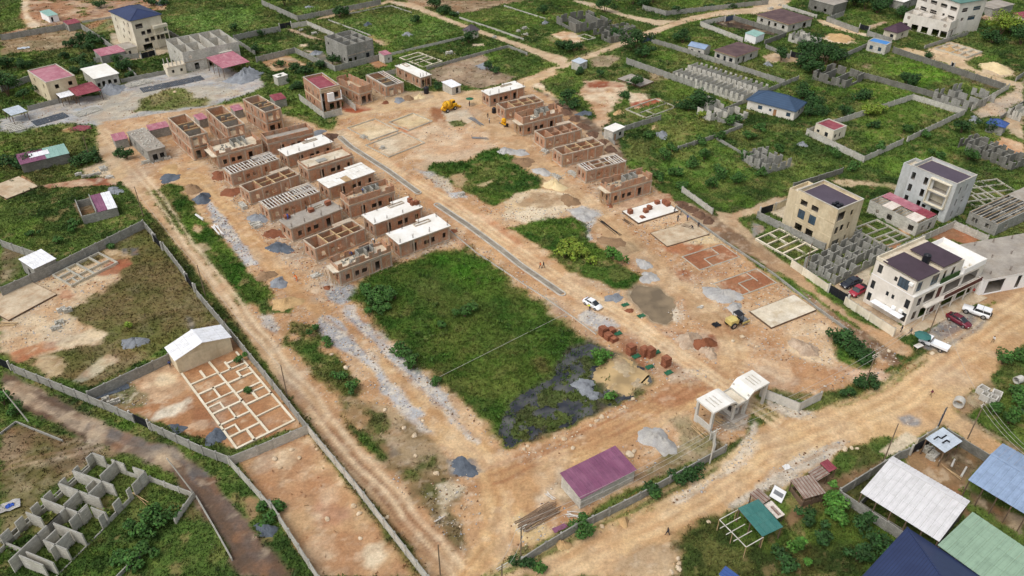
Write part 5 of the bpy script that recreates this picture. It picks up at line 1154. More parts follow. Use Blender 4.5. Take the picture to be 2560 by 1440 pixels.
# red-roofed brick house
t_,f_=house('brick_house','finished two-storey brick house with red roof behind corner wall','house',(751,194),(798.6,223.3),(851,214),7.6,'brick',('par','red_tin',.7),0,[(.12,.9,.3,6.0),(.5,1.5,.5,1.9),(.82,1.0,.3,2.3),(.72,2.3,4.0,1.7)],[(.15,.7,4.0,1.4),(.45,.7,4.0,1.4),(.7,.7,4.0,1.4),(.88,.7,4.0,1.4),(.45,.7,1.0,1.4),(.7,.7,1.0,1.4),(.88,.7,1.0,1.4)],2,mark='the red-roofed brick house')
for z in(6.2,6.6,7.0):pbox(t_,'cornice',-.12,f_.lx+.12,-.12,.0,z,z+.2,'render_beige')
pbox(t_,'floor_band',-.03,0,-.03,f_.ly,3.3,3.65,'render_beige');pbox(t_,'corner_column',-.05,.4,-.05,-.0,0,7.5,'render_white')
MB().box(f_.lx*.3,f_.lx+.15,-1.1,0,3.3,3.5).obj('balcony','concrete',t_);MB().box(f_.lx*.32,f_.lx*.62,-.9,-.05,3.5,5.9).obj('bay','paint_white',t_)
MB().box(f_.lx*.95,f_.lx*.95+.25,-1.05,-.8,3.5,6.3).obj('column','paint_white',t_)
fence('grey wall with dark face round the corner of the red-roofed brick house',tl(2,390,850,612,1012,765,972),2.1,mat='block_pale')
fence('short grey wall between red-roofed house and its neighbour',tl(2,768,842,890,940),2.0,mat='block_pale')
# slabs and setting-out on the right side
_,fs1=flat_slab('white floor slab with seven brick stacks, near the last row house',(1560,526.7),(1596,557),(1693,524),.45,mark='the white slab with seven brick stacks')
flat_slab('cream concrete slab partly cast beside workers',(1628,582),(1668,615.6),(1772,584),.25,'slab_tan')
_,fs5=flat_slab('pale stained floor slab nearest the excavator',(1880,777),(1928.6,818.6),(2036,771),.4,'slab_cream',mark='the pale stained slab')
foundation('red soil plot framed by thin grey footings, upper of two',*tl(7,1605,1012,1760,1132,2122,1012),[(0,0,1,0),(0,1,1,1),(0,0,0,1),(1,0,1,1),(.33,0,.33,.5),(.33,.5,.7,.5),(.7,.5,.7,1)],.15,t=.18,top='found_grey')
foundation('red soil plot framed by thin grey footings, lower of two',*tl(7,1895,1252,2060,1388,2442,1240),[(0,0,1,0),(0,1,1,1),(0,0,0,1),(1,0,1,1),(.4,0,.4,.6),(.4,.6,.75,.6),(.75,.4,.75,1)],.15,t=.18,top='found_grey')
foundation('sand-filled footing square left of the round road end',*tl(2,835,1145,1030,1258,1270,1165),grid_plan([0,1],[0,1]),.3,t=.22,top='found_grey')
foundation('sand-filled footing square beside the yellow mixer',*tl(2,1212,1092,1370,1172,1572,1082),grid_plan([0,1],[0,1]),.3,t=.22,top='found_grey')
foundation('sand-filled footing square nearest the drain head',*tl(2,1048,1285,1195,1408,1468,1262),grid_plan([0,1],[0,1]),.3,t=.22,top='found_grey')
# drains down the middle of the road
def drain(label,pts,w=1.5):
    p=[P(*q)for q in pts];o=p[0];th=thing('drain_channel',label,'drain',o.x,o.y,0,0,'road drains',None)
    q=[Vector((v.x-o.x,v.y-o.y))for v in p];bed=MB();nrm=[]
    for i in range(len(q)):
        d=(q[min(i+1,len(q)-1)]-q[max(i-1,0)]).normalized();nrm.append(Vector((-d.y,d.x)))
    for s in(-1,1):
        for i in range(len(q)-1):
            a,b=q[i]+nrm[i]*(s*w/2),q[i+1]+nrm[i+1]*(s*w/2);L=(b-a).length;n=max(1,int(L/6))
            for k in range(n):MB().seg(a+(b-a)*(k/n)+(b-a)*.002,a+(b-a)*((k+1)/n)-(b-a)*.002,.24,-.3,.24,0,1).obj('kerb',('concrete','concrete_top'),th)
    for i in range(len(q)-1):
        a,b,c,d=q[i]-nrm[i]*w/2,q[i+1]-nrm[i+1]*w/2,q[i+1]+nrm[i+1]*w/2,q[i]+nrm[i]*w/2
        bed.add([(v.x,v.y,.1)for v in(a,b,c,d)],[(0,1,2,3)])
    bed.obj('gravel_bed','drain_bed',th)
    for e in(0,-1):
        d=nrm[e];u=Vector((d.y,-d.x))*(1 if e else-1);pt=[q[e]+d*(w/2*math.cos(a))+u*(w/2*math.sin(a))for a in[i*math.pi/6 for i in range(7)]]
        k=MB()
        for a,b in zip(pt[:-1],pt[1:]):k.seg(a,b,.24,-.3,.242,0,1)
        k.obj('rounded_end',('concrete','concrete_top'),th)
drain('upper length of kerbed gravel drain beside the brick houses',[tl(2,760,1240)[0],tl(6,850,25)[0],tl(6,1200,250)[0],tl(6,1460,440)[0]])
drain('lower length of kerbed gravel drain leading towards the white car',[tl(6,1630,550)[0],tl(6,1900,730)[0],tl(6,2200,950)[0],tl(7,150,1095)[0],tl(7,520,1350)[0]])
fence('low thin kerb wall between the road and green field',[tl(6,1740,780)[0],tl(6,1980,980)[0],tl(6,2440,1285)[0],tl(11,410,120)[0],tl(11,640,280)[0],tl(11,830,420)[0]],.3,'bottom','concrete',5,0,.14)
fence('low block edging wall along the trench right of the site',[tl(7,1545,570)[0],tl(7,1990,890)[0],tl(7,2440,1190)[0],tl(12,600,200)[0],tl(12,900,420)[0]],.55,'bottom','block',4,0,.25)
fence('leaning concrete panel fence in weeds right of the brick row',tl(7,1610,385,1880,580),1.6,'top','block_pale',2.6)
# ================================================================ GATEHOUSE
fg=Fr((1739.9,997.9),(1784.9,1032.2),(1926.3,957.4),5.0)
gt=thing('gatehouse','white concrete estate gatehouse with two slotted canopies','gatehouse',fg.x,fg.y,0,fg.rz,None,'the white gatehouse')
LX,LY=fg.lx,fg.ly
def canopy(x0,x1,prof):
    mb=MB();sl=[x0+(x1-x0)*c for c in(.3,.5,.7)]
    for a,b in zip([x0]+[s+.13 for s in sl],[s-.13 for s in sl]+[x1]):mb.box(a,b,0,LY,4.65,5.0)
    for s in sl:mb.box(s-.13,s+.13,0,LY*.22,4.65,5.0);mb.box(s-.13,s+.13,LY*.78,LY,4.65,5.0)
    o=mb.obj('canopy','slab_white',gt)
    m2=MB()
    for(a,za),(b,zb)in zip(prof[:-1],prof[1:]):
        v=[(a,0,za-.35),(b,0,zb-.35),(b,LY,zb-.35),(a,LY,za-.35),(a,0,za),(b,0,zb),(b,LY,zb),(a,LY,za)]
        m2.add(v,[(3,2,1,0),(4,5,6,7),(0,1,5,4),(1,2,6,5),(2,3,7,6),(3,0,4,7)])
    m2.obj('sloping_slab','slab_white',gt)
canopy(0,LX*.30,[(LX*.30,5.0),(LX*.35,4.92),(LX*.40,4.6),(LX*.44,4.0),(LX*.46,3.5)])
canopy(LX*.72,LX,[(LX*.60,3.2),(LX*.63,3.8),(LX*.67,4.5),(LX*.72,5.0)])
walls4(gt,LX*.14,LY*.6,-.3,3.1,.2,'concrete',F=[(.5,1.2,1.0,1.4)],S=[(.2,1.2,1.0,1.4)],x0=LX*.44,y0=LY*.22)
for x in(.41,.59):
    for y in(.2,LY-.6):pbox(gt,'pillar',LX*x,LX*x+.35,y,y+.35,-.3,3.1,'concrete')
MB().box(LX*.40,LX*.62,0,LY*.95,3.1,3.35,1,0).obj('guardroom_slab',('slab_cream','concrete'),gt);parapet(gt,LX*.2,LY*.95,3.35,3.6,.15,'concrete').location=(LX*.415,0,0)
for x in(.1,LX-.55):
    for y in(.1,LY-.55):pbox(gt,'pillar',x,x+.45,y,y+.45,-.4,4.65,'concrete')
for y in(.1,LY-.5):MB().bar((LX*.62,y+.2,0),(LX*.66,y+.2,4.3),.4).obj('raking_pillar','concrete',gt)
pbox(gt,'side_wall',.12,.34,.55,LY-.55,-.3,1.5,'concrete');MB().box(LX*.38,LX*.64,-.6,LY+.2,-.2,.14).obj('plinth','slab_grey',gt)
fence('curved pale wall running forward from the left gate pillar',[tl(11,1868,1295)[0],tl(15,1895,130)[0],tl(15,1905,250)[0]],2.0,'top','concrete',2.5,.2)
fence('pale wall bending from the gatehouse to the main road',[tl(12,90,900)[0],tl(12,435,1035)[0],tl(12,630,935)[0]],2.0,'top','concrete',4.0,.3)
fence('long weathered block wall along the main road below purple shed',tl(15,165,1275,380,1135,650,975,950,830,1230,690,1500,540,2000,262),1.7,'top','block',3.0,mark='the long wall by the main road')
# purple-roofed store
house('store_shed','long low store with ribbed purple roof beside the main road','shed',(1400.3,1187.2),(1451.7,1248.3),(1591.9,1173.3),2.7,'block_pale',('mono','purple_tin',.5,'y+',10,1),.25,[],[],1,mark='the purple-roofed store')
# ================================================================ RIGHT-HAND TOWERS
t_,f_=house('apartment_tower','beige three-storey apartment block with flat grey-purple roof','building',(1996,474.4),(2096.3,524.4),(2160.8,498),11.0,'render_beige',('par','tile_purple',.75,.55),0,
      F=[(.2,2.6,7.6,2.3),(.62,.9,7.9,1.4),(.16,1.2,4.2,1.9),(.36,1.3,4.6,1.6),(.62,.7,4.2,1.9),(.25,2.6,.2,2.3),(.62,.8,.5,2.2)],
      S=[(.52,1.9,7.8,1.4),(.8,1.9,7.8,1.4),(.52,1.9,4.4,2.3,'b'),(.8,1.9,4.4,2.3,'b'),(.52,2.0,1.3,1.7),(.8,2.0,1.3,1.7)],fl=3,mark='the beige apartment block')
L_=f_.ly
walls4(t_,f_.lx*.72,2.4,-.3,10.4,.2,'render_beige',x0=f_.lx*.0,y0=L_+.002);MB().box(.2,f_.lx*.72-.2,L_,L_+2.2,9.4,9.6).obj('roof_slab','slab_cream',t_)
for z in(3.6,7.1):pbox(t_,'floor_band',-.03,0,0,L_,z,z+.25,'render_beige')
tk=MB()
for i in range(4):tk.cyl((1.3+1.15*(i%2),1.1+1.15*(i//2),10.35),(1.3+1.15*(i%2),1.1+1.15*(i//2),11.2),.5,.45,12)
tk.obj('water_tank','plastic_black',t_)
t_,f_=house('apartment_tower','grey three-storey apartment block with recessed balconies and purple roof','building',(2279.7,413.3),(2393.6,460.6),(2443.6,437.6),10.6,'render_grey',('par','tile_purple',.75,.5),0,
      F=[(.3,.7,7.2,1.9),(.62,.7,7.2,1.9),(.3,.7,4.0,1.9),(.62,.7,4.2,.7),(.62,.7,5.2,.6),(.3,.7,.9,1.9),(.62,.7,.9,1.9)],
      S=[(.9,1.0,7.2,2.0),(.62,1.0,7.2,2.0),(.9,1.0,4.0,2.0),(.62,1.0,4.0,2.0),(.9,1.0,.9,2.0),(.62,1.0,.9,2.0),(.3,3.6,7.0,2.4),(.3,3.6,3.6,2.4),(.25,2.2,.3,2.2),(.5,1,1.6,.9)],fl=3,mark='the grey apartment block')
walls4(t_,f_.lx*.6,2.6,-.3,10.0,.2,'render_grey',x0=f_.lx*.1,y0=f_.ly+.002);MB().box(f_.lx*.1+.2,f_.lx*.7-.2,f_.ly,f_.ly+2.4,9.0,9.2).obj('roof_slab','slab_cream',t_)
for z in(3.3,6.7,9.7):MB().box(-.75,0,f_.ly*.08,f_.ly*.52,z,z+.22).obj('balcony','render_cream',t_)
for y in(.08,.5):pbox(t_,'balcony_side',-.75,-.0,f_.ly*y,f_.ly*y+.2,3.4,9.7,'render_cream')
for z in(3.6,7.0):MB().box(1.6,1.75,f_.ly*.08,f_.ly*.52,z,z+2.6).obj('recess_wall','render_cream',t_)
# ---- white commercial block with roof terrace
fb,fa,fc=P(2287,743,7.2),P(2187,650,10.4),P(2473,649,8.3)
class _F:pass
f_=Fr((2187,650),(2287,743),(2473,649),7.2,0,10.4,8.3);LX,LY=f_.lx,f_.ly
t_=thing('commercial_building','white three-storey commercial building with dark roofs and terrace above parked cars','building',f_.x,f_.y,0,f_.rz,None,'the white commercial building')
walls4(t_,LX,LY,-.3,7.0,.25,'render_white',F=[(.1,1.3,4.2,2.0,'k'),(.09,1.3,.9,2.0,'k'),(.24,3.6,.3,2.6),(.24,3.6,4.0,2.5),(.36,1.5,.3,2.8,'D'),(.37,1.6,3.8,2.8,'D'),(.56,5.6,3.9,2.6),(.56,5.6,.3,2.6),(.82,5.5,3.9,2.6),(.82,5.5,.3,2.6)],
       S=[(.1,1.0,3.9,2.0,'k'),(.08,1.0,.8,2.0,'k'),(.42,.6,4.2,1.0,'k'),(.55,.6,4.2,1.0,'k'),(.38,.5,1.2,1.0,'k'),(.52,.5,1.2,1.0,'k'),(.9,.9,3.9,1.9,'k'),(.9,.9,.9,1.9,'k')])
MB().box(.25,LX-.25,.25,LY-.25,3.3,3.5).obj('floor','slab_grey',t_);MB().box(0,LX,0,LY,7.0,7.2,1,0).obj('terrace_floor',('slab_white','paint_white'),t_)
U=LX*.66
walls4(t_,U,LY*.93,7.2,10.3,.22,'render_white',F=[(.1,1.6,.4,2.3,'b'),(.42,2.4,.3,2.4,'b'),(.62,1,.3,2.3,'k'),(.8,1,.3,2.3,'k')],S=[(.26,2.4,.3,2.3,'b'),(.45,.7,1.0,1.0,'k'),(.85,1.0,.8,1.9,'k')],E=[(.3,1.2,.2,2.2,'k'),(.6,2.0,.2,2.2,'b')],y0=LY*.06)
MB().box(.05,U-.05,LY*.06+.05,LY*.98,10.3,10.45,1,0).obj('roof_slab',('slab_cream','concrete'),t_)
for u0,u1,v0 in((-.012,.27,.02),(.35,.61,.06)):MB().box(LX*u0,LX*u1,LY*v0,LY*.83,10.95,11.1).obj('roof','tile_choc',t_);MB().box(LX*(u0+.025),LX*(u1-.02),LY*(v0+.06),LY*.79,10.45,10.95).obj('roof_kerb','render_white',t_)
mb=MB()
for q in((0,.2,LY*.75,LY),(.2,U,LY-.2,LY)):mb.box(*q,10.45,11.2)
mb.obj('parapet',('render_cream',),t_)
parapet(t_,LX-U-.3,LY,7.2,8.3,.2,'paint_white','slab_white',name='terrace_parapet').location=(U+.3,0,0)
MB().cyl((LX*.31,LY*.4,10.5),(LX*.31,LY*.4,12.4),.8,.75,16).cyl((LX*.31,LY*.4,12.4),(LX*.31,LY*.4,12.65),.6,.3,14).obj('water_tank','plastic_black',t_)
MB().box(LX*.36,LX*.62,.15,.35,7.2,8.3).obj('turf_screen','turf',t_)
for(x,y)in((LX*.72,.8),(LX*.75,.9),(LX*.83,1.0)):MB().cyl((x,y,7.2),(x,y,7.7),.25,.35,8).obj('planter','slab_cream',t_)
for i in range(5):pbox(t_,'front_column',LX*(.2+.19*i),LX*(.2+.19*i)+.2,-.8,-.6,0,3.3,'render_white')
MB().box(LX*.18,LX,-.9,0,3.3,3.6).obj('front_gallery',('render_white',),t_);MB().box(LX*.42,LX*.97,-.92,-.8,3.6,4.5).obj('gallery_rail',('door_brown',),t_)
MB().box(-.2,LX,-3.0,0,-.2,.18).obj('forecourt',('slab_tan',),t_)
for(y,z)in((LY*.12,2.6),(LY*.28,2.4),(LY*.1,9.2)):MB().box(-.45,0,y,y+.8,z,z+.6).obj('air_conditioner','frame_white',t_)
MB().bar((-1.0,.6,2.2),(-1.0,LY*.75,2.2),1.6,.12).obj('side_awning','white_tin',t_)
# ---- slab-roofed annex right, and far right block houses
t_,f_=house('shop_row','wide concrete-roofed shop row with white columns at right edge','building',(2421,618),(2462,700),(2640,618),4.2,'paint_white',('flat','slab_grey','paint_white'),.1,[(.14,4.6,.2,3.3),(.38,1.2,.2,3.3),(.5,1.2,.2,3.3),(.76,5.2,.2,3.3)],[])
rebars(t_,[(f_.lx*u,f_.ly*v)for u in(.1,.3,.5,.7)for v in(.1,.5,.9)],4.2,1.0)
def open_house(name,label,A,B,C,h,mat,F=(),S=(),fl=1,parts=(),beams=None,mark=None,cat='house',slats=None):
    fr=Fr(A,B,C,h);th=thing(name,label,cat,fr.x,fr.y,0,fr.rz,'roofless block houses',mark);lx,ly=fr.lx,fr.ly
    walls4(th,lx,ly,-.3,h,.2,mat,F,S,top='block_top');fh=h/fl;zb=(fl-1)*fh
    MB().box(.2,lx-.2,.2,ly-.2,zb+.0,zb+.12).obj('floor','slab_grey',th)
    for(u0,v0,u1,v1)in parts:MB().seg((max(.1,min(lx-.1,u0*lx)),max(.1,min(ly-.1,v0*ly))),(max(.1,min(lx-.1,u1*lx)),max(.1,min(ly-.1,v1*ly))),.17,zb+.1,h-.03,0,1).obj('partition',(mat,'block_top'),th)
    if fl>1:
        for k in range(1,fl):pbox(th,'floor_band',-.05,lx,-.05,-.002,k*fh-.25,k*fh,'beam')
    if slats:
        n=int(ly/slats)
        for i in range(n):
            if RNG.random()<.15:continue
            pbox(th,'rafter',-.3,lx+.3,(i+.5)*ly/n-.05,(i+.5)*ly/n+.05,h+.03,h+.13,'timber_pale' if i%2 else 'timber')
    return th,fr
PT=[(.33,0,.33,1),(.66,0,.66,1),(0,.5,.33,.5),(.33,.4,.66,.4),(.66,.6,1,.6)]
PT2=[(0,.25,1,.25),(0,.5,1,.5),(0,.75,1,.75),(.5,0,.5,.25),(.4,.5,.4,.75)]
open_house('block_house','roofless grey block house with bare rafters at right edge',(2423,529),(2497,561),(2620,505),3.2,'block',[(.2,1.3,1,1.2),(.6,1.3,1,1.2)],[(.3,1.3,1,1.2),(.75,1.3,1,1.2)],1,PT+PT2,slats=.8)
house('block_house','small flat grey concrete house at far right edge','house',(2519,487),(2573,507),(2660,470),3.4,'block',('flat','slab_grey','concrete'),.3,[(.2,1,1,1.2)],[(.3,1,.9,1.3),(.7,1,.9,1.3)])
t_,f_=open_house('block_house','half-roofed block house with pink sheets and timbers between apartment blocks',*tl(8,1062,505,1502,720,1672,645),3.4,'block_pale',[(.3,1.2,.8,1.5),(.7,1.2,.2,2.1)],[(.12,1.4,.8,1.5),(.55,1.4,.8,1.5),(.8,.8,1,1)],1,PT2+[(.5,.25,.5,1)])
for(u0,u1,v0,v1,m)in((.55,.98,.3,.98,'pink_tin'),(.55,.98,.02,.3,'red_tin'),(.02,.5,.55,.75,'cream_tin'),(.02,.5,.05,.28,'cream_tin')):
    sheet_plane(t_,(u0*f_.lx,v0*f_.ly,3.46),(0,(v1-v0)*f_.ly,0),((u1-u0)*f_.lx,0,.25),3,1,m)
fr_=MB()
for i in range(14):fr_.bar((f_.lx*.02,f_.ly*(i+.5)/14,3.44),(f_.lx*.98,f_.ly*(i+.5)/14,3.46),.08)
fr_.obj('rafters','timber',t_)
foundation('grey footing grid in grass behind the beige apartment block',*tl(8,940,745,1210,918,1395,822),grid_plan([0,.5,1],[0,.22,.4,.62,1],((1,2),)),.5,top='found_grey')
foundation('pale footing grid with puddles in front of the beige apartment block',*tl(8,38,850,380,1042,592,945),grid_plan([0,.55,1],[0,.3,.48,.72,1],((1,1),)),.5,top='found_white',t=.34,mark='the pale footing grid')
foundation('overgrown footing grid right of the grey apartment block',*tl(8,1985,352,2090,500,2330,402),grid_plan([0,.3,.55,1],[0,.35,.7,1]),.4,top='found_grey')
foundation('second overgrown footing strip below the grid at right',*tl(8,1950,470,2010,560,2150,500),grid_plan([0,.5,1],[0,.5,1]),.4,top='found_grey')
shell('block_shell','dense maze of roofless grey block rooms behind the parked cars',*tl(8,525,1005,768,1175,1215,905),2.7,rough_plan(6,4,5,True,.2,.06,.25),'block',mark='the grey block maze')
# ================================================================ UPPER RIGHT COUNTRY
house('bungalow','large bungalow with broad steel-blue hip roof','house',(1862,251),(1990,280),(2026,258),3.2,'render_white',('hip','tile_blue',2.6),.5,[(.5,1.2,1,1.3,'b')],[(.12,1.3,1,1.2,'b'),(.4,1.0,.1,2.1,'d'),(.5,.8,1.2,.8,'b'),(.72,1.4,1,1.2,'b')],mark='the blue hip-roofed bungalow')
house('hut','cream hut with red flat roof in the corner of a walled plot','hut',*tl(4,570,1112,740,1177,862,1137),3.5,'render_cream',('par','red_tin',.25,.2),0,[(.2,.9,1,1.1,'k'),(.55,.6,.9,1.3,'k')],[(.35,1.1,.9,1.3,'k'),(.8,.9,1.2,.8,'k')],mark='the red-roofed hut')
house('hut','pale block hut with bright blue roof','hut',*tl(4,1038,372,1212,407,1277,382),3.6,'block_pale',('par','cobalt_tin',.2,.2),0,[(.5,.6,.9,1.4)],[(.3,1.2,.9,1.4,'b'),(.75,1.2,.9,1.4,'b')],mark='the bright blue hut')
house('bungalow','cream bungalow with dark plum hip roof','house',*tl(4,1188,258,1312,298,1418,250),3.2,'render_cream',('hip','tile_plum',2.2),.5,[(.5,1.1,.9,1.2)],[(.35,1.3,.9,1.2,'k')],mark='the plum-roofed bungalow')
house('bungalow','long brown flat-roofed house beside the far winding road','house',*tl(4,40,128,332,222,556,162),3.3,'block_pale',('flat','brown_roof','timber'),.5,[(.25,1.3,.9,1.3),(.7,2,.1,2.2)],[(.15,1.3,.9,1.3),(.4,1.3,.9,1.3),(.6,1,.1,2.1),(.85,1.3,.9,1.3)],mark='the long brown flat-roofed house')
house('bungalow','brown flat-roofed block house beside the blue-roofed outbuilding','house',*tl(3,1868,455,2088,514,2332,443),3.3,'block_pale',('flat','brown_roof','timber'),.5,[(.15,1,.9,1.3,'k'),(.38,1,.1,2.1),(.7,1.2,.9,1.3,'k')],[(.2,1.4,.9,1.3,'k'),(.5,1,.1,2.1,'k'),(.82,1.4,.9,1.3,'k')],mark='the brown flat-roofed block house')
house('outbuilding','narrow outbuilding with pale blue gable roof','house',*tl(3,1655,410,1808,447,1862,412),2.9,'block_pale',('gable','blue_pale_tin',.9,'y',4,1),.25,[],[(.3,.9,.9,1.1,'k'),(.75,.9,.9,1.1,'k')])
house('hut','white hut with mint roof at the burnt compound','hut',*tl(3,2162,306,2272,332,2358,300),2.9,'paint_white',('mono','mint_tin',.35,'y+',2,2),.2,[],[])
house('hut','small block hut with pale sloping roof at the road fork','hut',*tl(3,608,552,682,577,750,545),2.7,'block_pale',('mono','pale_tin',.3,'y+',2,1),.15,[(.6,.7,.9,1)],[],mark='the hut at the road fork')
house('hut','block hut with pale slab roof and dark hatch by the spoil bank','hut',*tl(3,888,1155,985,1188,1102,1142),3.1,'block_pale',('flat','slab_white','concrete'),.25,[(.2,.8,.1,2.0,'d'),(.65,1.1,.9,1.1,'k')],[],mark='the hut by the spoil bank')
house('hut','cream hut with dark brown hip roof beside the far dirt road','hut',*tl(2,1858,268,1922,294,2014,266),3.0,'render_cream',('hip','tile_brown',2.0),.5,[(.7,.9,.9,1.1,'k')],[(.5,.9,.2,2)],mark='the brown hip-roofed hut')
# big school-like building
house('office_block','long pale four-storey block with teal roof at the top right','building',*tl(4,1548,-95,1882,30,2078,-28),12.5,'render_white',('hip','tile_teal',2.0),.5,[(.25,3,8.6,1.5),(.7,4,8.6,1.5,'b'),(.25,1.5,5.2,1.2),(.6,4,5,1.6,'b')],[(.12,3,9,1.4),(.35,3,9,1.4),(.6,3,9,1.4),(.85,3,9,1.4),(.12,3,5.6,1.4),(.3,1,5.6,1.4),(.55,3,5.6,1.4),(.8,3,5.6,1.4)],4,mark='the teal-roofed office block')
open_house('unfinished_wing','roofless pale concrete wing in front of teal-roofed block',*tl(4,1385,112,1792,205,1920,140),6.2,'render_white',[(.3,2,.2,2.4),(.7,2,.2,2.4)],[(.08,2.6,.2,2.4),(.26,2.6,.2,2.4),(.5,2.6,.2,2.4),(.72,2.6,.2,2.4),(.93,1.6,.2,2.2),(.1,1.2,4,1.2),(.9,1.2,4,1.2)],2,PT2+[(.5,.25,.5,1)])
house('outbuilding','low grey house partly hidden by trees at the top edge','house',*tl(4,540,-20,740,45,830,0),4.5,'block_dark',('flat','slab_grey'),.2,[],[(.3,1.2,.9,1.2),(.7,1.2,.9,1.2)])
house('bungalow','white-roofed grey house near the teal-roofed block','house',*tl(4,1230,-5,1370,20,1560,-40),3.6,'block',('flat','slab_white'),.3,[(.4,1.2,.9,1.2)],[])
house('bungalow','grey house with sloping pale roof right of the teal block','house',*tl(4,2070,30,2180,80,2300,20),3.4,'block',('flat','slab_grey'),.3,[(.5,1.3,.9,1.3,'w')],[])
house('hut','small pink-roofed hut behind wall at right edge','hut',*tl(4,2400,125,2448,160,2520,120),3.0,'render_cream',('mono','red_tin',.4,'y+',3,1),.3,[],[])
house('bungalow','low grey house with royal blue roof beside rough stony road','house',*tl(4,2100,1112,2280,1150,2345,1118),2.9,'block',('hip','royal_tin',1.2),.4,[],[])
# roofless shells in the fields
sh=lambda lb,pts,h,nx,ny,sd,mat='block',miss=.08,jit=.3,win=True,mark=None:shell('block_shell',lb,*pts,h*1.18,rough_plan(nx,ny,sd,win,.2,miss,jit),mat,mark=mark,group='roofless block shells')
LR=[];r_=random.Random(4)
for i in range(15):
    v=i/14;LR+=[(0,v,r_.uniform(.34,.44),v,0,r_.uniform(.8,1)),(r_.uniform(.54,.62),v,1,v,0,r_.uniform(.85,1))]
    if i<14:LR+=[(0,v,0,v+.03,0,.9),(0,v+.03,0,v+.07,0,.3),(.42,v,.42,v+.04,0,.9),(.6,v+.02,.6,v+.07,0,1),(1,v,1,v+.025,0,.95),(1,v+.025,1,v+.07,0,.35)]
shell('block_shell','long row of roofless cream-grey block rooms with many cross walls',*tl(3,1570,616,2160,846,2316,736),3.5,LR,'block_pale',mark='the long row of roofless rooms',group='roofless block shells')
sh('small roofless block shell at the corner of a grassy plot',tl(3,1690,880,1868,1000,2022,930),2.9,2,2,12,'block_pale',.2,.4)
sh('tiny three-walled block shell beside the blue bungalow wall',tl(3,1995,985,2090,1038,2172,985),2.2,1,1,13,'block_pale',.2,.3)
sh('dark weathered roofless shell beside the far left-hand road',tl(3,552,112,648,205,880,135),3.4,4,1,14,'block_dark',.05,.3,mark='the dark roofless shell')
sh('low grey roofless shell overgrown at its edges near the road fork',tl(3,868,245,962,325,1112,270),2.4,3,2,15,'block_dark',.1,.3)
sh('low dark foundation-height shell half hidden in tall grass',tl(3,940,180,1080,250,1160,220),1.2,2,2,16,'block_dark',.3,.4)
sh('broken white block pillars beside the long brown house',tl(4,365,292,520,350,595,300),2.6,3,2,17,'block_pale',.35,.6)
sh('roofless shell with square window holes in the bush',tl(4,600,622,850,722,952,632),2.6,1,3,18,'block_dark',.05,.1)
sh('scattered tall block walls beside the long boundary wall',tl(4,1712,790,1960,912,2125,805),3.0,3,3,19,'block',.42,.3,mark='the scattered tall block walls')
sh('roofless block shell with slender wall stubs above the beige block',tl(3,2195,1340,2360,1470,2560,1400),2.8,3,3,20,'block',.15,.35)
sh('dark overgrown block shell at the right edge',tl(4,1905,1235,2360,1445,2480,1385),2.6,2,6,21,'block_dark',.12,.3)
sh('pale roofless shell cut by the right edge beside stony road',tl(4,2360,960,2440,1010,2560,940),2.6,2,2,22,'block_pale',.1,.2)
flat_slab('weathered grey slab with rebar in the bushes',*tl(3,1018,708,1226,780,1352,735),.6,'slab_grey')
foundation('red-soil-filled footing frame with grey rim',*tl(3,1090,982,1280,1057,1556,962),[(0,0,1,0),(0,0,0,1),(1,0,1,1),(0,1,1,1),(0,.45,1,.45),(.3,0,.3,.45)],.35,top='found_grey')
foundation('pale footing grid half buried in sand at the top right',*tl(4,1640,432,1932,512,2082,466),grid_plan([0,.5,1],[0,.25,.5,.75,1]),.7,top='found_grey')
foundation('thin white footing outline in the grass behind far brick houses',*tl(2,1302,515,1505,600,1668,545),grid_plan([0,.5,1],[0,.35,.55,.75,1],((1,3),(1,2))),.4,top='found_white',t=.3)
foundation('low overgrown footing square near the far road',*tl(3,655,325,760,355,830,340),grid_plan([0,1],[0,1]),.4,top='found_grey')
# ================================================================ UPPER LEFT COUNTRY
t_,f_=house('apartment_tower','cream four-storey tower with dark blue hip roof','building',(282,25),(324.7,53),(398.6,32.8),11.5,'render_cream',('hip','tile_navy',2.0),.5,
      [(.22,2.6,8.2,1.6),(.3,1.5,5.6,1.4),(.5,1.6,5.6,1.6),(.36,1.6,2.9,1.4),(.56,1.6,2.9,1.5),(.75,1.2,2.9,1.5),(.9,1.5,2.7,2.2),(.35,3.4,.1,2.2)],[(.2,.8,8.4,1.7),(.4,.8,8.4,1.4),(.8,.8,8.4,1.5),(.25,.8,5.6,1.3),(.5,.8,5.6,1.3),(.8,.8,5.6,1.3),(.3,.8,3.0,1.2),(.6,.8,3,1.2)],4,mark='the navy-roofed tower')
MB().box(f_.lx*.62,f_.lx*1.1,-1.4,0,7.2,8.2).obj('balcony','render_cream',t_);MB().box(f_.lx*.62,f_.lx*1.1,-1.4,0,4.9,5.3).obj('balcony','render_cream',t_)
for x in(.63,1.06):pbox(t_,'column',f_.lx*x,f_.lx*x+.3,-1.35,-1.05,0,7.2,'render_cream')
t_,f_=open_house('block_house','wide two-storey grey block building without roof',(426,96),(455.6,132),(590,101),6.8,'block_pale',[(.2,1.6,.3,2.2),(.45,1.6,.3,2.2),(.65,1.6,.3,2.2),(.9,1.6,.3,2.2),(.12,1.2,4.3,1.1),(.8,1,4.3,1.1)],[(.5,1.2,4,1.2)],2,[(.2,0,.2,1),(.42,0,.42,1),(.6,0,.6,1),(.8,0,.8,1),(0,.5,.42,.5),(.6,.55,1,.55)],mark='the wide two-storey block building')
MB().box(f_.lx*.62,f_.lx*.85,-1.2,0,3.3,4.6).obj('balcony','block_pale',t_)
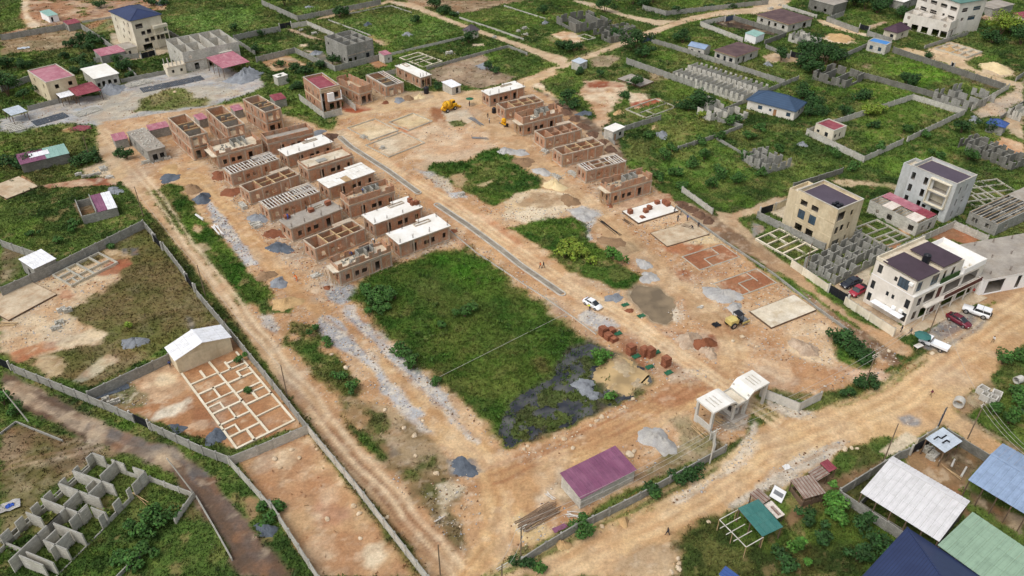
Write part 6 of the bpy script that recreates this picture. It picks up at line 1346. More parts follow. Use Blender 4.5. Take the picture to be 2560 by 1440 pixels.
MB().box(-6.5,0,-1,3.5,3.0,3.25).obj('side_slab','slab_cream',t_);walls4(t_,6.2,4.0,-.3,3.0,.2,'render_cream',[(.3,.8,1,1),(.75,.8,1,1)],x0=-6.4,y0=-.8)
for i in range(10):pbox(t_,'column_stub',-6.2+i*.65,-6.2+i*.65+.25,(-.6 if i%2 else 2.6),(-.6 if i%2 else 2.6)+.25,3.25,5.2,'concrete')
def open_shed(label,A,B,C,h,mat,rise=.4,dr='y+',nx=6,ny=1,mark=None,wall=None,posts=4,ridge=None,name='open_shed'):
    fr=Fr(A,B,C,h);th=thing(name,label,'shed',fr.x,fr.y,0,fr.rz,None,mark);lx,ly=fr.lx,fr.ly
    if ridge is None:
        O,E_,S_={'y+':((0,0,h),(lx,0,0),(0,ly,rise)),'y-':((0,ly,h),(lx,0,0),(0,-ly,rise)),'x+':((0,0,h),(0,ly,0),(lx,0,rise)),'x-':((lx,0,h),(0,ly,0),(-lx,0,rise))}[dr]
        sheet_plane(th,O,E_,S_,nx,ny,mat)
    else:
        m=ridge*lx;sheet_plane(th,(0,0,h),(0,ly,0),(m,0,rise),nx,ny,mat);sheet_plane(th,(lx,0,h+rise*(1-(1-ridge)/ridge)),(0,ly,0),(m-lx,0,rise*(1-ridge)/ridge),nx,1,mat)
        MB().bar((m,0,h+rise+.05),(m,ly,h+rise+.05),.5,.05).obj('ridge_cap',mat,th)
    for i in range(posts):
        c=i/(posts-1)
        if ridge is None and lx>=ly:pp=((.2+c*(lx-.4),.2),(.2+c*(lx-.4),ly-.2))
        else:pp=((.2,.2+c*(ly-.4)),(lx-.2,.2+c*(ly-.4)))
        for(x,y)in pp:pbox(th,'post',x-.08,x+.08,y-.08,y+.08,-.2,h-.02+(rise*.5 if ridge else 0)*0,'timber_dark')
    fm=MB()
    for q in(((0,.2,h-.1),(lx,.2,h-.1)),((0,ly-.2,h-.1),(lx,ly-.2,h-.1)),((.2,0,h-.12),(.2,ly,h-.12)),((lx-.2,0,h-.12),(lx-.2,ly,h-.12))):fm.bar(*q,.1)
    fm.obj('eave_frame','timber_dark',th)
    if wall:walls4(th,lx-.6,ly-.6,-.3,h*.45,.15,wall,x0=.3,y0=.3)
    return th,fr
t_,f_=open_shed('faded pink tin open shed beside the two-storey block building',*tl(1,1868,532,2002,617,2242,552),4.0,'pink_tin',.7,'y+',8,2)
house('house','two-storey cream house with dusty pink roof beside red shed','house',(76,175),(114,207),(183.5,187),7.0,'render_beige',('par','pink_tin',.25,.25),0,[(.32,1.2,4.4,1.3),(.78,1.2,4.4,1.3),(.3,1.2,.9,1.4),(.55,1.2,.9,1.4),(.8,1.2,.9,1.4)],[(.2,.9,4.4,1.3),(.7,.9,4.4,1.3),(.3,.9,1,1.3),(.7,.9,1,1.3)],2,mark='the cream house with pink roof')
house('block_house','small block house with stepped white slab roof','house',*tl(1,725,617,840,712,1072,657),3.8,'block_pale',('flat','slab_white','concrete'),.4,[(.12,1,.7,1.3),(.33,1,.1,2.2),(.58,1,.1,2.2),(.82,1,.8,1.3)],[],mark='the block house with white slab')
open_shed('dark red tin open shed beside gravel heap',*tl(1,625,797,690,866,906,806),3.2,'red_tin',.5,'y+',7,2)
open_shed('small white tin lean-to beside the dark red shed',*tl(1,508,850,545,884,668,852),2.8,'white_tin',.3,'y+',4,1,posts=3)
open_shed('small white-roofed shelter at the left edge of block yard',*tl(1,33,992,100,1042,243,997),2.8,'pale_tin',.3,'y+',5,1,posts=3)
t_,f_=house('long_store','long low store roofed in purple, white and mint sheets','shed',*tl(5,148,112,188,184,618,84),2.8,'block_dark',('none',),0.0)
sheet_plane(t_,(-.2,-.2,2.82),(f_.lx*.55,0,0),(0,f_.ly+.4,.5),6,1,'purple_tin');sheet_plane(t_,(f_.lx*.55-.2,-.2,2.82),(f_.lx*.45+.4,0,0),(0,f_.ly+.4,.5),5,1,'mint_tin')
sheet_plane(t_,(f_.lx*.22,f_.ly*.35,3.1),(f_.lx*.42,0,0),(0,f_.ly*.4,.3),4,1,'white_tin')
for lb,q in(('pink-roofed store lean-to left of the rubble-strewn block house',tl(1,1000,1217,1028,1272,1152,1242)),('pink-roofed store lean-to behind the leftmost two-storey brick house',tl(1,1330,1132,1345,1178,1522,1132)),('pink-roofed store lean-to behind the middle two-storey brick house',tl(1,1745,1042,1788,1084,1868,1058)),
              ('pink-roofed store lean-to left of the third brick house',tl(1,2072,962,2108,1002,2190,980)),('red-roofed block store between brick house and red-roofed house',tl(2,128,862,165,908,272,880))):
    house('store_shed',lb,'shed',*q,2.6,'block',('mono','pink_tin' if 'pink' in lb else 'red_tin',.3,'y+',4,1),.15,[],[])
house('store_shed','pink tin store along the wall below the navy-roofed tower','shed',*tl(1,873,452,905,508,1116,452),2.8,'block',('mono','pink_tin',.4,'y+',6,1),.2)
house('gate_lodge','small grey flat-roofed lodge beside the navy-roofed tower','hut',*tl(1,1058,397,1127,442,1228,412),3.2,'render_cream',('flat','slab_grey','render_cream'),.2,[(.3,.9,1,1.2,'k')],[])
house('hut','small teal-roofed hut at the top left','hut',*tl(1,368,107,432,148,518,126),2.7,'paint_white',('mono','mint_tin',.4,'y+',3,1),.2,[(.3,.8,.3,1.8)],[])
house('hut','pink-roofed block hut at the end of a boundary wall','hut',*tl(1,570,197,610,224,724,197),2.7,'block',('mono','red_tin',.4,'y+',4,1),.15,[],[(.5,.8,.2,1.9)])
t_,f_=open_house('block_house','two-storey grey block house shell inside a walled plot',*tl(2,592,332,812,412,1066,357),7.0,'block',[(.1,1.4,.3,2.1),(.3,1.1,.3,2.1),(.75,1.5,1,1.7,'k'),(.7,1.2,4.4,1.2)],[(.15,1,1,1.3),(.4,1,1,1.3),(.7,1,1,1.3),(.85,1,4.4,1.2)],2,[(0,.33,1,.33),(0,.66,1,.66),(.4,0,.4,1),(.7,0,.7,.66)],mark='the two-storey block shell')
for x in(.0,.33,.66,.97):pbox(t_,'column',x*f_.lx,x*f_.lx+.3,-.06,-.002,0,7.0,'block')
house('hut','tiny block hut with pink roof outside the walled plot','hut',*tl(2,1108,472,1152,500,1218,480),3.0,'block_pale',('mono','pink_tin',.3,'y+',2,1),.1,[(.6,.6,.9,.9)],[])
house('hut','white-topped block cabin standing in bushes','hut',*tl(2,148,677,190,699,287,672),3.0,'block_pale',('flat','slab_white','concrete'),.15,[],[])
house('kiosk','little white-roofed kiosk beside the black water tank','hut',*tl(2,1672,742,1760,790,1848,762),2.7,'block_pale',('mono','white_tin',.25,'y+',3,1),.3,[(.6,1,.2,2)],[],mark='the white-roofed kiosk')
tk=thing('water_tank','black plastic water tank standing near the white-roofed kiosk','tank',P(1066,233).x,P(1066,233).y)
MB().cyl((0,0,0),(0,0,1.9),.85,.85,18).obj('body','plastic_black',tk);MB().cyl((0,0,1.9),(0,0,2.25),.84,.35,18).obj('shoulder','plastic_black',tk);MB().cyl((0,0,2.25),(0,0,2.35),.3,.3,12).obj('lid','plastic_black',tk)
tk=thing('water_tank','small black water tank at the corner of a right-row brick house','tank',P(1235,282).x,P(1235,282).y)
MB().cyl((0,0,0),(0,0,1.5),.65,.65,16).obj('body','plastic_black',tk);MB().cyl((0,0,1.5),(0,0,1.8),.64,.25,16).obj('shoulder','plastic_black',tk)
# drying rows of new blocks
def block_rows(label,q,nx,ny,mat,h=.22):
    fr=Fr(*q,h);th=thing('block_rows',label,'blocks',fr.x,fr.y,0,fr.rz,'rows of drying blocks');mb=MB();sx,sy=fr.lx/nx,fr.ly/ny
    for i in range(nx):
        for j in range(ny):
            if RNG.random()<.04:continue
            x,y=i*sx+RNG.uniform(-.04,.04),j*sy+RNG.uniform(-.05,.05);mb.box(x,x+sx*.72,y,y+sy*.55,0,h+RNG.uniform(0,.02))
    o=mb.obj('blocks',mat,th);o['kind']='stuff'
block_rows('long field of dark fresh concrete blocks drying in rows',tl(1,1240,792,1290,830,1850,715),34,7,'gravel_dark')
block_rows('smaller patch of dark fresh concrete blocks beside the lane',tl(1,290,1085,330,1130,620,1040),22,9,'gravel_dark')
block_rows('pale cured concrete blocks spread over the yard corner',tl(1,660,1010,710,1050,915,975),12,7,'block_pale',.3)
block_rows('pale cured concrete blocks along the left yard edge',tl(1,20,1120,90,1190,240,1160),10,6,'block_pale',.3)
block_rows('pale concrete blocks stacked below the two-storey block building',tl(1,1125,755,1160,785,1380,730),16,5,'block_pale',.4)
# ================================================================ LEFT AND LOWER LEFT
t_,f_=house('workshop_shed','cream shed with bright white gable roof at foundation plot','shed',*tl(9,1480,535,1570,660,2086,442),3.4,'render_beige',('gable','white_tin',1.5,'y',6,3),.3,[],[],mark='the white gable shed')
foundation('long pale footing plan of many rooms on orange soil',(450,931),(591.7,1120),(735.8,1050.6),
      [(0,0,1,0),(0,0,0,.98),(1,0,1,.96),(.55,0,.5,.98),(0,.13,.55,.13),(.55,.2,1,.2),(0,.28,.54,.28),(.54,.36,1,.36),(0,.42,.53,.42),(.53,.52,1,.52),(0,.55,.53,.55),(.53,.66,1,.66),(0,.68,.52,.68),(.52,.8,1,.8),(0,.82,.51,.82),(.3,0,.3,.13),(.28,.28,.28,.42),(.28,.55,.28,.68),(.28,.82,.28,.92),(.76,.36,.76,.46),(.75,.46,1,.46),(.78,.66,.78,.74),(.8,.74,1,.74),(.72,.8,.72,.9),(.72,.88,.95,.88),(.2,.13,.2,.22),(0,.22,.2,.22),(.22,.42,.22,.5),(0,.5,.22,.5)],.3,t=.34,mark='the long pale footing plan')
foundation('compact grey footing grid beside the long left wall',*tl(5,485,1167,640,1268,1045,1057),[(0,0,1,0),(0,1,1,1),(0,0,0,1),(1,0,1,1),(0,.35,.95,.35),(.28,0,.28,1),(.5,0,.5,1),(.78,.35,.78,1),(.15,0,.15,.35),(0,.7,.28,.7)],.55,top='found_grey',t=.3)
flat_slab('weathered concrete slab at the left edge with sand on it',*tl(5,-110,395,60,492,342,378),.4,'slab_tan')
flat_slab('large tan floor slab at the left edge beside paving sand',(-60,765),(21,800),(146,738),.35,'slab_tan')
t_,f_=shell('block_shell','small roofless block hut with white-sheeted lean-to in grass',*tl(5,660,505,737,650,1052,578),2.3,[(0,0,1,0),(0,0,0,1),(.0,1,1,1,0,.8),(1,0,1,1),(.42,0,.42,1,0,2.9)],'block',href=2.3)
sheet_plane(t_,(f_.lx*.44,-.2,2.4),(f_.lx*.3,0,0),(0,f_.ly*.95,.35),2,1,'purple_tin');sheet_plane(t_,(f_.lx*.74,-.2,2.4),(f_.lx*.28,0,0),(0,f_.ly*.95,.35),2,2,'white_tin')
house('hut','block hut with bright white tin roof at the left wall','hut',*tl(5,160,1052,300,1128,512,1034),3.2,'block',('mono','white_tin',.35,'y+',5,2),.2,[],[(.5,.9,.2,1.9)])
# big pale ruin
RP=[]
def rw(u0,v0,u1,v1,z1=1.0):RP.append((u0,v0,u1,v1,0,z1))
rw(.0,0,.52,0,.06);rw(.52,0,.56,0);rw(.56,0,.66,0,.3);rw(.66,0,.72,0,.95);rw(.72,0,.8,0,.3);rw(.8,0,.83,0,.95);rw(.9,0,1,0,.15)
for a,b in((0,.05),(.13,.2),(.26,.32),(.4,.46),(.52,.58),(.66,.72),(.8,.85),(.94,1.0)):rw(a,1,b,1)
rw(0,1,1,1,.3)
rw(1,0,1,.22);rw(1,.22,1,.4,.35);rw(1,.4,1,.62);rw(1,.62,1,.78,.35);rw(1,.78,1,1)
rw(.86,.0,.93,.0,.95);rw(.93,.0,1,.0);rw(.84,.55,1,.55);rw(.66,.45,.8,.45);rw(.42,.33,.58,.33);rw(.18,.2,.34,.2);rw(.8,.25,.8,1);rw(.66,.25,.66,1);rw(.52,.62,.66,.62);rw(.5,.3,.5,1);rw(.5,.3,.57,.3);rw(.36,.0,.36,.5);rw(.24,.56,.5,.56);rw(0,.56,.24,.56);rw(.36,.74,.36,1);rw(.33,.56,.44,.56)
rw(.22,0,.22,.4);rw(.22,.4,.32,.4,.95);rw(.1,0,.1,.46);rw(.06,.1,.06,.5);rw(.14,.7,.14,1,.4);rw(.58,.0,.58,.25,.9);rw(.72,.6,.8,.6,.9)
shell('block_shell','large pale roofless block house with room walls at the lower left',*tl(13,-90,1325,430,1530,1352,605),2.7,RP,'block_pale',.2,mark='the pale roofless house',href=0.0,group='roofless block shells')
# ================================================================ LOWER RIGHT
t_,f_=open_shed('big open-sided shed with white sheet roof at lower right',*tl(16,980,682,1685,1132,1936,797),4.0,'shed_white',1.1,nx=12,ny=3,ridge=.86,posts=6,mark='the big white shed',wall='block_dark')
open_shed('big open shed with pale blue sheet roof cut by right edge',(2418.9,1200.6),(2607,1312),(2690,1215),4.0,'blue_pale_tin',1.0,nx=10,ny=2,ridge=.6,posts=6,mark='the pale blue shed')
open_shed('pale green sheet-roofed shed behind the white shed',*tl(16,1692,1142,2330,1640,2580,1310),3.8,'green_tin',.8,'x+',8,3,posts=5,mark='the pale green shed')
t_,f_=house('bungalow','house with deep blue tiled hip roof at the bottom right corner','house',(2091,1512),(2394,1712),(2574,1518),3.4,'render_cream',('hip','tile_navy',3.4),.5,mark='the deep blue roof')
hip_roof(t_,5.0,5.5,3.45,2.0,.4,'tile_navy','porch_roof').location=(f_.lx*.02-2.2,f_.ly*.62,0)
t_,f_=open_shed('pale sheet-roofed shelter beside the billboard yard',*tl(16,1555,207,1735,332,1897,227),3.4,'pale_tin',.15,'y+',4,3,posts=3)
for(u0,v0,u1,v1)in((.2,.75,.45,.75),(.45,.75,.45,.6),(.45,.6,.75,.6),(.3,.4,.55,.4),(.55,.4,.55,.25)):MB().seg((u0*f_.lx,v0*f_.ly),(u1*f_.lx,v1*f_.ly),.22,3.5,3.62).obj('roof_strip','black',t_)
t_,f_=open_shed('teal sheet canopy of roadside stall with timber frame',(1846,1272),(1905.8,1342),(1956.4,1315),2.8,'teal_tin',.25,'y+',4,3,posts=3,mark='the teal canopy')
fm=thing('timber_frame','bare pole frame of a stall roof beside the teal canopy','frame',P(*tl(15,2180,1180)[0],2.5).x,P(*tl(15,2180,1180)[0],2.5).y,0,Fr(*tl(15,1945,930,2180,1180,2330,1085),2.5).rz)
ff=Fr(*tl(15,1945,930,2180,1180,2330,1085),2.5)
for(a,b)in(((0,0),(0,1)),((.02,0),(1,0)),((0,1),(1.1,1)),((-.25,.3),(.8,.3)),((-.3,.55),(.8,.55)),((-.3,.78),(.9,.78))):MB().bar((a[0]*ff.lx,a[1]*ff.ly,2.5),(b[0]*ff.lx,b[1]*ff.ly,2.5),.1).obj('pole','timber_pale',fm)
for(u,v)in((0,0),(0,1),(1,0),(1,1),(0,.5)):MB().bar((u*ff.lx,v*ff.ly,0),(u*ff.lx,v*ff.ly,2.5),.1).obj('post','timber',fm)
open_shed('rust-striped tin kiosk roof, larger of two',*tl(16,338,584,470,748,668,694),2.3,'rust_tin',.2,'y+',7,1,posts=3,wall='timber_dark',mark='the rust-striped kiosk')
open_shed('rusty lean-to roof joining two kiosks',*tl(16,512,500,590,584,686,516),2.2,'rust_tin',.2,'x+',4,1,posts=2)
open_shed('small dull red tin roof beside rusty kiosk',*tl(16,608,430,695,508,766,470),2.2,'red_tin',.2,'y+',4,1,posts=2)
t_,f_=open_shed('white and brown board-topped stall counter beside the teal canopy',*tl(16,105,795,225,925,295,890),1.6,'cream_tin',.1,'x+',4,1,posts=2,name='stall_counter')
sheet_plane(t_,(f_.lx*.3,f_.ly*.1,1.75),(f_.lx*.4,0,0),(0,f_.ly*.6,.02),1,2,'rust_tin')
open_shed('grey weathered plank shelter behind the teal canopy',*tl(16,-40,720,90,800,190,760),2.2,'rust_tin',.1,'y+',3,1,posts=2)
t_=thing('sign_board','white sign board lying tilted by the roadside stall','sign',P(*tl(16,222,720)[0]).x,P(*tl(16,222,720)[0]).y,0,1.0)
o=MB().box(-1.3,1.3,-1.0,1.0,.5,.58).obj('panel','frame_white',t_);o.rotation_euler=(.2,0,0);o=MB().box(-.4,.5,-.8,.7,.585,.6).obj('printed_patch','metal_grey',t_);o.rotation_euler=(.2,0,0)
t_=thing('billboard','dark roadside billboard with red and white printing on two posts','billboard',P(2342,1072).x,P(2342,1072).y,0,.9)
for x in(-1.0,1.0):pbox(t_,'post',x-.07,x+.07,-.07,.07,-.2,4.2,'metal_grey')
pn=MB().box(-1.3,1.3,-.18,-.08,1.6,4.3).obj('panel','gate_black',t_)
for(x0,x1,z0,z1,m)in((-1.1,-.1,3.3,4.0,'cloth_maroon'),(.1,1.0,2.9,3.7,'frame_white'),(-1.0,.9,2.3,2.6,'frame_white'),(-1.0,.2,1.8,2.1,'cloth_maroon')):pbox(pn,'printed_block',x0,x1,-.2,-.181,z0,z1,m)
house('block_hut','corner of a blue-roofed cabin at the bottom edge','hut',*tl(15,1930,1430,2060,1520,2120,1440),2.4,'block',('mono','royal_tin',.2,'y+',3,1),.1)
# ================================================================ BOUNDARY WALLS AND GATES
FW=[
 ('far left boundary wall running to the pink-roofed hut',tl(1,0,312,580,215),2.2,'block'),('wall stepping down towards the navy-roofed tower',tl(1,728,215,870,305,1020,412),2.4,'block'),('low pale wall behind the navy-roofed tower',tl(1,735,190,1040,140),.8,'block_pale'),
 ('grey wall right of the navy-roofed tower',tl(1,1480,250,1605,322),2.2,'block_dark'),('wall with dark gate across the far left field',[tl(1,2100,318)[0],tl(2,0,272)[0],tl(2,212,235)[0]],2.2,'block'),('short broken wall right of the two-storey block building',tl(1,2110,340,2290,457),1.6,'block'),
 ('long wall falling away left of the pink-roofed cream house',tl(1,0,772,290,668),2.2,'block'),('low front wall of the pink-roofed cream house',tl(1,248,955,540,882),1.5,'block'),('low front wall below the two-storey block building',tl(1,1090,712,1230,680,1600,610,1880,562),1.4,'block'),
 ('wall in front of the pink tin store',tl(1,845,522,1240,478),1.8,'block'),('short diagonal wall beside the white-slab block house',tl(1,1140,592,1222,665),1.6,'block'),('wall right of the far dark gate, turning to the block shell',tl(2,318,210,455,186,700,292),2.0,'block_pale'),
 ('far wall meeting at a corner beyond the dark gate',tl(2,50,0,372,142,1118,-5),2.2,'block'),('wall round the near side of the two-storey block shell',tl(2,0,512,345,428,592,542,710,592,1108,490),2.1,'block'),('low wall behind the white footing outline',tl(2,1212,475,1870,322),1.0,'block_pale'),
 ('very low footing wall across the far green plot',tl(2,650,172,1030,312),.6,'block_pale'),('thin low wall beside the far dirt path',tl(2,832,117,1215,45,1400,108),.6,'block_pale'),('low pale wall following the far road past brown hut',tl(2,1830,150,2140,250,2410,345),.8,'block_pale'),
 ('low wall along the weedy plot behind far white-slab house',tl(2,1540,602,1900,500,2268,405,2440,470),1.1,'block'),('short grey wall between two far brick houses',tl(2,1155,645,1258,622),1.8,'block_pale'),('very low wall across the field beyond the road fork',tl(3,0,45,390,167),.6,'block_pale'),
 ('long pale wall along the top edge road',tl(3,1252,45,1462,98,2380,-2),2.0,'block'),('pale front wall of the burnt compound',tl(3,1990,145,1772,192,2150,337),1.9,'block_pale'),('back wall of the burnt compound',[tl(3,2068,140)[0],tl(3,2440,255)[0],tl(4,310,290)[0],tl(4,118,360)[0]],1.9,'block_dark'),
 ('long wall from blue-grey gate past the blue outbuilding',[tl(3,1335,345)[0],tl(3,1560,410)[0],tl(3,1900,520)[0],tl(3,2448,690)[0],tl(4,295,715)[0]],1.8,'block'),('long grey wall below the row of roofless rooms',tl(3,1108,522,1620,700,2140,872),2.2,'block'),('wall with gap leading to the blue bungalow',[tl(3,2145,870)[0],tl(3,2335,802)[0],tl(4,105,805)[0]],1.6,'block'),
 ('wall joining grassy plot and blue bungalow',tl(3,1895,1012,2160,895),1.5,'block'),('wall from spoil-bank hut to the red footing frame',tl(3,1092,1130,1410,1035),1.7,'block'),('wall bend in tall grass left of the red-roofed hut',tl(3,1570,1315,1920,1205,2145,1118,1930,1060),1.3,'block'),
 ('low wall slanting to the roofless shell above beige block',tl(3,1912,1228,2232,1420),.9,'block'),('low fence wall in front of the spoil-bank hut',tl(3,885,1185,1000,1278),.9,'block'),('wall from top road past the long brown house',tl(4,280,40,585,132),1.4,'block_pale'),
 ('wall around the green plot left of plum-roofed bungalow',tl(4,830,100,680,150,962,250),2.0,'block'),('wall in front of the plum-roofed bungalow',tl(4,1045,275,1262,342),2.0,'block'),('stone wall below the broken white pillars',tl(4,360,312,820,470),1.8,'block'),('low wall with small arched gate near the brown soil patch',tl(4,130,402,340,490),1.5,'block'),
 ('wall rising to the bright blue hut',tl(4,780,502,1040,388),1.8,'block'),('very long dark wall from blue hut to the right edge',tl(4,1278,422,1786,590,2282,752),2.2,'block_dark'),('short wall below the unfinished concrete wing',tl(4,1560,407,1812,325,1948,285),1.5,'block'),('dark wall behind the scattered tall block walls',tl(4,960,640,1400,760,1990,918),2.0,'block_dark'),
 ('pale wall with piers closing the right-hand plot',tl(4,1990,945,2320,755),2.0,'block_pale'),('pale pier wall enclosing the green plot of the red-roofed hut',tl(4,742,1078,1455,848,1920,985,1408,1228),1.9,'block_pale'),('pale pier wall at the near corner of red-roofed hut plot',tl(4,1362,1248,1015,1405,500,1160,572,1135),1.9,'block_pale'),
 ('wall left of the grassy bush plot above blue bungalow',tl(4,130,800,420,682),1.6,'block'),('wall piece at right edge by sand heap',tl(4,2385,690,2448,650),1.8,'block'),('wall along the stony road to the blue-roofed house',tl(4,2242,1042,2448,905),1.6,'block_dark'),('dark pier wall behind the beige apartment block',tl(8,380,352,820,215),1.7,'block_dark'),
 ('yard wall left of beige block beside dark gate',tl(8,200,545,322,490),1.9,'render_beige'),('grey yard wall along the front of beige apartment block',tl(8,58,608,660,895),2.0,'block'),('yard wall from beige block towards footing grid',tl(8,665,895,985,765),1.9,'block'),('pale wall behind the white commercial building',tl(8,1312,922,1830,692,2132,822),1.9,'block_pale'),
 ('cream wall between lane and grey block maze',tl(8,368,1042,690,1262),1.9,'render_cream'),('cream wall along the lane below the commercial building',tl(12,852,82,1290,362),2.0,'render_cream'),
 ('left plot wall ending at the white-roofed hut',tl(5,0,862,300,968),2.0,'block'),('tall grey wall climbing to the left lane corner',tl(5,0,1292,515,1062,1280,688),2.3,'block'),('roadside wall piece at the top of the left lane',tl(5,1282,686,1392,815),2.0,'block'),('long lane-side wall between two dark gates',tl(5,1462,888,1678,1172),2.0,'block'),
 ('long lane-side wall running down past white gable shed',[tl(5,1752,1262)[0],tl(9,1760,10)[0],tl(9,2018,312)[0],tl(9,2448,832)[0],tl(10,460,1232)[0]],2.0,'block'),('long pale wall along the lane beside the tan yard',tl(14,462,82,880,580,1550,1440),2.0,'block_pale'),('pale wall between footing plan and the tan yard',[tl(13,2055,372)[0],tl(14,0,272)[0],tl(14,462,80)[0]],2.0,'block_pale'),
 ('left wall of the tan yard beside the asphalt lane',[tl(13,2052,372)[0],tl(13,2440,800)[0],tl(14,120,760)[0],tl(14,565,1445)[0]],1.9,'block_pale'),('long wall above the muddy asphalt lane',tl(9,105,692,780,962,1188,1138),2.0,'block'),('wall from the black gate down to the tan yard',tl(9,1345,1212,1810,1425,2060,1520),2.0,'block'),('dark wall between dry plot and footing plan',tl(9,782,932,1510,592),2.2,'block'),
 ('low footing wall round the grassy corner at lower left',tl(9,0,1302,140,1196,562,1368),.5,'block'),('low wall behind the pale roofless house',tl(13,0,1128,450,740,830,402),.7,'block'),('short wall right of the pale roofless house',tl(13,1345,545,1732,690,1572,920),1.2,'block_pale'),('low wall stub in bushes at the bottom left',tl(13,1330,1152,1040,1445),.8,'block'),('low rail wall slanting beside the asphalt lane',tl(13,1762,712,1930,1000,2085,1278),.7,'block_pale'),
 ('cream wall with coping in front of the white shed',tl(16,802,652,1330,322,1418,290),2.1,'block'),('mossy block wall left of the white shed',tl(16,800,672,1040,830,1420,1080),1.9,'block'),('thin cream wall behind the billboard yard',tl(16,1500,205,1668,102),1.6,'render_cream'),('dark wall right of the billboard shelter',tl(16,1770,120,1900,200,2150,350),1.9,'block_dark')]
for lb,q,h,m in FW:fence(lb,q,h,'top',m,3.2 if h>1 else 5.0,.32 if h>1 else 0)
for lb,a,b,m in(('wide dark gate in the far field wall',*tl(2,218,262,316,245),'gate_black'),('blue-grey gate of the burnt compound',*tl(3,1990,195,2066,180),'gate_blue'),('blue-grey gate by the winding road',*tl(3,1242,388,1332,372),'gate_blue'),
      ('dark gate in the wall left of plum-roofed bungalow',*tl(4,966,262,1046,285),'gate_black'),('small dark gate in the long dark wall',*tl(4,1786,612,1806,622),'gate_black'),('black double gate in little cream arch',*tl(4,345,512,432,530),'gate_black'),('black yard gate left of the beige apartment block',*tl(8,70,640,200,600),'gate_black'),
      ('wide black gate beside parked cars',*tl(8,690,1340,850,1432),'gate_black'),('upper black gate in the left lane wall',*tl(5,1392,880,1462,955),'gate_black'),('lower black gate in the left lane wall',*tl(5,1682,1235,1752,1330),'gate_black'),('black gate at the left edge with white lettering gone faint',*tl(9,-20,690,100,740),'gate_black'),
      ('black gate opening on the muddy lane',*tl(9,1192,1195,1345,1268),'gate_black'),('tall black gate beside the white shed yard',*tl(16,1425,345,1590,255),'gate_black'),('dark sheet gate below the navy-roofed tower',*tl(1,1280,530,1400,500),'gate_black')):
    gate(lb,a,b,2.1,m)
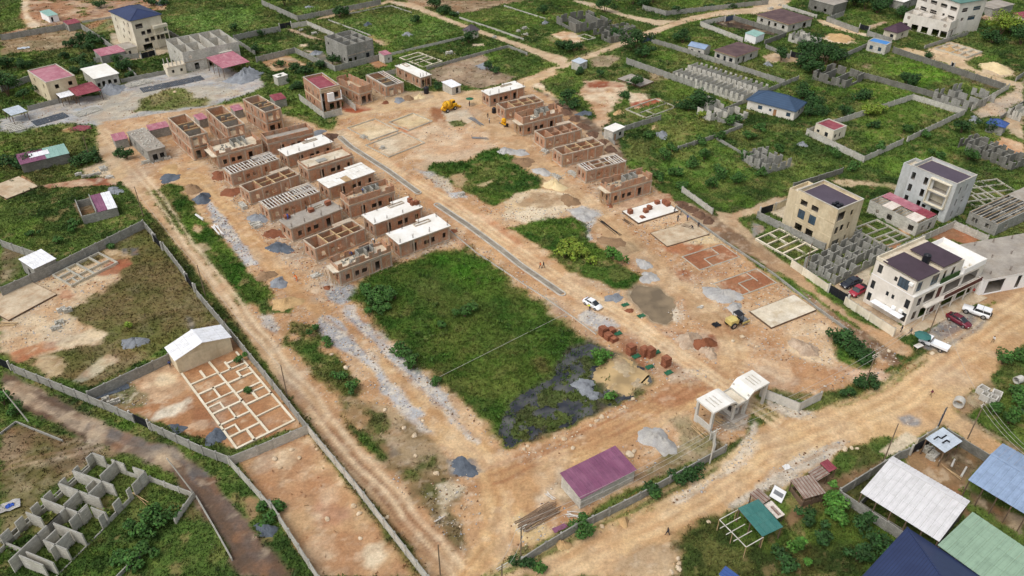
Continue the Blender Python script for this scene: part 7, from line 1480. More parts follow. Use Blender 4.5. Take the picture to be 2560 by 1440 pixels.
# ================================================================ HEAPS
for c,w,h,m,lb in[
 ((612,196),92,3.6,'gravel_mid','huge grey gravel heap beside the pink open shed'),((282,226),72,2.6,'gravel_mid','grey gravel heap beside the dark red shed'),((506,497),62,1.7,'gravel_dark','dark gravel pile nearest the left lane crossing'),((482,474),56,1.8,'sand_brown','brown sand pile behind the dark gravel pile'),
 ((425,445),64,.5,'gravel_dark','flat spread of dark gravel at the lane crossing'),((425,425),66,.5,'sand_tan','flat tan sand spread at the lane crossing'),((286,477),52,.8,'gravel_mid','grey gravel pile beside the small lean-to hut'),((645,548),62,1.4,'gravel_mid','pale grey gravel pile between stacks of blocks'),((700,620),70,.8,'gravel_dark','flat dark gravel pile by the open-roomed brick house'),
 ((697,708),56,1.0,'gravel_mid','round grey gravel pile left of the stony track'),((716,760),80,1.5,'sand_tan','broad tan sand heap beside the stony track'),((665,690),56,.7,'sand_brown','low brown earth pile at the edge of grass strip'),((585,480),66,1.0,'soil_red','red soil bank beside the slat-covered house'),((548,440),56,.8,'soil_red','red soil heap under the lane-side slatted house'),((690,585),66,.6,'soil_red','red soil patch with broken bricks by the grey-slab house'),
 ((820,345),60,1.6,'soil_dark','dark spoil heap at the head of the drain'),((795,332),40,.9,'gravel_mid','small grey gravel heap behind the dark spoil heap'),((998,251),38,1.0,'gravel_mid','grey gravel heap beside the far brick heap'),((1021,246),36,1.3,'sand_brown','brown sand heap between gravel and cream sand'),((1049,244),32,1.5,'sand_cream','cream sand heap near the black water tank'),
 ((1265,378),50,1.2,'gravel_light','pale gravel heap at the tip of the middle weed plot'),((1298,382),52,1.0,'gravel_light','second pale gravel heap beside the weed plot'),((1310,405),64,1.3,'sand_brown','wide brown sand heap in the middle weed plot corner'),((1355,430),52,1.2,'gravel_light','light gravel heap with block stack beside right-row track'),((1387,466),62,2.2,'sand_cream','tall cream sand heap beside right-row track'),
 ((1425,502),62,1.6,'sand_brown','dark brown sand heap below the cream sand heap'),((1460,536),78,.9,'gravel_light','broad pale gravel spread beside the middle weed plots'),((1530,605),70,.8,'sand_brown','low brown sand spread above the brown pond'),((1610,661),50,1.2,'gravel_light','pale gravel heap above the brown pond'),((1622,694),60,.9,'gravel_light','pale gravel spread touching the brown pond'),
 ((1805,738),96,1.5,'gravel_light','long pale gravel heap opposite the red soil plots'),((1838,772),54,1.2,'gravel_light','pale gravel heap behind the roller'),((1535,745),50,.7,'gravel_mid','grey gravel patch behind the white car'),((1760,862),66,1.8,'soil_red','fresh red earth heap in the spoil ground'),((1720,850),72,1.5,'rubble_pale','pale broken-rock heap beside fresh red earth'),((1770,880),54,1.3,'rubble_pale','pale cone of rock and earth nearest the road'),
 ((2010,870),78,1.4,'rubble_pale','pinkish-grey rubble heap on the open ground near the bush'),((1642,1100),104,1.6,'gravel_light','large pale blue-grey gravel heap behind the purple-roofed store'),((1460,965),66,.8,'gravel_mid','grey gravel tongue sticking into the swamp'),((1482,988),36,.6,'gravel_mid','small lower tip of gravel in the swamp'),((1160,1170),78,.6,'gravel_dark','flat blue-grey gravel patch beside the road bend'),
 ((335,858),66,1.5,'gravel_mid','grey gravel heap in the dry plot'),((665,1325),62,1.3,'gravel_dark','dark blue gravel heap beside the asphalt lane'),((540,1092),66,.8,'gravel_dark','dark gravel spread against the footing plan'),((440,1072),50,.3,'gravel_dark','thin dark gravel patch inside the black gate'),((1655,338),46,1.2,'gravel_mid','grey gravel heap in the plot behind right row'),((1462,285),42,1.2,'gravel_dark','dark gravel heap beside the cleared track'),((1545,284),32,1.3,'sand_tan','round tan sand heap in the cleared plot'),
 ((1020,88),34,1.4,'gravel_mid','grey gravel heap in the far green plot'),((918,62),26,1.2,'gravel_dark','small dark gravel heap in the far green plot'),((790,134),36,1.3,'gravel_mid','grey gravel heap inside the block-shell wall'),((1212,165),54,1.0,'gravel_mid','grey gravel heap in the bare plot'),((1362,58),26,1.1,'gravel_mid','grey gravel heap left of the dark roofless shell'),((2004,362),32,1.2,'gravel_mid','grey gravel heap beside the weedy shell'),((1920,162),30,1.3,'gravel_mid','grey gravel heap beside the brown block house'),((2438,300),44,1.1,'gravel_mid','grey gravel heap beside the royal blue roof'),
 ((2100,95),76,1.8,'sand_tan','broad orange sand heap beside the far pale path'),((2490,172),84,2.2,'sand_cream','broad pale sand heap at the right edge'),((2372,128),48,1.8,'sand_tan','tan earth heap on the buried footing grid'),((402,10),34,1.8,'gravel_mid','grey gravel heap beyond the navy-roofed tower'),((1580,160),22,.7,'gravel_light','small pale heap at the end of long grey wall'),((772,18),26,.8,'gravel_mid','small grey heap in the far walled field'),
 ((2575,1032),40,.8,'gravel_mid','grey gravel heap in grass at the right edge'),((1560,1305),36,1.2,'sand_tan','small earth heap on the verge under the long wall'),((1408,1362),40,1.0,'sand_tan','small earth heap near the end of the long wall')]:
    if lb:pile(lb,c,w,h,m)
for i,c in enumerate(tl(3,480,960,560,1010,640,1070,720,1140,800,1210,880,1280,960,1345)+tl(7,1600,545,1680,590,1760,640,1840,690)):
    pile(['first','second','third','fourth','fifth','sixth','seventh','eighth','ninth','tenth','last'][i]+' dark earth mound down the spoil bank behind right-row houses',c,42,1.1,'soil_dark')
# bricks on slabs and by the road
fr=fs1;_o=['nearest the track','left of the middle pair','right of the middle pair','at the far edge','second from the right corner','nearest the right corner','low and front']
for(u,v),h,t in zip(((.08,.72),(.38,.5),(.52,.62),(.8,.82),(.93,.68),(.93,.5),(.2,.25)),(1.1,1.1,1.1,1.0,1.2,1.2,.5),_o):
    p=fr.w(u*fr.lx,v*fr.ly,.45);b=brick_stack('brick stack on the white slab, '+t,p,.45,(1.1,1.0,h),fr.rz)
for(c,z,t,h)in(((718,545),3.85,'at the left end',.9),((778,529),3.85,'in the middle',.9),((820,512),3.85,'at the right end',1.3)):brick_stack('brick stack on the grey house slab '+t,c,z,(1.3,1.0,h),.75)
for(c,t)in(((1025,505),'back'),((1032,512),'front'),((1042,511),'right')):brick_stack('brick stack on the white house slab, %s one'%t,c,3.85,(1.0,.9,1.1),.7)
for c,h,t in((tl(11,890,420),2.0,'tall brick stack, first beside the gravel patch'),(tl(11,940,455),1.4,'brick stack in the first roadside group, second along'),(tl(11,985,470),1.0,'low brick stack ending the first roadside group'),(tl(11,965,400),1.2,'brick stack behind the first roadside group'),
                (tl(11,1140,590),2.4,'tall lone brick tower near the tan pond'),(tl(11,1262,605),2.0,'left of paired brick towers by the road'),(tl(11,1315,615),2.3,'right of paired brick towers by the road'),(tl(11,1455,700),2.2,'brick tower nearest the gatehouse')):brick_stack(t,c[0],0,(1.5,1.3,h),.6)
for c,lb in((tl(6,1780,785),'tumbled heap of bricks at the white-slab house corner'),(tl(6,640,1295),'small heap of broken bricks on the grey gravel'),(tl(2,1165,925),'heap of loose orange bricks near far gravel heaps'),(tl(7,955,555),'heap of bricks below the last right-row house'),(tl(6,110,800),'heap of red bricks on red soil'),(tl(11,1130,205),'spread of broken bricks by the green netting')):
    pile(lb,c[0],24,.6,'brick_new' if 0 else 'soil_red',name='brick_heap',cat='bricks',group='loose brick heaps')
for c,n,lb in((tl(5,710,280),(4,3,3),'block stack at the left of the lane-side block yard'),(tl(5,760,300),(3,3,3),'block stack beside the red soil track'),(tl(5,850,285),(8,3,3),'long block stack in the lane-side block yard'),(tl(5,930,230),(4,9,3),'tall rows of pale blocks along the left lane'),(tl(5,990,300),(4,6,2),'pale block rows nearest the lane crossing'),(tl(5,1320,170),(6,3,3),'block stack in front of rubble-strewn house'),(tl(5,1420,155),(4,3,2),'loose blocks beside the rubble-strewn house'),(tl(5,1510,135),(4,3,3),'block stack right of the rubble-strewn house'),
      (tl(5,2190,570),(3,12,4),'long stack of grey blocks beside slatted house'),(tl(5,2300,720),(6,6,2),'untidy grey blocks below the gravel pile'),(tl(6,20,750),(5,4,3),'grey block stack beside red soil patch'),(tl(7,370,70),(3,10,3),'blue-grey block stack by the yellow-beamed house'),(tl(7,470,300),(3,12,3),'long block stack beside the cream sand heap'),(tl(7,620,275),(3,12,3),'long block stack in front of white-slatted house'),(tl(6,540,1190),(5,5,2),'scattered grey blocks by the canopy house'),
      (tl(6,1140,40),(3,5,3),'block stack beside the lower footing square'),(tl(2,970,1240),(3,7,3),'long block stack between footing squares'),(tl(6,1850,460),(4,4,3),'pale rock-like block heap at weed plot edge'),(tl(16,1570,310),(4,4,4),'covered white block stack under the sheet shelter'),(tl(16,1620,365),(5,5,3),'larger white block stack beside the sheet shelter'),(tl(9,560,210),(4,3,4),'left of paired white block cubes'),(tl(9,615,215),(4,3,4),'right of paired white block cubes'),(tl(9,540,320),(4,4,3),'grey block pile in the dry plot, upper'),(tl(9,505,370),(4,4,3),'grey block pile in the dry plot, lower'),
      (tl(9,960,1020),(3,3,4),'small stack of grey cement blocks in corner yard'),(tl(9,1030,1040),(5,3,4),'stack of grey cement blocks beside rubble'),(tl(2,410,275),(4,3,3),'white block stack inside the far gate'),(tl(2,525,305),(5,4,3),'white block stack on the far gate track'),(tl(2,1800,130),(6,4,4),'white block stack at the bend of far road'),(tl(2,1740,485),(6,5,4),'white block stack in the far grassy plot'),(tl(2,2145,340),(4,4,3),'white block stack beside far road wall'),(tl(3,185,262),(5,4,4),'pale block stack in far field, middle'),(tl(3,130,290),(3,4,4),'pale block stack in far field, left'),(tl(3,195,315),(4,4,3),'pale block stack in far field, lower'),(tl(4,170,85),(6,4,4),'pale block stack behind the long brown house'),(tl(4,300,65),(4,4,4),'pale block stack at the far road corner'),(tl(4,250,50),(3,3,3),'smallest pale block stack at far road corner'),(tl(11,1770,175),(2,3,2),'small grey block heap on the right track')):
    block_stack(lb,c[0],n,.65)
def sticks(name,label,a,b,n,spread,mat,r=.07,z=.1,cat='timber',jit=.08):
    p,q=P(*a),P(*b);th=thing(name,label,cat,p.x,p.y,0,math.atan2(q.y-p.y,q.x-p.x));L=(q-p).length;rg=random.Random(int(a[0]))
    for i in range(n):
        s=(i/(max(1,n-1))-.5)*spread;a_=rg.uniform(-jit,jit)*L
        MB().cyl((rg.uniform(-.05,.1)*L,s*rg.uniform(.7,1.1),z+rg.uniform(0,.25)),(L*rg.uniform(.75,1.0),s*.8+a_,z+rg.uniform(0,.25)),r,r*.8,6).obj('pole' if r>.05 else 'plank',mat,th)
    return th
sticks('pole_stack','spread pile of long wooden scaffold poles beside purple store',*tl(15,150,1010,500,800),26,2.6,'logs',.075)
sticks('pole_stack','black iron pipes lying by the right track',*tl(7,860,690,1060,830),5,.7,'black',.06)
sticks('pole_stack','two dark pipes beside the seven-stack slab',*tl(7,1070,680,1160,740),3,.5,'black',.06)
sticks('pole_stack','bundle of grey steel columns by the yellow mixer',*tl(2,1930,1060,2050,1140),6,1.6,'metal_grey',.12)
sticks('pole_stack','grey steel bundle near the pale gravel',*tl(2,1945,1245,2100,1250),4,.8,'metal_grey',.1)
sticks('pole_stack','pale pipes lying in the grass strip',*tl(5,1930,740,2000,830),6,1.4,'bag_white',.13)
sticks('pole_stack','short white pipes in the grass strip',*tl(5,1765,640,1830,700),3,.5,'bag_white',.12)
sticks('pole_stack','stack of long dark red roofing profiles beside the lane',*tl(1,660,1160,830,1165),11,3.6,'red_tin',.2)
sticks('plank_heap','criss-cross pile of planks under the gatehouse',*tl(11,1700,1230,1850,1330),16,2.0,'timber',.06,jit=.25)
sticks('plank_heap','scattered boards around the guardroom',*tl(11,1880,1170,1980,1220),14,2.4,'timber',.06,jit=.4)
sticks('plank_heap','pale boards by the purple store corner',*tl(15,380,700,450,770),4,.8,'timber_pale',.07,jit=.3)
sticks('plank_heap','pale boards on the wall strip below purple store',*tl(15,560,890,690,920),5,1.0,'timber_pale',.07,jit=.3)
sticks('plank_heap','single yellow plank in the shed yard',*tl(16,1700,440,1900,590),2,.15,'timber',.09)
sticks('plank_heap','long pale plank leaning by the pale roofless house',*tl(13,1190,690,1365,835),2,.1,'timber',.07)
sticks('plank_heap','white pole frame lying beside the rutted lane',*tl(14,1600,965,1700,905),2,.2,'timber_pale',.06)
sticks('plank_heap','timber beams at the left edge slab',*tl(9,0,330,150,340),5,1.2,'timber',.09,jit=.2)
sticks('plank_heap','boards on the half-cast cream slab',*tl(7,1600,740,1700,760),5,1.2,'timber_dark',.07,jit=.2)
sticks('pole_stack','fallen concrete posts in the shed yard',*tl(16,1790,460,1820,390),1,.1,'concrete',.18)
sticks('pole_stack','second fallen concrete post in the shed yard',*tl(16,1880,545,1935,460),1,.1,'concrete',.18)
# tarps, netting, odd things
def sheet(name,label,c,w,d,mat,cat,z=.25,rz=.5):
    o=P(*c);n=7;rg=random.Random(int(c[0]));mb=MB();v=[((i/n-.5)*w,(j/n-.5)*d,rg.uniform(.0,z)+.06)for j in range(n+1)for i in range(n+1)]
    mb.add(v,[(j*(n+1)+i,j*(n+1)+i+1,(j+1)*(n+1)+i+1,(j+1)*(n+1)+i)for j in range(n)for i in range(n)]);ob=mb.obj(name,mat,smooth=True);ob.location=(o.x,o.y,0);ob.rotation_euler=(0,0,rz);tag(ob,label,cat);return ob
for c,lb in((tl(11,1090,155),'green netting by the brown pond, upper piece'),(tl(11,1235,255),'green netting by the brown pond, lower piece'),(tl(11,1025,415),'green netting among the first brick stacks'),(tl(11,1190,620),'green netting beside the lone brick tower'),(tl(11,1370,585),'green netting beside paired brick towers'),(tl(11,1310,715),'green netting below paired brick towers'),(tl(11,1480,765),'green netting nearest the gatehouse')):
    sheet('netting',lb,c[0],1.7,1.0,'net_green','netting')
sheet('tarpaulin','dark tarpaulin sheet laid against the left compound wall',tl(9,985,925)[0],6.5,2.6,'gravel_dark','tarpaulin',.15,.55);sheet('tarpaulin','black sheet on the stony ground near the roller',tl(11,1910,335)[0],1.6,1.4,'black','tarpaulin')
sheet('rubbish','white and blue rubbish heap at the left edge',tl(13,75,825)[0],3.4,2.0,'gravel_light','rubbish',.4);sheet('rubbish','blue scrap in the rubbish heap',tl(13,95,820)[0],1.2,.6,'tarp_blue','rubbish',.6);sheet('rubbish','small blue and white litter by the kiosk',tl(16,310,465)[0],1.3,1.0,'bag_white','rubbish');sheet('tarpaulin','torn blue sheet in the far left field',tl(1,212,435)[0],4,2,'pale_tin','tarpaulin')
sheet('roof_scrap','purple sheet scrap beside the long wall',tl(15,505,1010)[0],2.4,.9,'purple_tin','scrap',.1)
for i,(c,lb)in enumerate(((tl(12,2065,945),'white box culvert, left of the group of four'),(tl(12,2095,1002),'white box culvert, front left of four'),(tl(12,2150,1020),'white box culvert with dark square mouth, front right'),(tl(12,2188,988),'white box culvert at the back of four'))):
    p=P(*c[0]);th=thing('box_culvert',lb,'culvert',p.x,p.y,0,.6+.1*i,'concrete box culverts')
    for q in((-.8,.8,-.8,-.6),(-.8,.8,.6,.8),(-.8,-.6,-.6,.6),(.6,.8,-.6,.6)):MB().box(*q,0,1.3).obj('side','concrete',th)
for c,lb,r,a in((tl(12,2390,850),'concrete pipe lying in the right-hand grass',.7,.4),(tl(12,1850,1060),'broken concrete culvert ring at the road fork',.9,.9)):
    p=P(*c[0]);th=thing('concrete_pipe',lb,'pipe',p.x,p.y,r,a);mb=MB();n=18
    for i in range(n):
        t0,t1=2*math.pi*i/n,2*math.pi*(i+1)/n
        for x in(-.7,):
            q=[(rr*math.cos(t),rr*math.sin(t))for rr,t in((r,t0),(r,t1),(r*.86,t1),(r*.86,t0))]
            mb.add([(x,*k)for k in q]+[(-x,*k)for k in q],[(3,2,1,0),(4,5,6,7),(0,1,5,4),(2,3,7,6)])
    mb.obj('ring','concrete',th)
for c,lb in((tl(1,1575,830),'white lump on the yard grass'),):
    boulder(c[0],.6)
for i,c in enumerate(tl(10,680,600,810,720,1160,1100,1500,1195,1330,1265,1425,1330)+tl(14,1330,108,1430,180,1435,360,1625,520,320,308,215,470,390,380,880,815,930,880,550,300,1180,915,170,390,640,930,940,1105)+tl(11,1085,1075,880,1165,830,1200,780,1240,1160,1000,2140,440,2060,480)+tl(15,1565,1285,1575,1330,1570,1375,1505,1410,1840,955,880,995,1130,355,1170,320,210,275,180,300,540,210,620,290)+tl(12,40,530,2165,930,1620,590,1230,570)+tl(16,945,295,895,290,835,300)):
    boulder(c,[.38,.5,.42,.34][i%4]*(1.6 if c==tl(15,1130,355)[0]else 1))
# ================================================================ VEHICLES
def loft(secs,n8=True):
    mb=MB();k=0
    for(x,w,z0,z1)in secs:
        h=z1-z0;s=[(w*.9,z0),(w,z0+h*.3),(w*.97,z0+h*.8),(w*.84,z1)]
        mb.v+=[(x,y,z)for y,z in s]+[(x,-y,z)for y,z in reversed(s)]
    for i in range(len(secs)-1):
        for j in range(8):a,b=i*8+j,i*8+(j+1)%8;mb.f.append((a,b,b+8,a+8));mb.m.append(0)
    mb.f.append(tuple(range(7,-1,-1)));mb.m.append(0);e=(len(secs)-1)*8;mb.f.append(tuple(range(e,e+8)));mb.m.append(0);return mb
def wheels(th,xs,w,r,wd=.24):
    for x in xs:
        for s in(-1,1):
            o=MB().cyl((x,s*(w-wd),r),(x,s*w,r),r,r,14).obj('wheel','tyre',th);MB().cyl((x,s*(w-.01),r),(x,s*(w+.012),r),r*.62,r*.58,10).obj('rim','rim',o)
def vehicle(name,label,cat,rear,front,kind,mat,k=1.0):
    p,q=P(*rear),P(*front);c=(p+q)/2;th=thing(name,label,cat,c.x,c.y,0,math.atan2(q.y-p.y,q.x-p.x),'vehicles');th.scale=(k,k,k)
    if kind=='sedan':
        L,W=2.25,.9;body=[(-L,W*.8,.4,.85),(-L+.2,W*.96,.25,1.0),(-1.3,W,.2,1.02),(0,W,.2,.98),(1.1,W,.2,.95),(L-.5,W*.96,.22,.82),(L-.08,W*.8,.3,.66),(L,W*.7,.38,.58)];cab=[(-1.75,W*.74,.95,1.02),(-1.1,W*.78,.95,1.4),(.1,W*.78,.95,1.45),(.65,W*.77,.95,1.3),(1.3,W*.74,.9,.96)];roof=(-1.05,.3,W*.66,1.43);wx,r=(-1.35,1.4),.34
    elif kind=='suv':
        L,W=2.4,.98;body=[(-L,W*.85,.5,1.0),(-L+.12,W*.97,.35,1.15),(-1,W,.3,1.18),(1,W,.3,1.15),(L-.35,W*.97,.32,1.05),(L,W*.8,.42,.85)];cab=[(-2.3,W*.8,1.1,1.2),(-2.05,W*.84,1.1,1.75),(.4,W*.84,1.1,1.8),(.8,W*.82,1.1,1.6),(1.4,W*.78,1.1,1.18)];roof=(-1.95,.5,W*.74,1.78);wx,r=(-1.45,1.5),.39
    elif kind=='jeep':
        L,W=2.3,.92;body=[(-L,W*.95,.5,1.15),(-L+.05,W,.45,1.18),(.5,W,.42,1.18),(.6,W*.9,.42,1.15),(L-.1,W*.84,.5,1.1),(L,W*.78,.55,1.02)];cab=[(-2.25,W*.9,1.15,1.2),(-2.2,W*.9,1.15,1.8),(.1,W*.9,1.15,1.82),(.2,W*.88,1.15,1.75),(.6,W*.84,1.15,1.2)];roof=(-2.25,.2,W*.86,1.82);wx,r=(-1.4,1.5),.46
    elif kind=='pickup':
        L,W=2.6,.98;body=[(-L,W*.96,.5,1.05),(-L+.05,W,.4,1.1),(.2,W,.36,1.12),(1.2,W,.36,1.1),(L-.3,W*.97,.4,1.05),(L,W*.8,.48,.85)];cab=[(-.75,W*.8,1.05,1.12),(-.6,W*.84,1.05,1.75),(.7,W*.84,1.05,1.78),(.95,W*.82,1.05,1.6),(1.5,W*.78,1.05,1.12)];roof=(-.55,.75,W*.74,1.77);wx,r=(-1.55,1.6),.42
    else:  # flatbed
        L,W=2.7,.95;body=[(.5,W,.4,1.15),(1.7,W,.4,1.12),(L-.2,W*.95,.42,1.0),(L,W*.85,.5,.9)];cab=[(.55,W*.84,1.1,1.2),(.6,W*.86,1.1,1.9),(1.6,W*.86,1.1,1.92),(1.9,W*.84,1.1,1.7),(2.35,W*.8,1.0,1.12)];roof=(.6,1.6,W*.78,1.91);wx,r=(-1.5,1.75),.42
    bd=loft(body).obj('body',mat,th,True);g=loft(cab).obj('cabin_glass','glass',th);MB().box(roof[0],roof[1],-roof[2],roof[2],roof[3]-.06,roof[3]+.03).obj('roof',mat,th)
    pl=MB()
    for s in(-1,1):
        for x,z in((roof[0],roof[3]),((roof[0]+roof[1])/2,roof[3]),(roof[1],roof[3])):pl.bar((x,s*roof[2]*1.04,z-.02),(x+(-.12 if x<0 else .18),s*W*.84,body[1][3]),.09,.05)
    pl.obj('pillar',mat,th);wheels(th,wx,W,r)
    for s in(-1,1):
        MB().box(L-.2,L+.01,s*W*.62-.14,s*W*.62+.14,body[-1][3]-.12,body[-1][3]+.02).obj('headlight','lamp_glass',th)
        if kind!='flatbed':MB().box(-L-.015,-L+.1,s*W*.7-.12,s*W*.7+.12,.72,.95).obj('tail_light','lamp_red',th)
        MB().box(cab[-2][0]+.15,cab[-2][0]+.3,s*W-.02,s*(W+.16)if s>0 else-W+.02,1.0,1.12).obj('mirror',mat,th)if s>0 else MB().box(cab[-2][0]+.15,cab[-2][0]+.3,-W-.16,-W+.02,1.0,1.12).obj('mirror',mat,th)
    if kind=='pickup':
        mb=MB();mb.box(-L+.1,-.85,-W*.8,W*.8,1.1,1.115);mb.obj('bed_cover','black',th)
    if kind=='jeep':MB().cyl((-L-.02,0,1.0),(-L-.25,0,1.0),.42,.42,14).obj('spare_wheel','tyre',th);MB().box(-.9,-.85,-W*.84,W*.84,1.845,1.86).obj('roof_seam','black',th)
    if kind=='flatbed':
        MB().box(-L,.4,-W*1.02,W*1.02,.85,.95).obj('bed',mat,th);sd=MB()
        for q in((-L,.4,-W*1.02,-W*.98),(-L,.4,W*.98,W*1.02),(-L,-L+.04,-W*.98,W*.98),(.36,.4,-W*.98,W*.98)):sd.box(*q,.95,1.3)
        sd.obj('bed_side',mat,th);MB().box(-L+.2,2.2,-.35,.35,.4,.85).obj('chassis','black',th)
    return th
vehicle('parked_car','white saloon car stopped on the middle dirt road','car',(1467,757),(1495,773),'sedan','car_white')
vehicle('parked_car','black saloon car in the commercial building yard','car',*tl(8,965,1240,805,1300),'sedan','car_black',1.15)
vehicle('parked_car','bright red pickup beside the black car','pickup',*tl(8,1010,1310,895,1375),'pickup','car_red',1.0)
vehicle('parked_car','white boxy jeep on grey parking gravel','car',*tl(12,2105,270,1910,205),'jeep','car_white',1.12)
vehicle('parked_car','dark maroon saloon car on grey parking gravel','car',*tl(12,1770,265,1940,360),'sedan','car_maroon',1.1)
vehicle('parked_truck','white flatbed truck parked nose-in beside green umbrella','truck',*tl(12,1700,560,1560,500),'flatbed','car_white',1.0)
vehicle('parked_car','red van half hidden under the gallery end','van',*tl(8,2010,1240,1985,1330),'suv','van_red',1.1)
p=P(*tl(12,1510,500)[0]);th=thing('market_umbrella','dark green umbrella over a table beside white truck','umbrella',p.x,p.y)
mb=MB()
for i in range(8):a,b=math.pi*i/4,math.pi*(i+1)/4;mb.add([(0,0,2.5),(1.6*math.cos(a),1.6*math.sin(a),2.0),(1.6*math.cos(b),1.6*math.sin(b),2.0)],[(0,1,2)])
mb.obj('canopy','teal_tin',th);MB().cyl((0,0,0),(0,0,2.5),.04).obj('pole','metal_grey',th)
p=P(*tl(12,1490,545)[0]);th=thing('market_table','small table under the green umbrella','table',p.x,p.y,0,.5);MB().box(-.9,.9,-.5,.5,.7,.78).obj('table_top','timber_pale',th)
for x in(-.8,.8):
    for y in(-.4,.4):pbox(th,'leg',x-.04,x+.04,y-.04,y+.04,0,.7,'timber')
p=P(*tl(2,1925,945)[0]);th=thing('market_umbrella','green umbrella shading a worker near right-row houses','umbrella',p.x,p.y);mb=MB()
for i in range(8):a,b=math.pi*i/4,math.pi*(i+1)/4;mb.add([(0,0,2.6),(1.3*math.cos(a),1.3*math.sin(a),2.1),(1.3*math.cos(b),1.3*math.sin(b),2.1)],[(0,1,2)])
mb.obj('canopy','net_green',th);MB().cyl((0,0,0),(0,0,2.5),.04).obj('pole','metal_grey',th)
# machines
p,q=P(*tl(2,1690,1015)[0]),P(*tl(2,1790,975)[0])
th=thing('concrete_mixer_truck','bright yellow self-loading concrete mixer beside the footing squares','mixer',(p.x+q.x)/2,(p.y+q.y)/2,0,math.atan2(q.y-p.y,q.x-p.x),None,'the yellow mixer')
MB().box(-2.8,2.6,-.8,.8,.8,1.2).obj('chassis','yellow',th);wheels(th,(-1.6,1.6),1.1,.62,.4)
dr=MB().cyl((-2.4,0,2.5),(-1.6,0,2.35),.55,1.15,16,cap=True).cyl((-1.6,0,2.35),(.1,0,2.05),1.15,1.15,16).cyl((.1,0,2.05),(.8,0,1.9),1.15,.6,16);dr.obj('drum','yellow',th,True)
MB().box(1.0,2.3,-.3,.95,1.2,2.9).obj('cab','yellow',th);MB().box(1.1,2.32,-.32,.97,2.0,2.7).obj('cab_glass','glass',th);MB().box(.9,2.6,-.95,-.32,1.2,2.0).obj('engine_cover','yellow',th)
MB().bar((2.6,0,1.1),(3.8,0,.4),.3,.2).box(3.6,4.3,-1.0,1.0,.15,.6).obj('loading_bucket','yellow',th);MB().bar((-2.5,0,2.2),(-3.4,0,1.5),.6,.12).obj('chute','yellow',th)
p=P(*tl(2,2235,1130)[0]);th=thing('concrete_mixer','small yellow site mixer beside the second right-row house','mixer',p.x,p.y,0,2.2)
MB().box(-1.2,1.2,-.5,.5,.5,.8).obj('frame','yellow',th);MB().cyl((-.4,0,1.2),(.2,0,1.6),.4,.8,14).cyl((.2,0,1.6),(.7,0,1.95),.8,.45,14).obj('drum','yellow',th);wheels(th,(-.8,),.65,.32,.15);MB().box(-1.7,-1.2,-.3,.3,.3,1.1).obj('engine','black',th);MB().bar((1.0,0,.6),(2.2,0,.2),.7,.3).obj('hopper','metal_grey',th)
p,q=P(*tl(11,2050,310)[0]),P(*tl(11,2120,345)[0])
th=thing('road_roller','pale yellow road roller with dark canopy by the stained slab','roller',(p.x+q.x)/2,(p.y+q.y)/2,0,.5,None,'the road roller')
MB().box(-2.2,-.2,-.9,.9,.9,1.9).obj('engine_cover','yellow_pale',th);MB().box(-.2,.9,-.8,.8,.8,1.2).obj('deck','black',th);wheels(th,(-1.4,),1.1,.7,.45)
MB().cyl((1.7,-1.0,.7),(1.7,1.0,.7),.7,.7,18).obj('drum','metal_grey',th);MB().box(.7,2.5,-1.15,-1.02,.5,.9).box(.7,2.5,1.02,1.15,.5,.9).obj('drum_frame','yellow_pale',th)
MB().box(-.5,1.0,-.9,.9,2.7,2.8).obj('canopy','gate_black',th)
for x in(-.4,.9):
    for y in(-.8,.8):pbox(th,'post',x-.04,x+.04,y-.04,y+.04,1.1,2.7,'black')
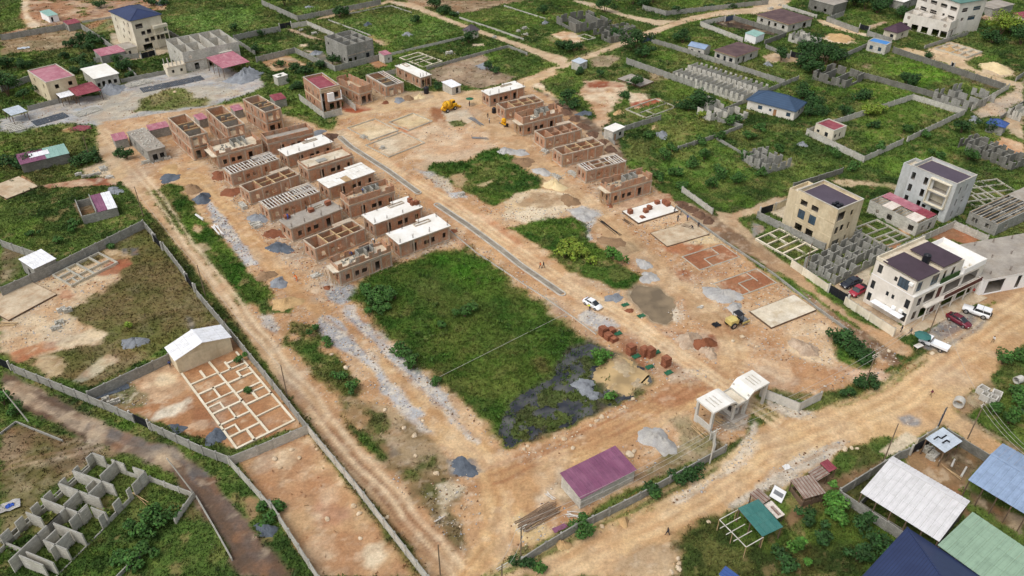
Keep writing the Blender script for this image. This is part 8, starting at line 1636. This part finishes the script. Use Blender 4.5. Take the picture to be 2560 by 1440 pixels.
# ================================================================ PEOPLE
def skel(pose):
    s={'stand':((.1,0),(-.1,.02),0,.22,.2),'walk':((.1,.3),(-.1,-.3),.06,.3,-.3),'bend':((.16,.05),(-.16,-.12),.5,.5,.55)}[pose]
    ln=s[2];J={'pelvis':(0,0,.95),'chest':(0,ln*.5,1.3-ln*.1),'neck':(0,ln*.8,1.48-ln*.35),'head':(0,ln*.95+.02,1.66-ln*.4),'crown':(0,ln*.97+.02,1.74-ln*.42)}
    for k,(sx,(hx,fy))in enumerate(((1,s[0]),(-1,s[1]))):
        J['hip%d'%k]=(sx*.1,0,.9);J['knee%d'%k]=(hx*1.05,fy*.5+.06,.5);J['ankle%d'%k]=(hx*1.1,fy,.08);J['toe%d'%k]=(hx*1.15,fy+.17,.04)
        ay=s[3]if k else s[4]
        c=J['chest'];n_=J['neck'];J['sh%d'%k]=(sx*.19,n_[1],n_[2]-.06);J['elb%d'%k]=(sx*.26,n_[1]+ay*.35,n_[2]-.34);J['wr%d'%k]=(sx*.27,n_[1]+ay*1.1,n_[2]-.55+abs(ay)*.2)
        w=J['wr%d'%k];J['palm%d'%k]=(w[0],w[1]+.02,w[2]-.08)
        for f in range(5):J['fin%d%d'%(k,f)]=(w[0]+(-.035+.0175*f)*1.0,w[1]+.03+(.05 if f==0 else 0),w[2]-(.12 if f==0 else .17-.008*abs(f-2)))
    E_=[('pelvis','chest'),('chest','neck'),('neck','head'),('head','crown')]
    for k in range(2):
        E_+=[('pelvis','hip%d'%k),('hip%d'%k,'knee%d'%k),('knee%d'%k,'ankle%d'%k),('ankle%d'%k,'toe%d'%k),('neck','sh%d'%k),('sh%d'%k,'elb%d'%k),('elb%d'%k,'wr%d'%k),('wr%d'%k,'palm%d'%k)]+[('palm%d'%k,'fin%d%d'%(k,f))for f in range(5)]
    R_=lambda n:{'pelvis':.15,'chest':.17,'neck':.07,'head':.105,'crown':.075}.get(n)or{'hi':.1,'kn':.07,'an':.05,'to':.045,'sh':.075,'el':.05,'wr':.035,'pa':.035,'fi':.01}[n[:2]]
    nm=list(J);me=bpy.data.meshes.new('sk');me.from_pydata([J[n]for n in nm],[(nm.index(a),nm.index(b))for a,b in E_],[])
    ob=bpy.data.objects.new('sk',me);COL.objects.link(ob);md=ob.modifiers.new('s','SKIN');me.skin_vertices if me.skin_vertices else None
    sv=me.skin_vertices[0].data if len(me.skin_vertices)else None
    if sv is None:bpy.context.view_layer.objects.active=ob
    for i,n in enumerate(nm):
        if sv:sv[i].radius=(R_(n),R_(n));sv[i].use_root=n=='pelvis'
    ob.modifiers.new('u','SUBSURF').levels=1;ob.modifiers['u'].render_levels=1
    dg=bpy.context.evaluated_depsgraph_get();m2=bpy.data.meshes.new_from_object(ob.evaluated_get(dg));m2.name='body'
    co=np.array([J[n]for n in nm]);mi=[]
    for pl in m2.polygons:
        c=np.array(pl.center);n=nm[int(np.argmin(((co-c)**2).sum(1)))]
        mi.append({'pe':1,'hi':1,'kn':1,'an':1,'to':4,'ch':0,'sh':0,'el':0 if n!='x' else 2,'ne':2,'he':2,'cr':3,'wr':2,'pa':2,'fi':2}[n[:2]])
    bpy.data.objects.remove(ob);m2.materials.clear()
    for _ in range(5):m2.materials.append(MATS['skin'])
    m2.polygons.foreach_set('material_index',mi);m2.polygons.foreach_set('use_smooth',[True]*len(mi));m2.update();return m2
POSE={k:skel(k)for k in('stand','walk','bend')};OUT={}
def person(label,c,shirt,pants,pose='stand',rz=0.0,z=0.0):
    k=(pose,shirt,pants)
    if k not in OUT:
        m=POSE[pose].copy();m.name='person_body'
        for i,n in enumerate((shirt,pants,'skin','hair','black')):m.materials[i]=MATS[n]
        OUT[k]=m
    o=P(*c,z);ob=put('person',OUT[k]);ob.location=(o.x,o.y,z);ob.rotation_euler=(0,0,rz);tag(ob,label,'person','people on the site');return ob
for lb,c,s,p_,ps,rz,z in(
 ('person in orange vest walking left of a pair on the middle road',(1351,671),'cloth_orange','cloth_dark','walk',2.2,0),('person in dark clothes walking right of a pair on middle road',(1359,670),'cloth_dark','cloth_dark','walk',2.2,0),('person in yellow vest bending at the door of white car',(1474,777),'cloth_yellow','cloth_dark','bend',0.5,0),
 ('person in dark clothes striding along the main road',(1669,1337),'cloth_dark','cloth_dark','walk',1.9,0),('person in maroon top walking on the wide road bend',(2326,992),'cloth_maroon','cloth_khaki','walk',.4,0),('person in white shirt walking past the parked cars',(2480,857),'cloth_white','cloth_khaki','walk',-1.0,0),('person in orange suit standing beside the stony track',(743,702),'cloth_orange','cloth_orange','bend',1.0,0),
 ('person in blue working on the left end of grey slab',(721,549),'cloth_blue','cloth_blue','bend',.5,3.85),('person in dark clothes standing on the grey house slab',(767,528),'cloth_dark','cloth_dark','stand',2.0,3.85),('person in dark clothes on the jagged canopy house',(922,632),'cloth_dark','cloth_dark','stand',3.0,3.85),('person in blue overall crouching on the canopy house slab',(880,640),'cloth_blue','cloth_dark','bend',3.0,3.85),('person in pale shirt on the canopy house slab',(937,610),'cloth_white','cloth_dark','bend',1.0,3.85),
 ('person in grey-blue on the half-built storey beside the drain',(908,486),'cloth_blue','cloth_dark','bend',.2,3.85),('worker in dark clothes at the corner of seven-stack slab',(1686,533),'cloth_dark','cloth_dark','stand',1,0),('worker in pale shirt beside the seven-stack slab',(1702,538),'cloth_khaki','cloth_dark','bend',1,0),('worker standing in the middle of the cream slab gang',(1694,552),'cloth_dark','cloth_dark','stand',2,0),('worker in blue at the edging wall',(1718,552),'cloth_blue','cloth_dark','stand',2,0),('worker in dark clothes on the cream slab, lower left',(1731,575),'cloth_dark','cloth_dark','bend',2,0),('worker in dark clothes on the cream slab, lower right',(1745,570),'cloth_dark','cloth_dark','stand',3,0),
 ('worker standing under the small green umbrella',(1174,266),'cloth_maroon','cloth_dark','stand',1,0),('worker in dark top near the small site mixer',(1220,295),'cloth_dark','cloth_dark','stand',1,0),('worker in white top near the steel columns',(1224,308),'cloth_white','cloth_dark','stand',1,0),('worker in blue beside the white gable shed wall',(481,918),'cloth_blue','cloth_blue','bend',1,0),('worker in blue shirt at the corner of white gable shed',(427,918),'cloth_blue','cloth_dark','stand',1,0),('person in black standing at the commercial building corner',(2252,830),'cloth_dark','cloth_dark','stand',1,0),('person in black walking beside the parking gravel',(2275,836),'cloth_dark','cloth_dark','walk',1,0),('worker in red at the doorway of the canopy house',(849,690),'cloth_maroon','cloth_dark','bend',1,0)):
    person(lb,c,s,p_,ps,rz,z)
# ================================================================ POLES AND WIRES
PT_={}
def upole(key,label,base,h=8.0,arm=True,mat='pole_wood',lean=(0,0),r=.12):
    p=P(*base);th=thing('utility_pole',label,'pole',p.x,p.y,0,.6,'utility poles');top=Vector((lean[0],lean[1],h))
    MB().cyl((0,0,-.3),top,r,r*.7,8).obj('post',mat,th)
    if arm:MB().bar(top+Vector((-.9,0,-.4)),top+Vector((.9,0,-.4)),.1).obj('crossarm','pole_pale',th);MB().bar(top+Vector((-.6,0,-.9)),top+Vector((.6,0,-.9)),.08).obj('crossarm','pole_pale',th)
    cr,sr=math.cos(.6),math.sin(.6);PT_[key]=Vector((p.x+lean[0]*cr-lean[1]*sr,p.y+lean[0]*sr+lean[1]*cr,h-.4))
upole('a','utility pole beside the left lane near the wall corner',(358,540),8,False);upole('b','utility pole on the left lane verge below the gates',(514,742),8,False);upole('c','utility pole on the left lane verge by the footing plan',(720,998),8,False);upole('d','leaning pale pole at the muddy asphalt lane',(72,1054),7,False,'pole_pale',(-1.5,1.2))
upole('e','leaning pale pole at the right of the pale roofless house',tl(13,1755,705)[0],8,False,'pole_pale',(-2.0,1.5));upole('f','utility pole with crossarms at the roadside bush',tl(12,1005,905)[0],8.5);upole('g','utility pole beside the billboard yard gate',tl(16,1185,405)[0],8.5,False);upole('h','utility pole with crossarms at the right-hand verge',tl(16,1940,205)[0],8.5)
upole('i','utility pole on the parking gravel',tl(12,1580,440)[0],8.5,False);upole('j','utility pole at the left end of the long roadside wall',tl(15,150,1310)[0],8,True);upole('k','pale utility pole in front of the gate pillar',tl(15,1850,430)[0],8,True,'pole_pale');upole('l','slim pole in the bushes by the lane-side store',tl(5,815,140)[0],7,False);upole('m','utility pole in the weeds by the left yard',tl(14,1660,1440)[0],7,False);upole('n','slim pole beside the cleared ground lane',tl(8,470,1170)[0],8,False);upole('o','slim pole at the bottom verge of the tan yard',(1255,1500),8,True)
PT_['z1']=P(2640,1180,8);PT_['z2']=P(2620,560,8)
def wire(a,b,offs=(0,),label=''):
    for i,o_ in enumerate(offs):
        p,q=PT_[a],PT_[b];d=(q-p);nrm=Vector((-d.y,d.x,0)).normalized()*o_;mb=MB();n=8;pts=[p+d*(k/n)+nrm+Vector((0,0,-1.2*4*(k/n)*(1-k/n)))for k in range(n+1)]
        for u,v in zip(pts[:-1],pts[1:]):mb.bar(u,v,.035)
        ob=mb.obj('overhead_wire','wire');tag(ob,label+', '+['nearest strand','second strand','third strand','outer strand'][i],'wire','overhead wires')
wire('j','k',(-.8,0,.8),'overhead wire above the long roadside wall');wire('k','f',(-.6,.6),'overhead wire from the gatehouse to roadside bush');wire('h','z1',(-.8,0,.8),'overhead wire leaving the right-hand verge pole');wire('o','j',(-.6,.6),'overhead wire at the lower end of the site');wire('f','i',(0,.7),'overhead wire crossing to the parking gravel');wire('i','h',(0,),'overhead wire across the wide road bend');wire('a','b',(0,),'overhead wire along the upper left lane');wire('b','c',(0,),'overhead wire along the lower left lane')
p,q=P(*tl(10,1578,836)[0],.5),P(*tl(11,570,222)[0],.5);mb=MB().bar(p,q,.05);tag(mb.obj('string_line','wire'),'long pale string line stretched across the green field','rope')
# ================================================================ VEGETATION
vr=np.random.RandomState(12)
def leaves(cx,cy,r,hgt,n,base,size,z0=.0):
    """leaf-sized quads through a lumpy crown; returns verts, colours"""
    k=max(3,int(r*3));lob=np.stack([vr.normal(0,r*.42,k),vr.normal(0,r*.42,k),vr.uniform(.35,.8,k)*hgt],1);lob[0]=(0,0,hgt*.6);lr=vr.uniform(.35,.6,k)*r
    w=vr.randint(0,k,n);d=vr.normal(0,1,(n,3));d/=np.linalg.norm(d,axis=1)[:,None];rad=vr.uniform(.55,1.05,n)
    c=lob[w]+d*(lr[w]*rad)[:,None]*np.array([1,1,.75]);c[:,2]=np.clip(c[:,2],.08,None)
    u=vr.normal(0,1,(n,3));u[:,2]*=.5;u/=np.linalg.norm(u,axis=1)[:,None];v=np.cross(u,d+np.array([0,0,.6]));v/=np.linalg.norm(v,axis=1)[:,None]+1e-6
    s=(size*vr.uniform(.6,1.3,n))[:,None];q=np.stack([c-u*s,c-v*s*.6,c+u*s,c+v*s*.6],1);q+=np.array([cx,cy,z0])
    col=np.array(base)[None]*vr.uniform(.65,1.45,(n,1))*(1+vr.normal(0,.08,(n,3)))*(.8+.5*vr.rand(k)[w])[:,None]
    return q.reshape(-1,3),np.repeat(np.clip(col,.003,.6),4,0)
def leafobj(name,parts,mat,parent=None):
    co=np.concatenate([p[0]for p in parts]);cl=np.concatenate([p[1]for p in parts]);return put(name,np_mesh(name,co,np.arange(len(co)).reshape(-1,4),cl,mat),parent)
BUSH=[]
DK,MD,BR,YL=(44,72,33),(58,90,38),(68,106,40),(112,130,46)
BL={DK:'dark green',MD:'mid-green',BR:'bright green',YL:'yellow-green'}
def bush(x,y,r,c=DK,tall=1.0):
    p=P(x,y);d=math.hypot(p.y,CAMH)
    th=thing('tree' if r>=3.4 else 'bush','','tree' if r>=3.4 else 'bush',p.x,p.y,0,0,'trees' if r>=3.4 else 'bushes')
    tall*=RNG.uniform(.75,1.45);n=int(90+r*r*95);lf=leaves(0,0,r,r*1.15*tall,min(n,1500),hc(*c,1.0),.17+.05*r,0 if r<3.4 else r*.25)
    leafobj('crown' if r>=3.4 else 'foliage',[lf],'leaf',th);tr=MB()
    for i in range(3):a=2.1*i+x;tr.cyl((0,0,-.2),(.35*r*math.cos(a),.35*r*math.sin(a),r*.8*tall),.05*r,.02*r,6)
    tr.obj('trunk' if r>=3.4 else 'stem','bark',th);BUSH.append((th,x,y,r,c))
for L_,c in((((252,20,2.6),(385,12,3),(412,12,2.5),(180,118,2.6),(205,112,3),(230,108,3),(258,110,2.6),(222,126,2.6),(22,240,4.4),(60,248,2.4),(108,236,2.4),(205,160,2.6),(222,182,3.2),(190,182,2.2),(312,178,3.2),(295,162,2.6),(328,192,2.4),(160,148,2.2),(20,168,3),(55,172,2.6),(230,402,3),(205,412,2.4),(70,418,3),(100,408,2.6),(30,424,3),(318,398,2.2),(300,392,2),
   (712,14,3.6),(850,44,3.2),(868,40,2.4),(1045,56,2.6),(1090,22,3.8),(1112,34,3.2),(1134,42,2.2),(1172,108,3.0),(590,78,2.2),(652,92,2),(640,132,2.2),(742,182,2.6),(765,190,2.6),(802,172,2.6),(832,162,2.4),(702,168,2.2),(715,205,2.4),(735,225,2.4),(1216,176,2.2),(1238,182,2),(1095,222,2),
   (1512,32,3.4),(1478,46,2.6),(1532,92,2.6),(1360,36,2.8),(1402,122,3),(1422,130,3),(1442,126,2.6),(1592,128,4.6),(1612,144,3.2),(1706,108,3.4),(1500,195,1.8),(1452,186,2.4),(1586,218,2.8),(1742,268,4.2),(1722,278,3),(1560,242,2.2),(1416,262,3),(1432,274,2.4),(1582,12,3.4),(1606,14,3),(1632,8,3.4),(1690,32,2.4),(1780,22,2.2),(1830,20,2),
   (2110,22,4.2),(2135,14,4.2),(2162,24,4.4),(2192,34,4.2),(2212,18,4),(2252,46,3.2),(1952,152,3),(2012,148,4.2),(2042,152,4.6),(2002,168,4),(2062,162,4.2),(2086,168,4),(2032,184,3.4),(2262,218,3.2),(2284,212,3),(2006,248,3.2),(2032,268,3.2),(2052,284,2.8),(2022,294,2.6),(2152,248,3.2),(2112,292,2.4),(2322,146,2.2),(2402,332,2.6),(2470,328,2.8),(2440,48,2.4),(2480,108,4),(2550,112,4.4),(2180,320,2),
   (2096,852,2.2),(2112,872,2.4),(2132,888,2.4),(2152,902,2.2),(2166,910,2),(1627,1234,1.7),(1716,1198,1.8),(1732,1186,1.7),(1693,1210,1.6),(2150,968,1.9),(2172,962,1.8),(2120,990,1.6),(2210,1262,2),(2150,1330,2.2),(2190,1360,2.2),(2050,1350,2),(2140,1400,2.2),(1960,1410,2),(2020,1300,1.8),(1310,1418,1.6)),DK),
  (((915,735,1.9),(935,748,2.2),(952,738,2),(968,758,2),(930,765,1.8),(962,778,1.8),(988,748,1.6),(945,782,1.5),(1002,882,1.8),(1022,896,1.8),(1042,904,1.5),(1032,922,1.5),(1102,822,1.5),(1162,792,1.8),(1182,778,1.5),(1088,956,1.3),(389,1298,2),(403,1314,2),(375,1308,1.8),(361,1334,1.9),(333,1325,1.6),(356,1389,1.9),(333,1411,1.9),(300,1400,1.5),(12,1012,2),(45,1036,1.8),(620,960+20,1.2),
    (1452,1320,1.7),(1460,1344,1.7),(1635,1246,1.5),(1350,1432,1.5),(680,1300,1.8),(700,1280,1.6),(662,1270,1.4),(820,860,1.5),(850,950,1.6),(880,978,1.7),(790,830,1.4),(600,905,1.3),(1620,225+120,2.2),(1660,400,2.2),(1690,440,2.4),(1730,420,2.2),(1760,400,2.4),(1800,440,2.4),(1840,460,2.4),(1780,470,2.2),(1860,400,2.2),(1900,440,2),(1680,380,2),(1750,360,2.2),(1650,450,2),(1700,470,2),(1870,350,2.2),(1830,310,2.4),(1900,330,2),(1800,350,2),(1950,380,2),(2090,395,2.2),(2130,430,2),(2200,380,2.2),(2340,400,2.2),(2420,400,2.4),(2260,330,2),(2310,345,2),
    (2505,910,2),(2530,990,2.2),(2545,1020,2.2),(2480,1030,1.8),(2520,1060,2),(2550,900,2.2),(180,560,1.6),(190,575,1.7),(80,590,1.5),(140,610,1.4),(280,620,1.3)),MD),
  (((2074,1256,1.9),(2082,1278,1.9),(2069,1270,1.8),(2091,1292,1.7),(1530,642,2),(1546,652,1.8),(1502,905,1.6),(1510,900,1.6),(1525,995,1.4),(2100,1310,1.8),(1990,1380,1.8)),BR),
  (((1400,632,2),(1420,616,2.2),(1442,626,2.2),(1456,642,2),(1430,648,2),(1476,660,1.6),(1412,645,1.8),(1755,294,2.2),(2172,288,3.2),(2192,284,2.6),(2500,88,5),(2524,82,4.6),(320,824,1.2),(2300,40,2.4)),YL)):
    for q in L_:bush(q[0],q[1],q[2],c)
# palms and saplings by the lane
ORD='first second third fourth fifth sixth seventh eighth ninth tenth eleventh twelfth thirteenth fourteenth fifteenth sixteenth'.split()
def where(x,y):
    l=min(LAND,key=lambda m:(m[0]-x)**2+(m[1]-y)**2);a,b=proj(x,y);c,d=proj(l[0],l[1])
    return('left of ' if a<c else 'right of ')+l[2]if abs(a-c)>abs(b-d)*1.2 else('behind ' if b<d else 'in front of ')+l[2]
def autolabel(items,noun):
    g={}
    for th,px,desc in items:g.setdefault((desc,where(th.location.x,th.location.y)),[]).append((px,th))
    for(desc,wh),ls in g.items():
        ls.sort(key=lambda q:q[0])
        for i,(px,th)in enumerate(ls):
            th['label']=desc+' '+noun(th)+' '+wh if len(ls)==1 else('leftmost ' if i==0 else 'rightmost ' if i==len(ls)-1 else ORD[i]+' ')+desc+' '+noun(th)+(' from left ' if 0<i<len(ls)-1 else ' ')+wh
autolabel([(b[0],b[1],('large ' if b[3]>2.9 else 'small ' if b[3]<1.9 else 'leafy ')+BL[b[4]])for b in BUSH],lambda th:th['category'])
for b in BOULD:tag(b,'','rock','loose boulders')
autolabel([(b,proj(b.location.x,b.location.y)[0],'pale rough')for b in BOULD],lambda th:'boulder')
# grass and weeds: uncountable
def samp(n,seed,x0,x1,y0,y1):
    r=np.random.RandomState(seed);x=r.uniform(x0,x1,n);y=r.uniform(y0,y1,n);a,b=proj(x,y);k=(a>-90)&(a<2650)&(b>-25)&(b<1500);x,y=x[k],y[k]
    near=y<Y1;i=np.where(near,np.clip(np.round((y-Y0)/.4),0,XA.shape[0]-1)*XA.shape[1]+np.clip(np.round((x+140)/.4),0,XA.shape[1]-1),XA.size+np.clip(np.round((y-Y1)/.8),0,XB.shape[0]-1)*XB.shape[1]+np.clip(np.round((x+248)/.8),0,XB.shape[1]-1)).astype(int)
    k=r.rand(len(x))<VEG[i]**1.5;return x[k],y[k],i[k],r
co_l,cl_l=[],[]
for(n,sd,rg,h0,h1,wd)in((430000,1,(-140,140,Y0,Y1),.12,.42,.26),(260000,2,(-240,240,Y1,Y2),.2,.6,.5)):
    x,y,i,r=samp(n,sd,*rg);m=len(x);hh=(h0+(h1-h0)*r.rand(m)**1.6)*(.6+.9*n1[i]);w=wd*r.uniform(.6,1.3,m);z=np.maximum(GZ[i],-.2);wet=GZ[i]<-.17;base=np.where(wet[:,None],A3(hc(72,96,42)),CC[i])*r.uniform(.75,1.5,(m,1))*(1+r.normal(0,.06,(m,3)));hh=np.where(wet&(r.rand(m)<.6),.02,hh)
    for k in range(3):
        a=r.uniform(0,6.28,m);lx_,ly_=r.normal(0,.16,m),r.normal(0,.16,m);ox,oy=r.normal(0,w*.5),r.normal(0,w*.5)
        co_l.append(np.stack([np.stack([x+ox-np.cos(a)*w/2,y+oy-np.sin(a)*w/2,z-.03],1),np.stack([x+ox+np.cos(a)*w/2,y+oy+np.sin(a)*w/2,z-.03],1),np.stack([x+ox+lx_,y+oy+ly_,z+hh],1)],1).reshape(-1,3));cl_l.append(np.repeat(np.clip(base,.004,.6),3,0))
co,cl=np.concatenate(co_l),np.concatenate(cl_l)
g_=put('grass',np_mesh('grass',co,np.arange(len(co)).reshape(-1,3),cl,'grass'));g_['kind']='stuff';g_['label']='short grass and weeds growing across fields and verges'
x,y,i,r=samp(34000,3,-230,230,Y0,Y2);k=(fbm(x,y,9.0,4,141)>.54)&(VEG[i]>.6);x,y,i=x[k][:4200],y[k][:4200],i[k][:4200]
wl_=[leaves(a,b,s,s*.9,26,CC[j]*q,.2)for a,b,j,s,q in zip(x,y,i,r.uniform(.5,1.1,len(x))*(1+.3*(y>150)),r.uniform(.6,1.3,len(x)))]
w_=leafobj('weeds',wl_,'leaf');w_['kind']='stuff';w_['label']='low leafy weeds in clumps across the grassland'
# loose stone: uncountable
kk=np.nonzero(STO>.3)[0];kk=kk[vr.rand(len(kk))<STO[kk]*.75];a_,b_=gpx[kk],gpy[kk];kk=kk[(a_>-20)&(a_<2580)&(b_>150)&(b_<1460)]
pp=np.stack([GX[kk],GY[kk]],1)+vr.uniform(-.4,.4,(len(kk),2))
rock_mesh('stones','loose pale stones and gravel along tracks and spoil',pp,.06,.32,[(226,214,196),(206,190,166),(190,186,180),(214,190,158),(140,108,80),(176,176,178)],vr)
rb_=kk[(gpy[kk]<760)&(vr.rand(len(kk))<.4)];rock_mesh('brick_rubble','broken bricks and blocks scattered between the unfinished houses',np.stack([GX[rb_],GY[rb_]],1)+vr.uniform(-.8,.8,(len(rb_),2)),.08,.32,[(170,112,80),(150,96,70),(150,148,144),(188,178,160)],vr)
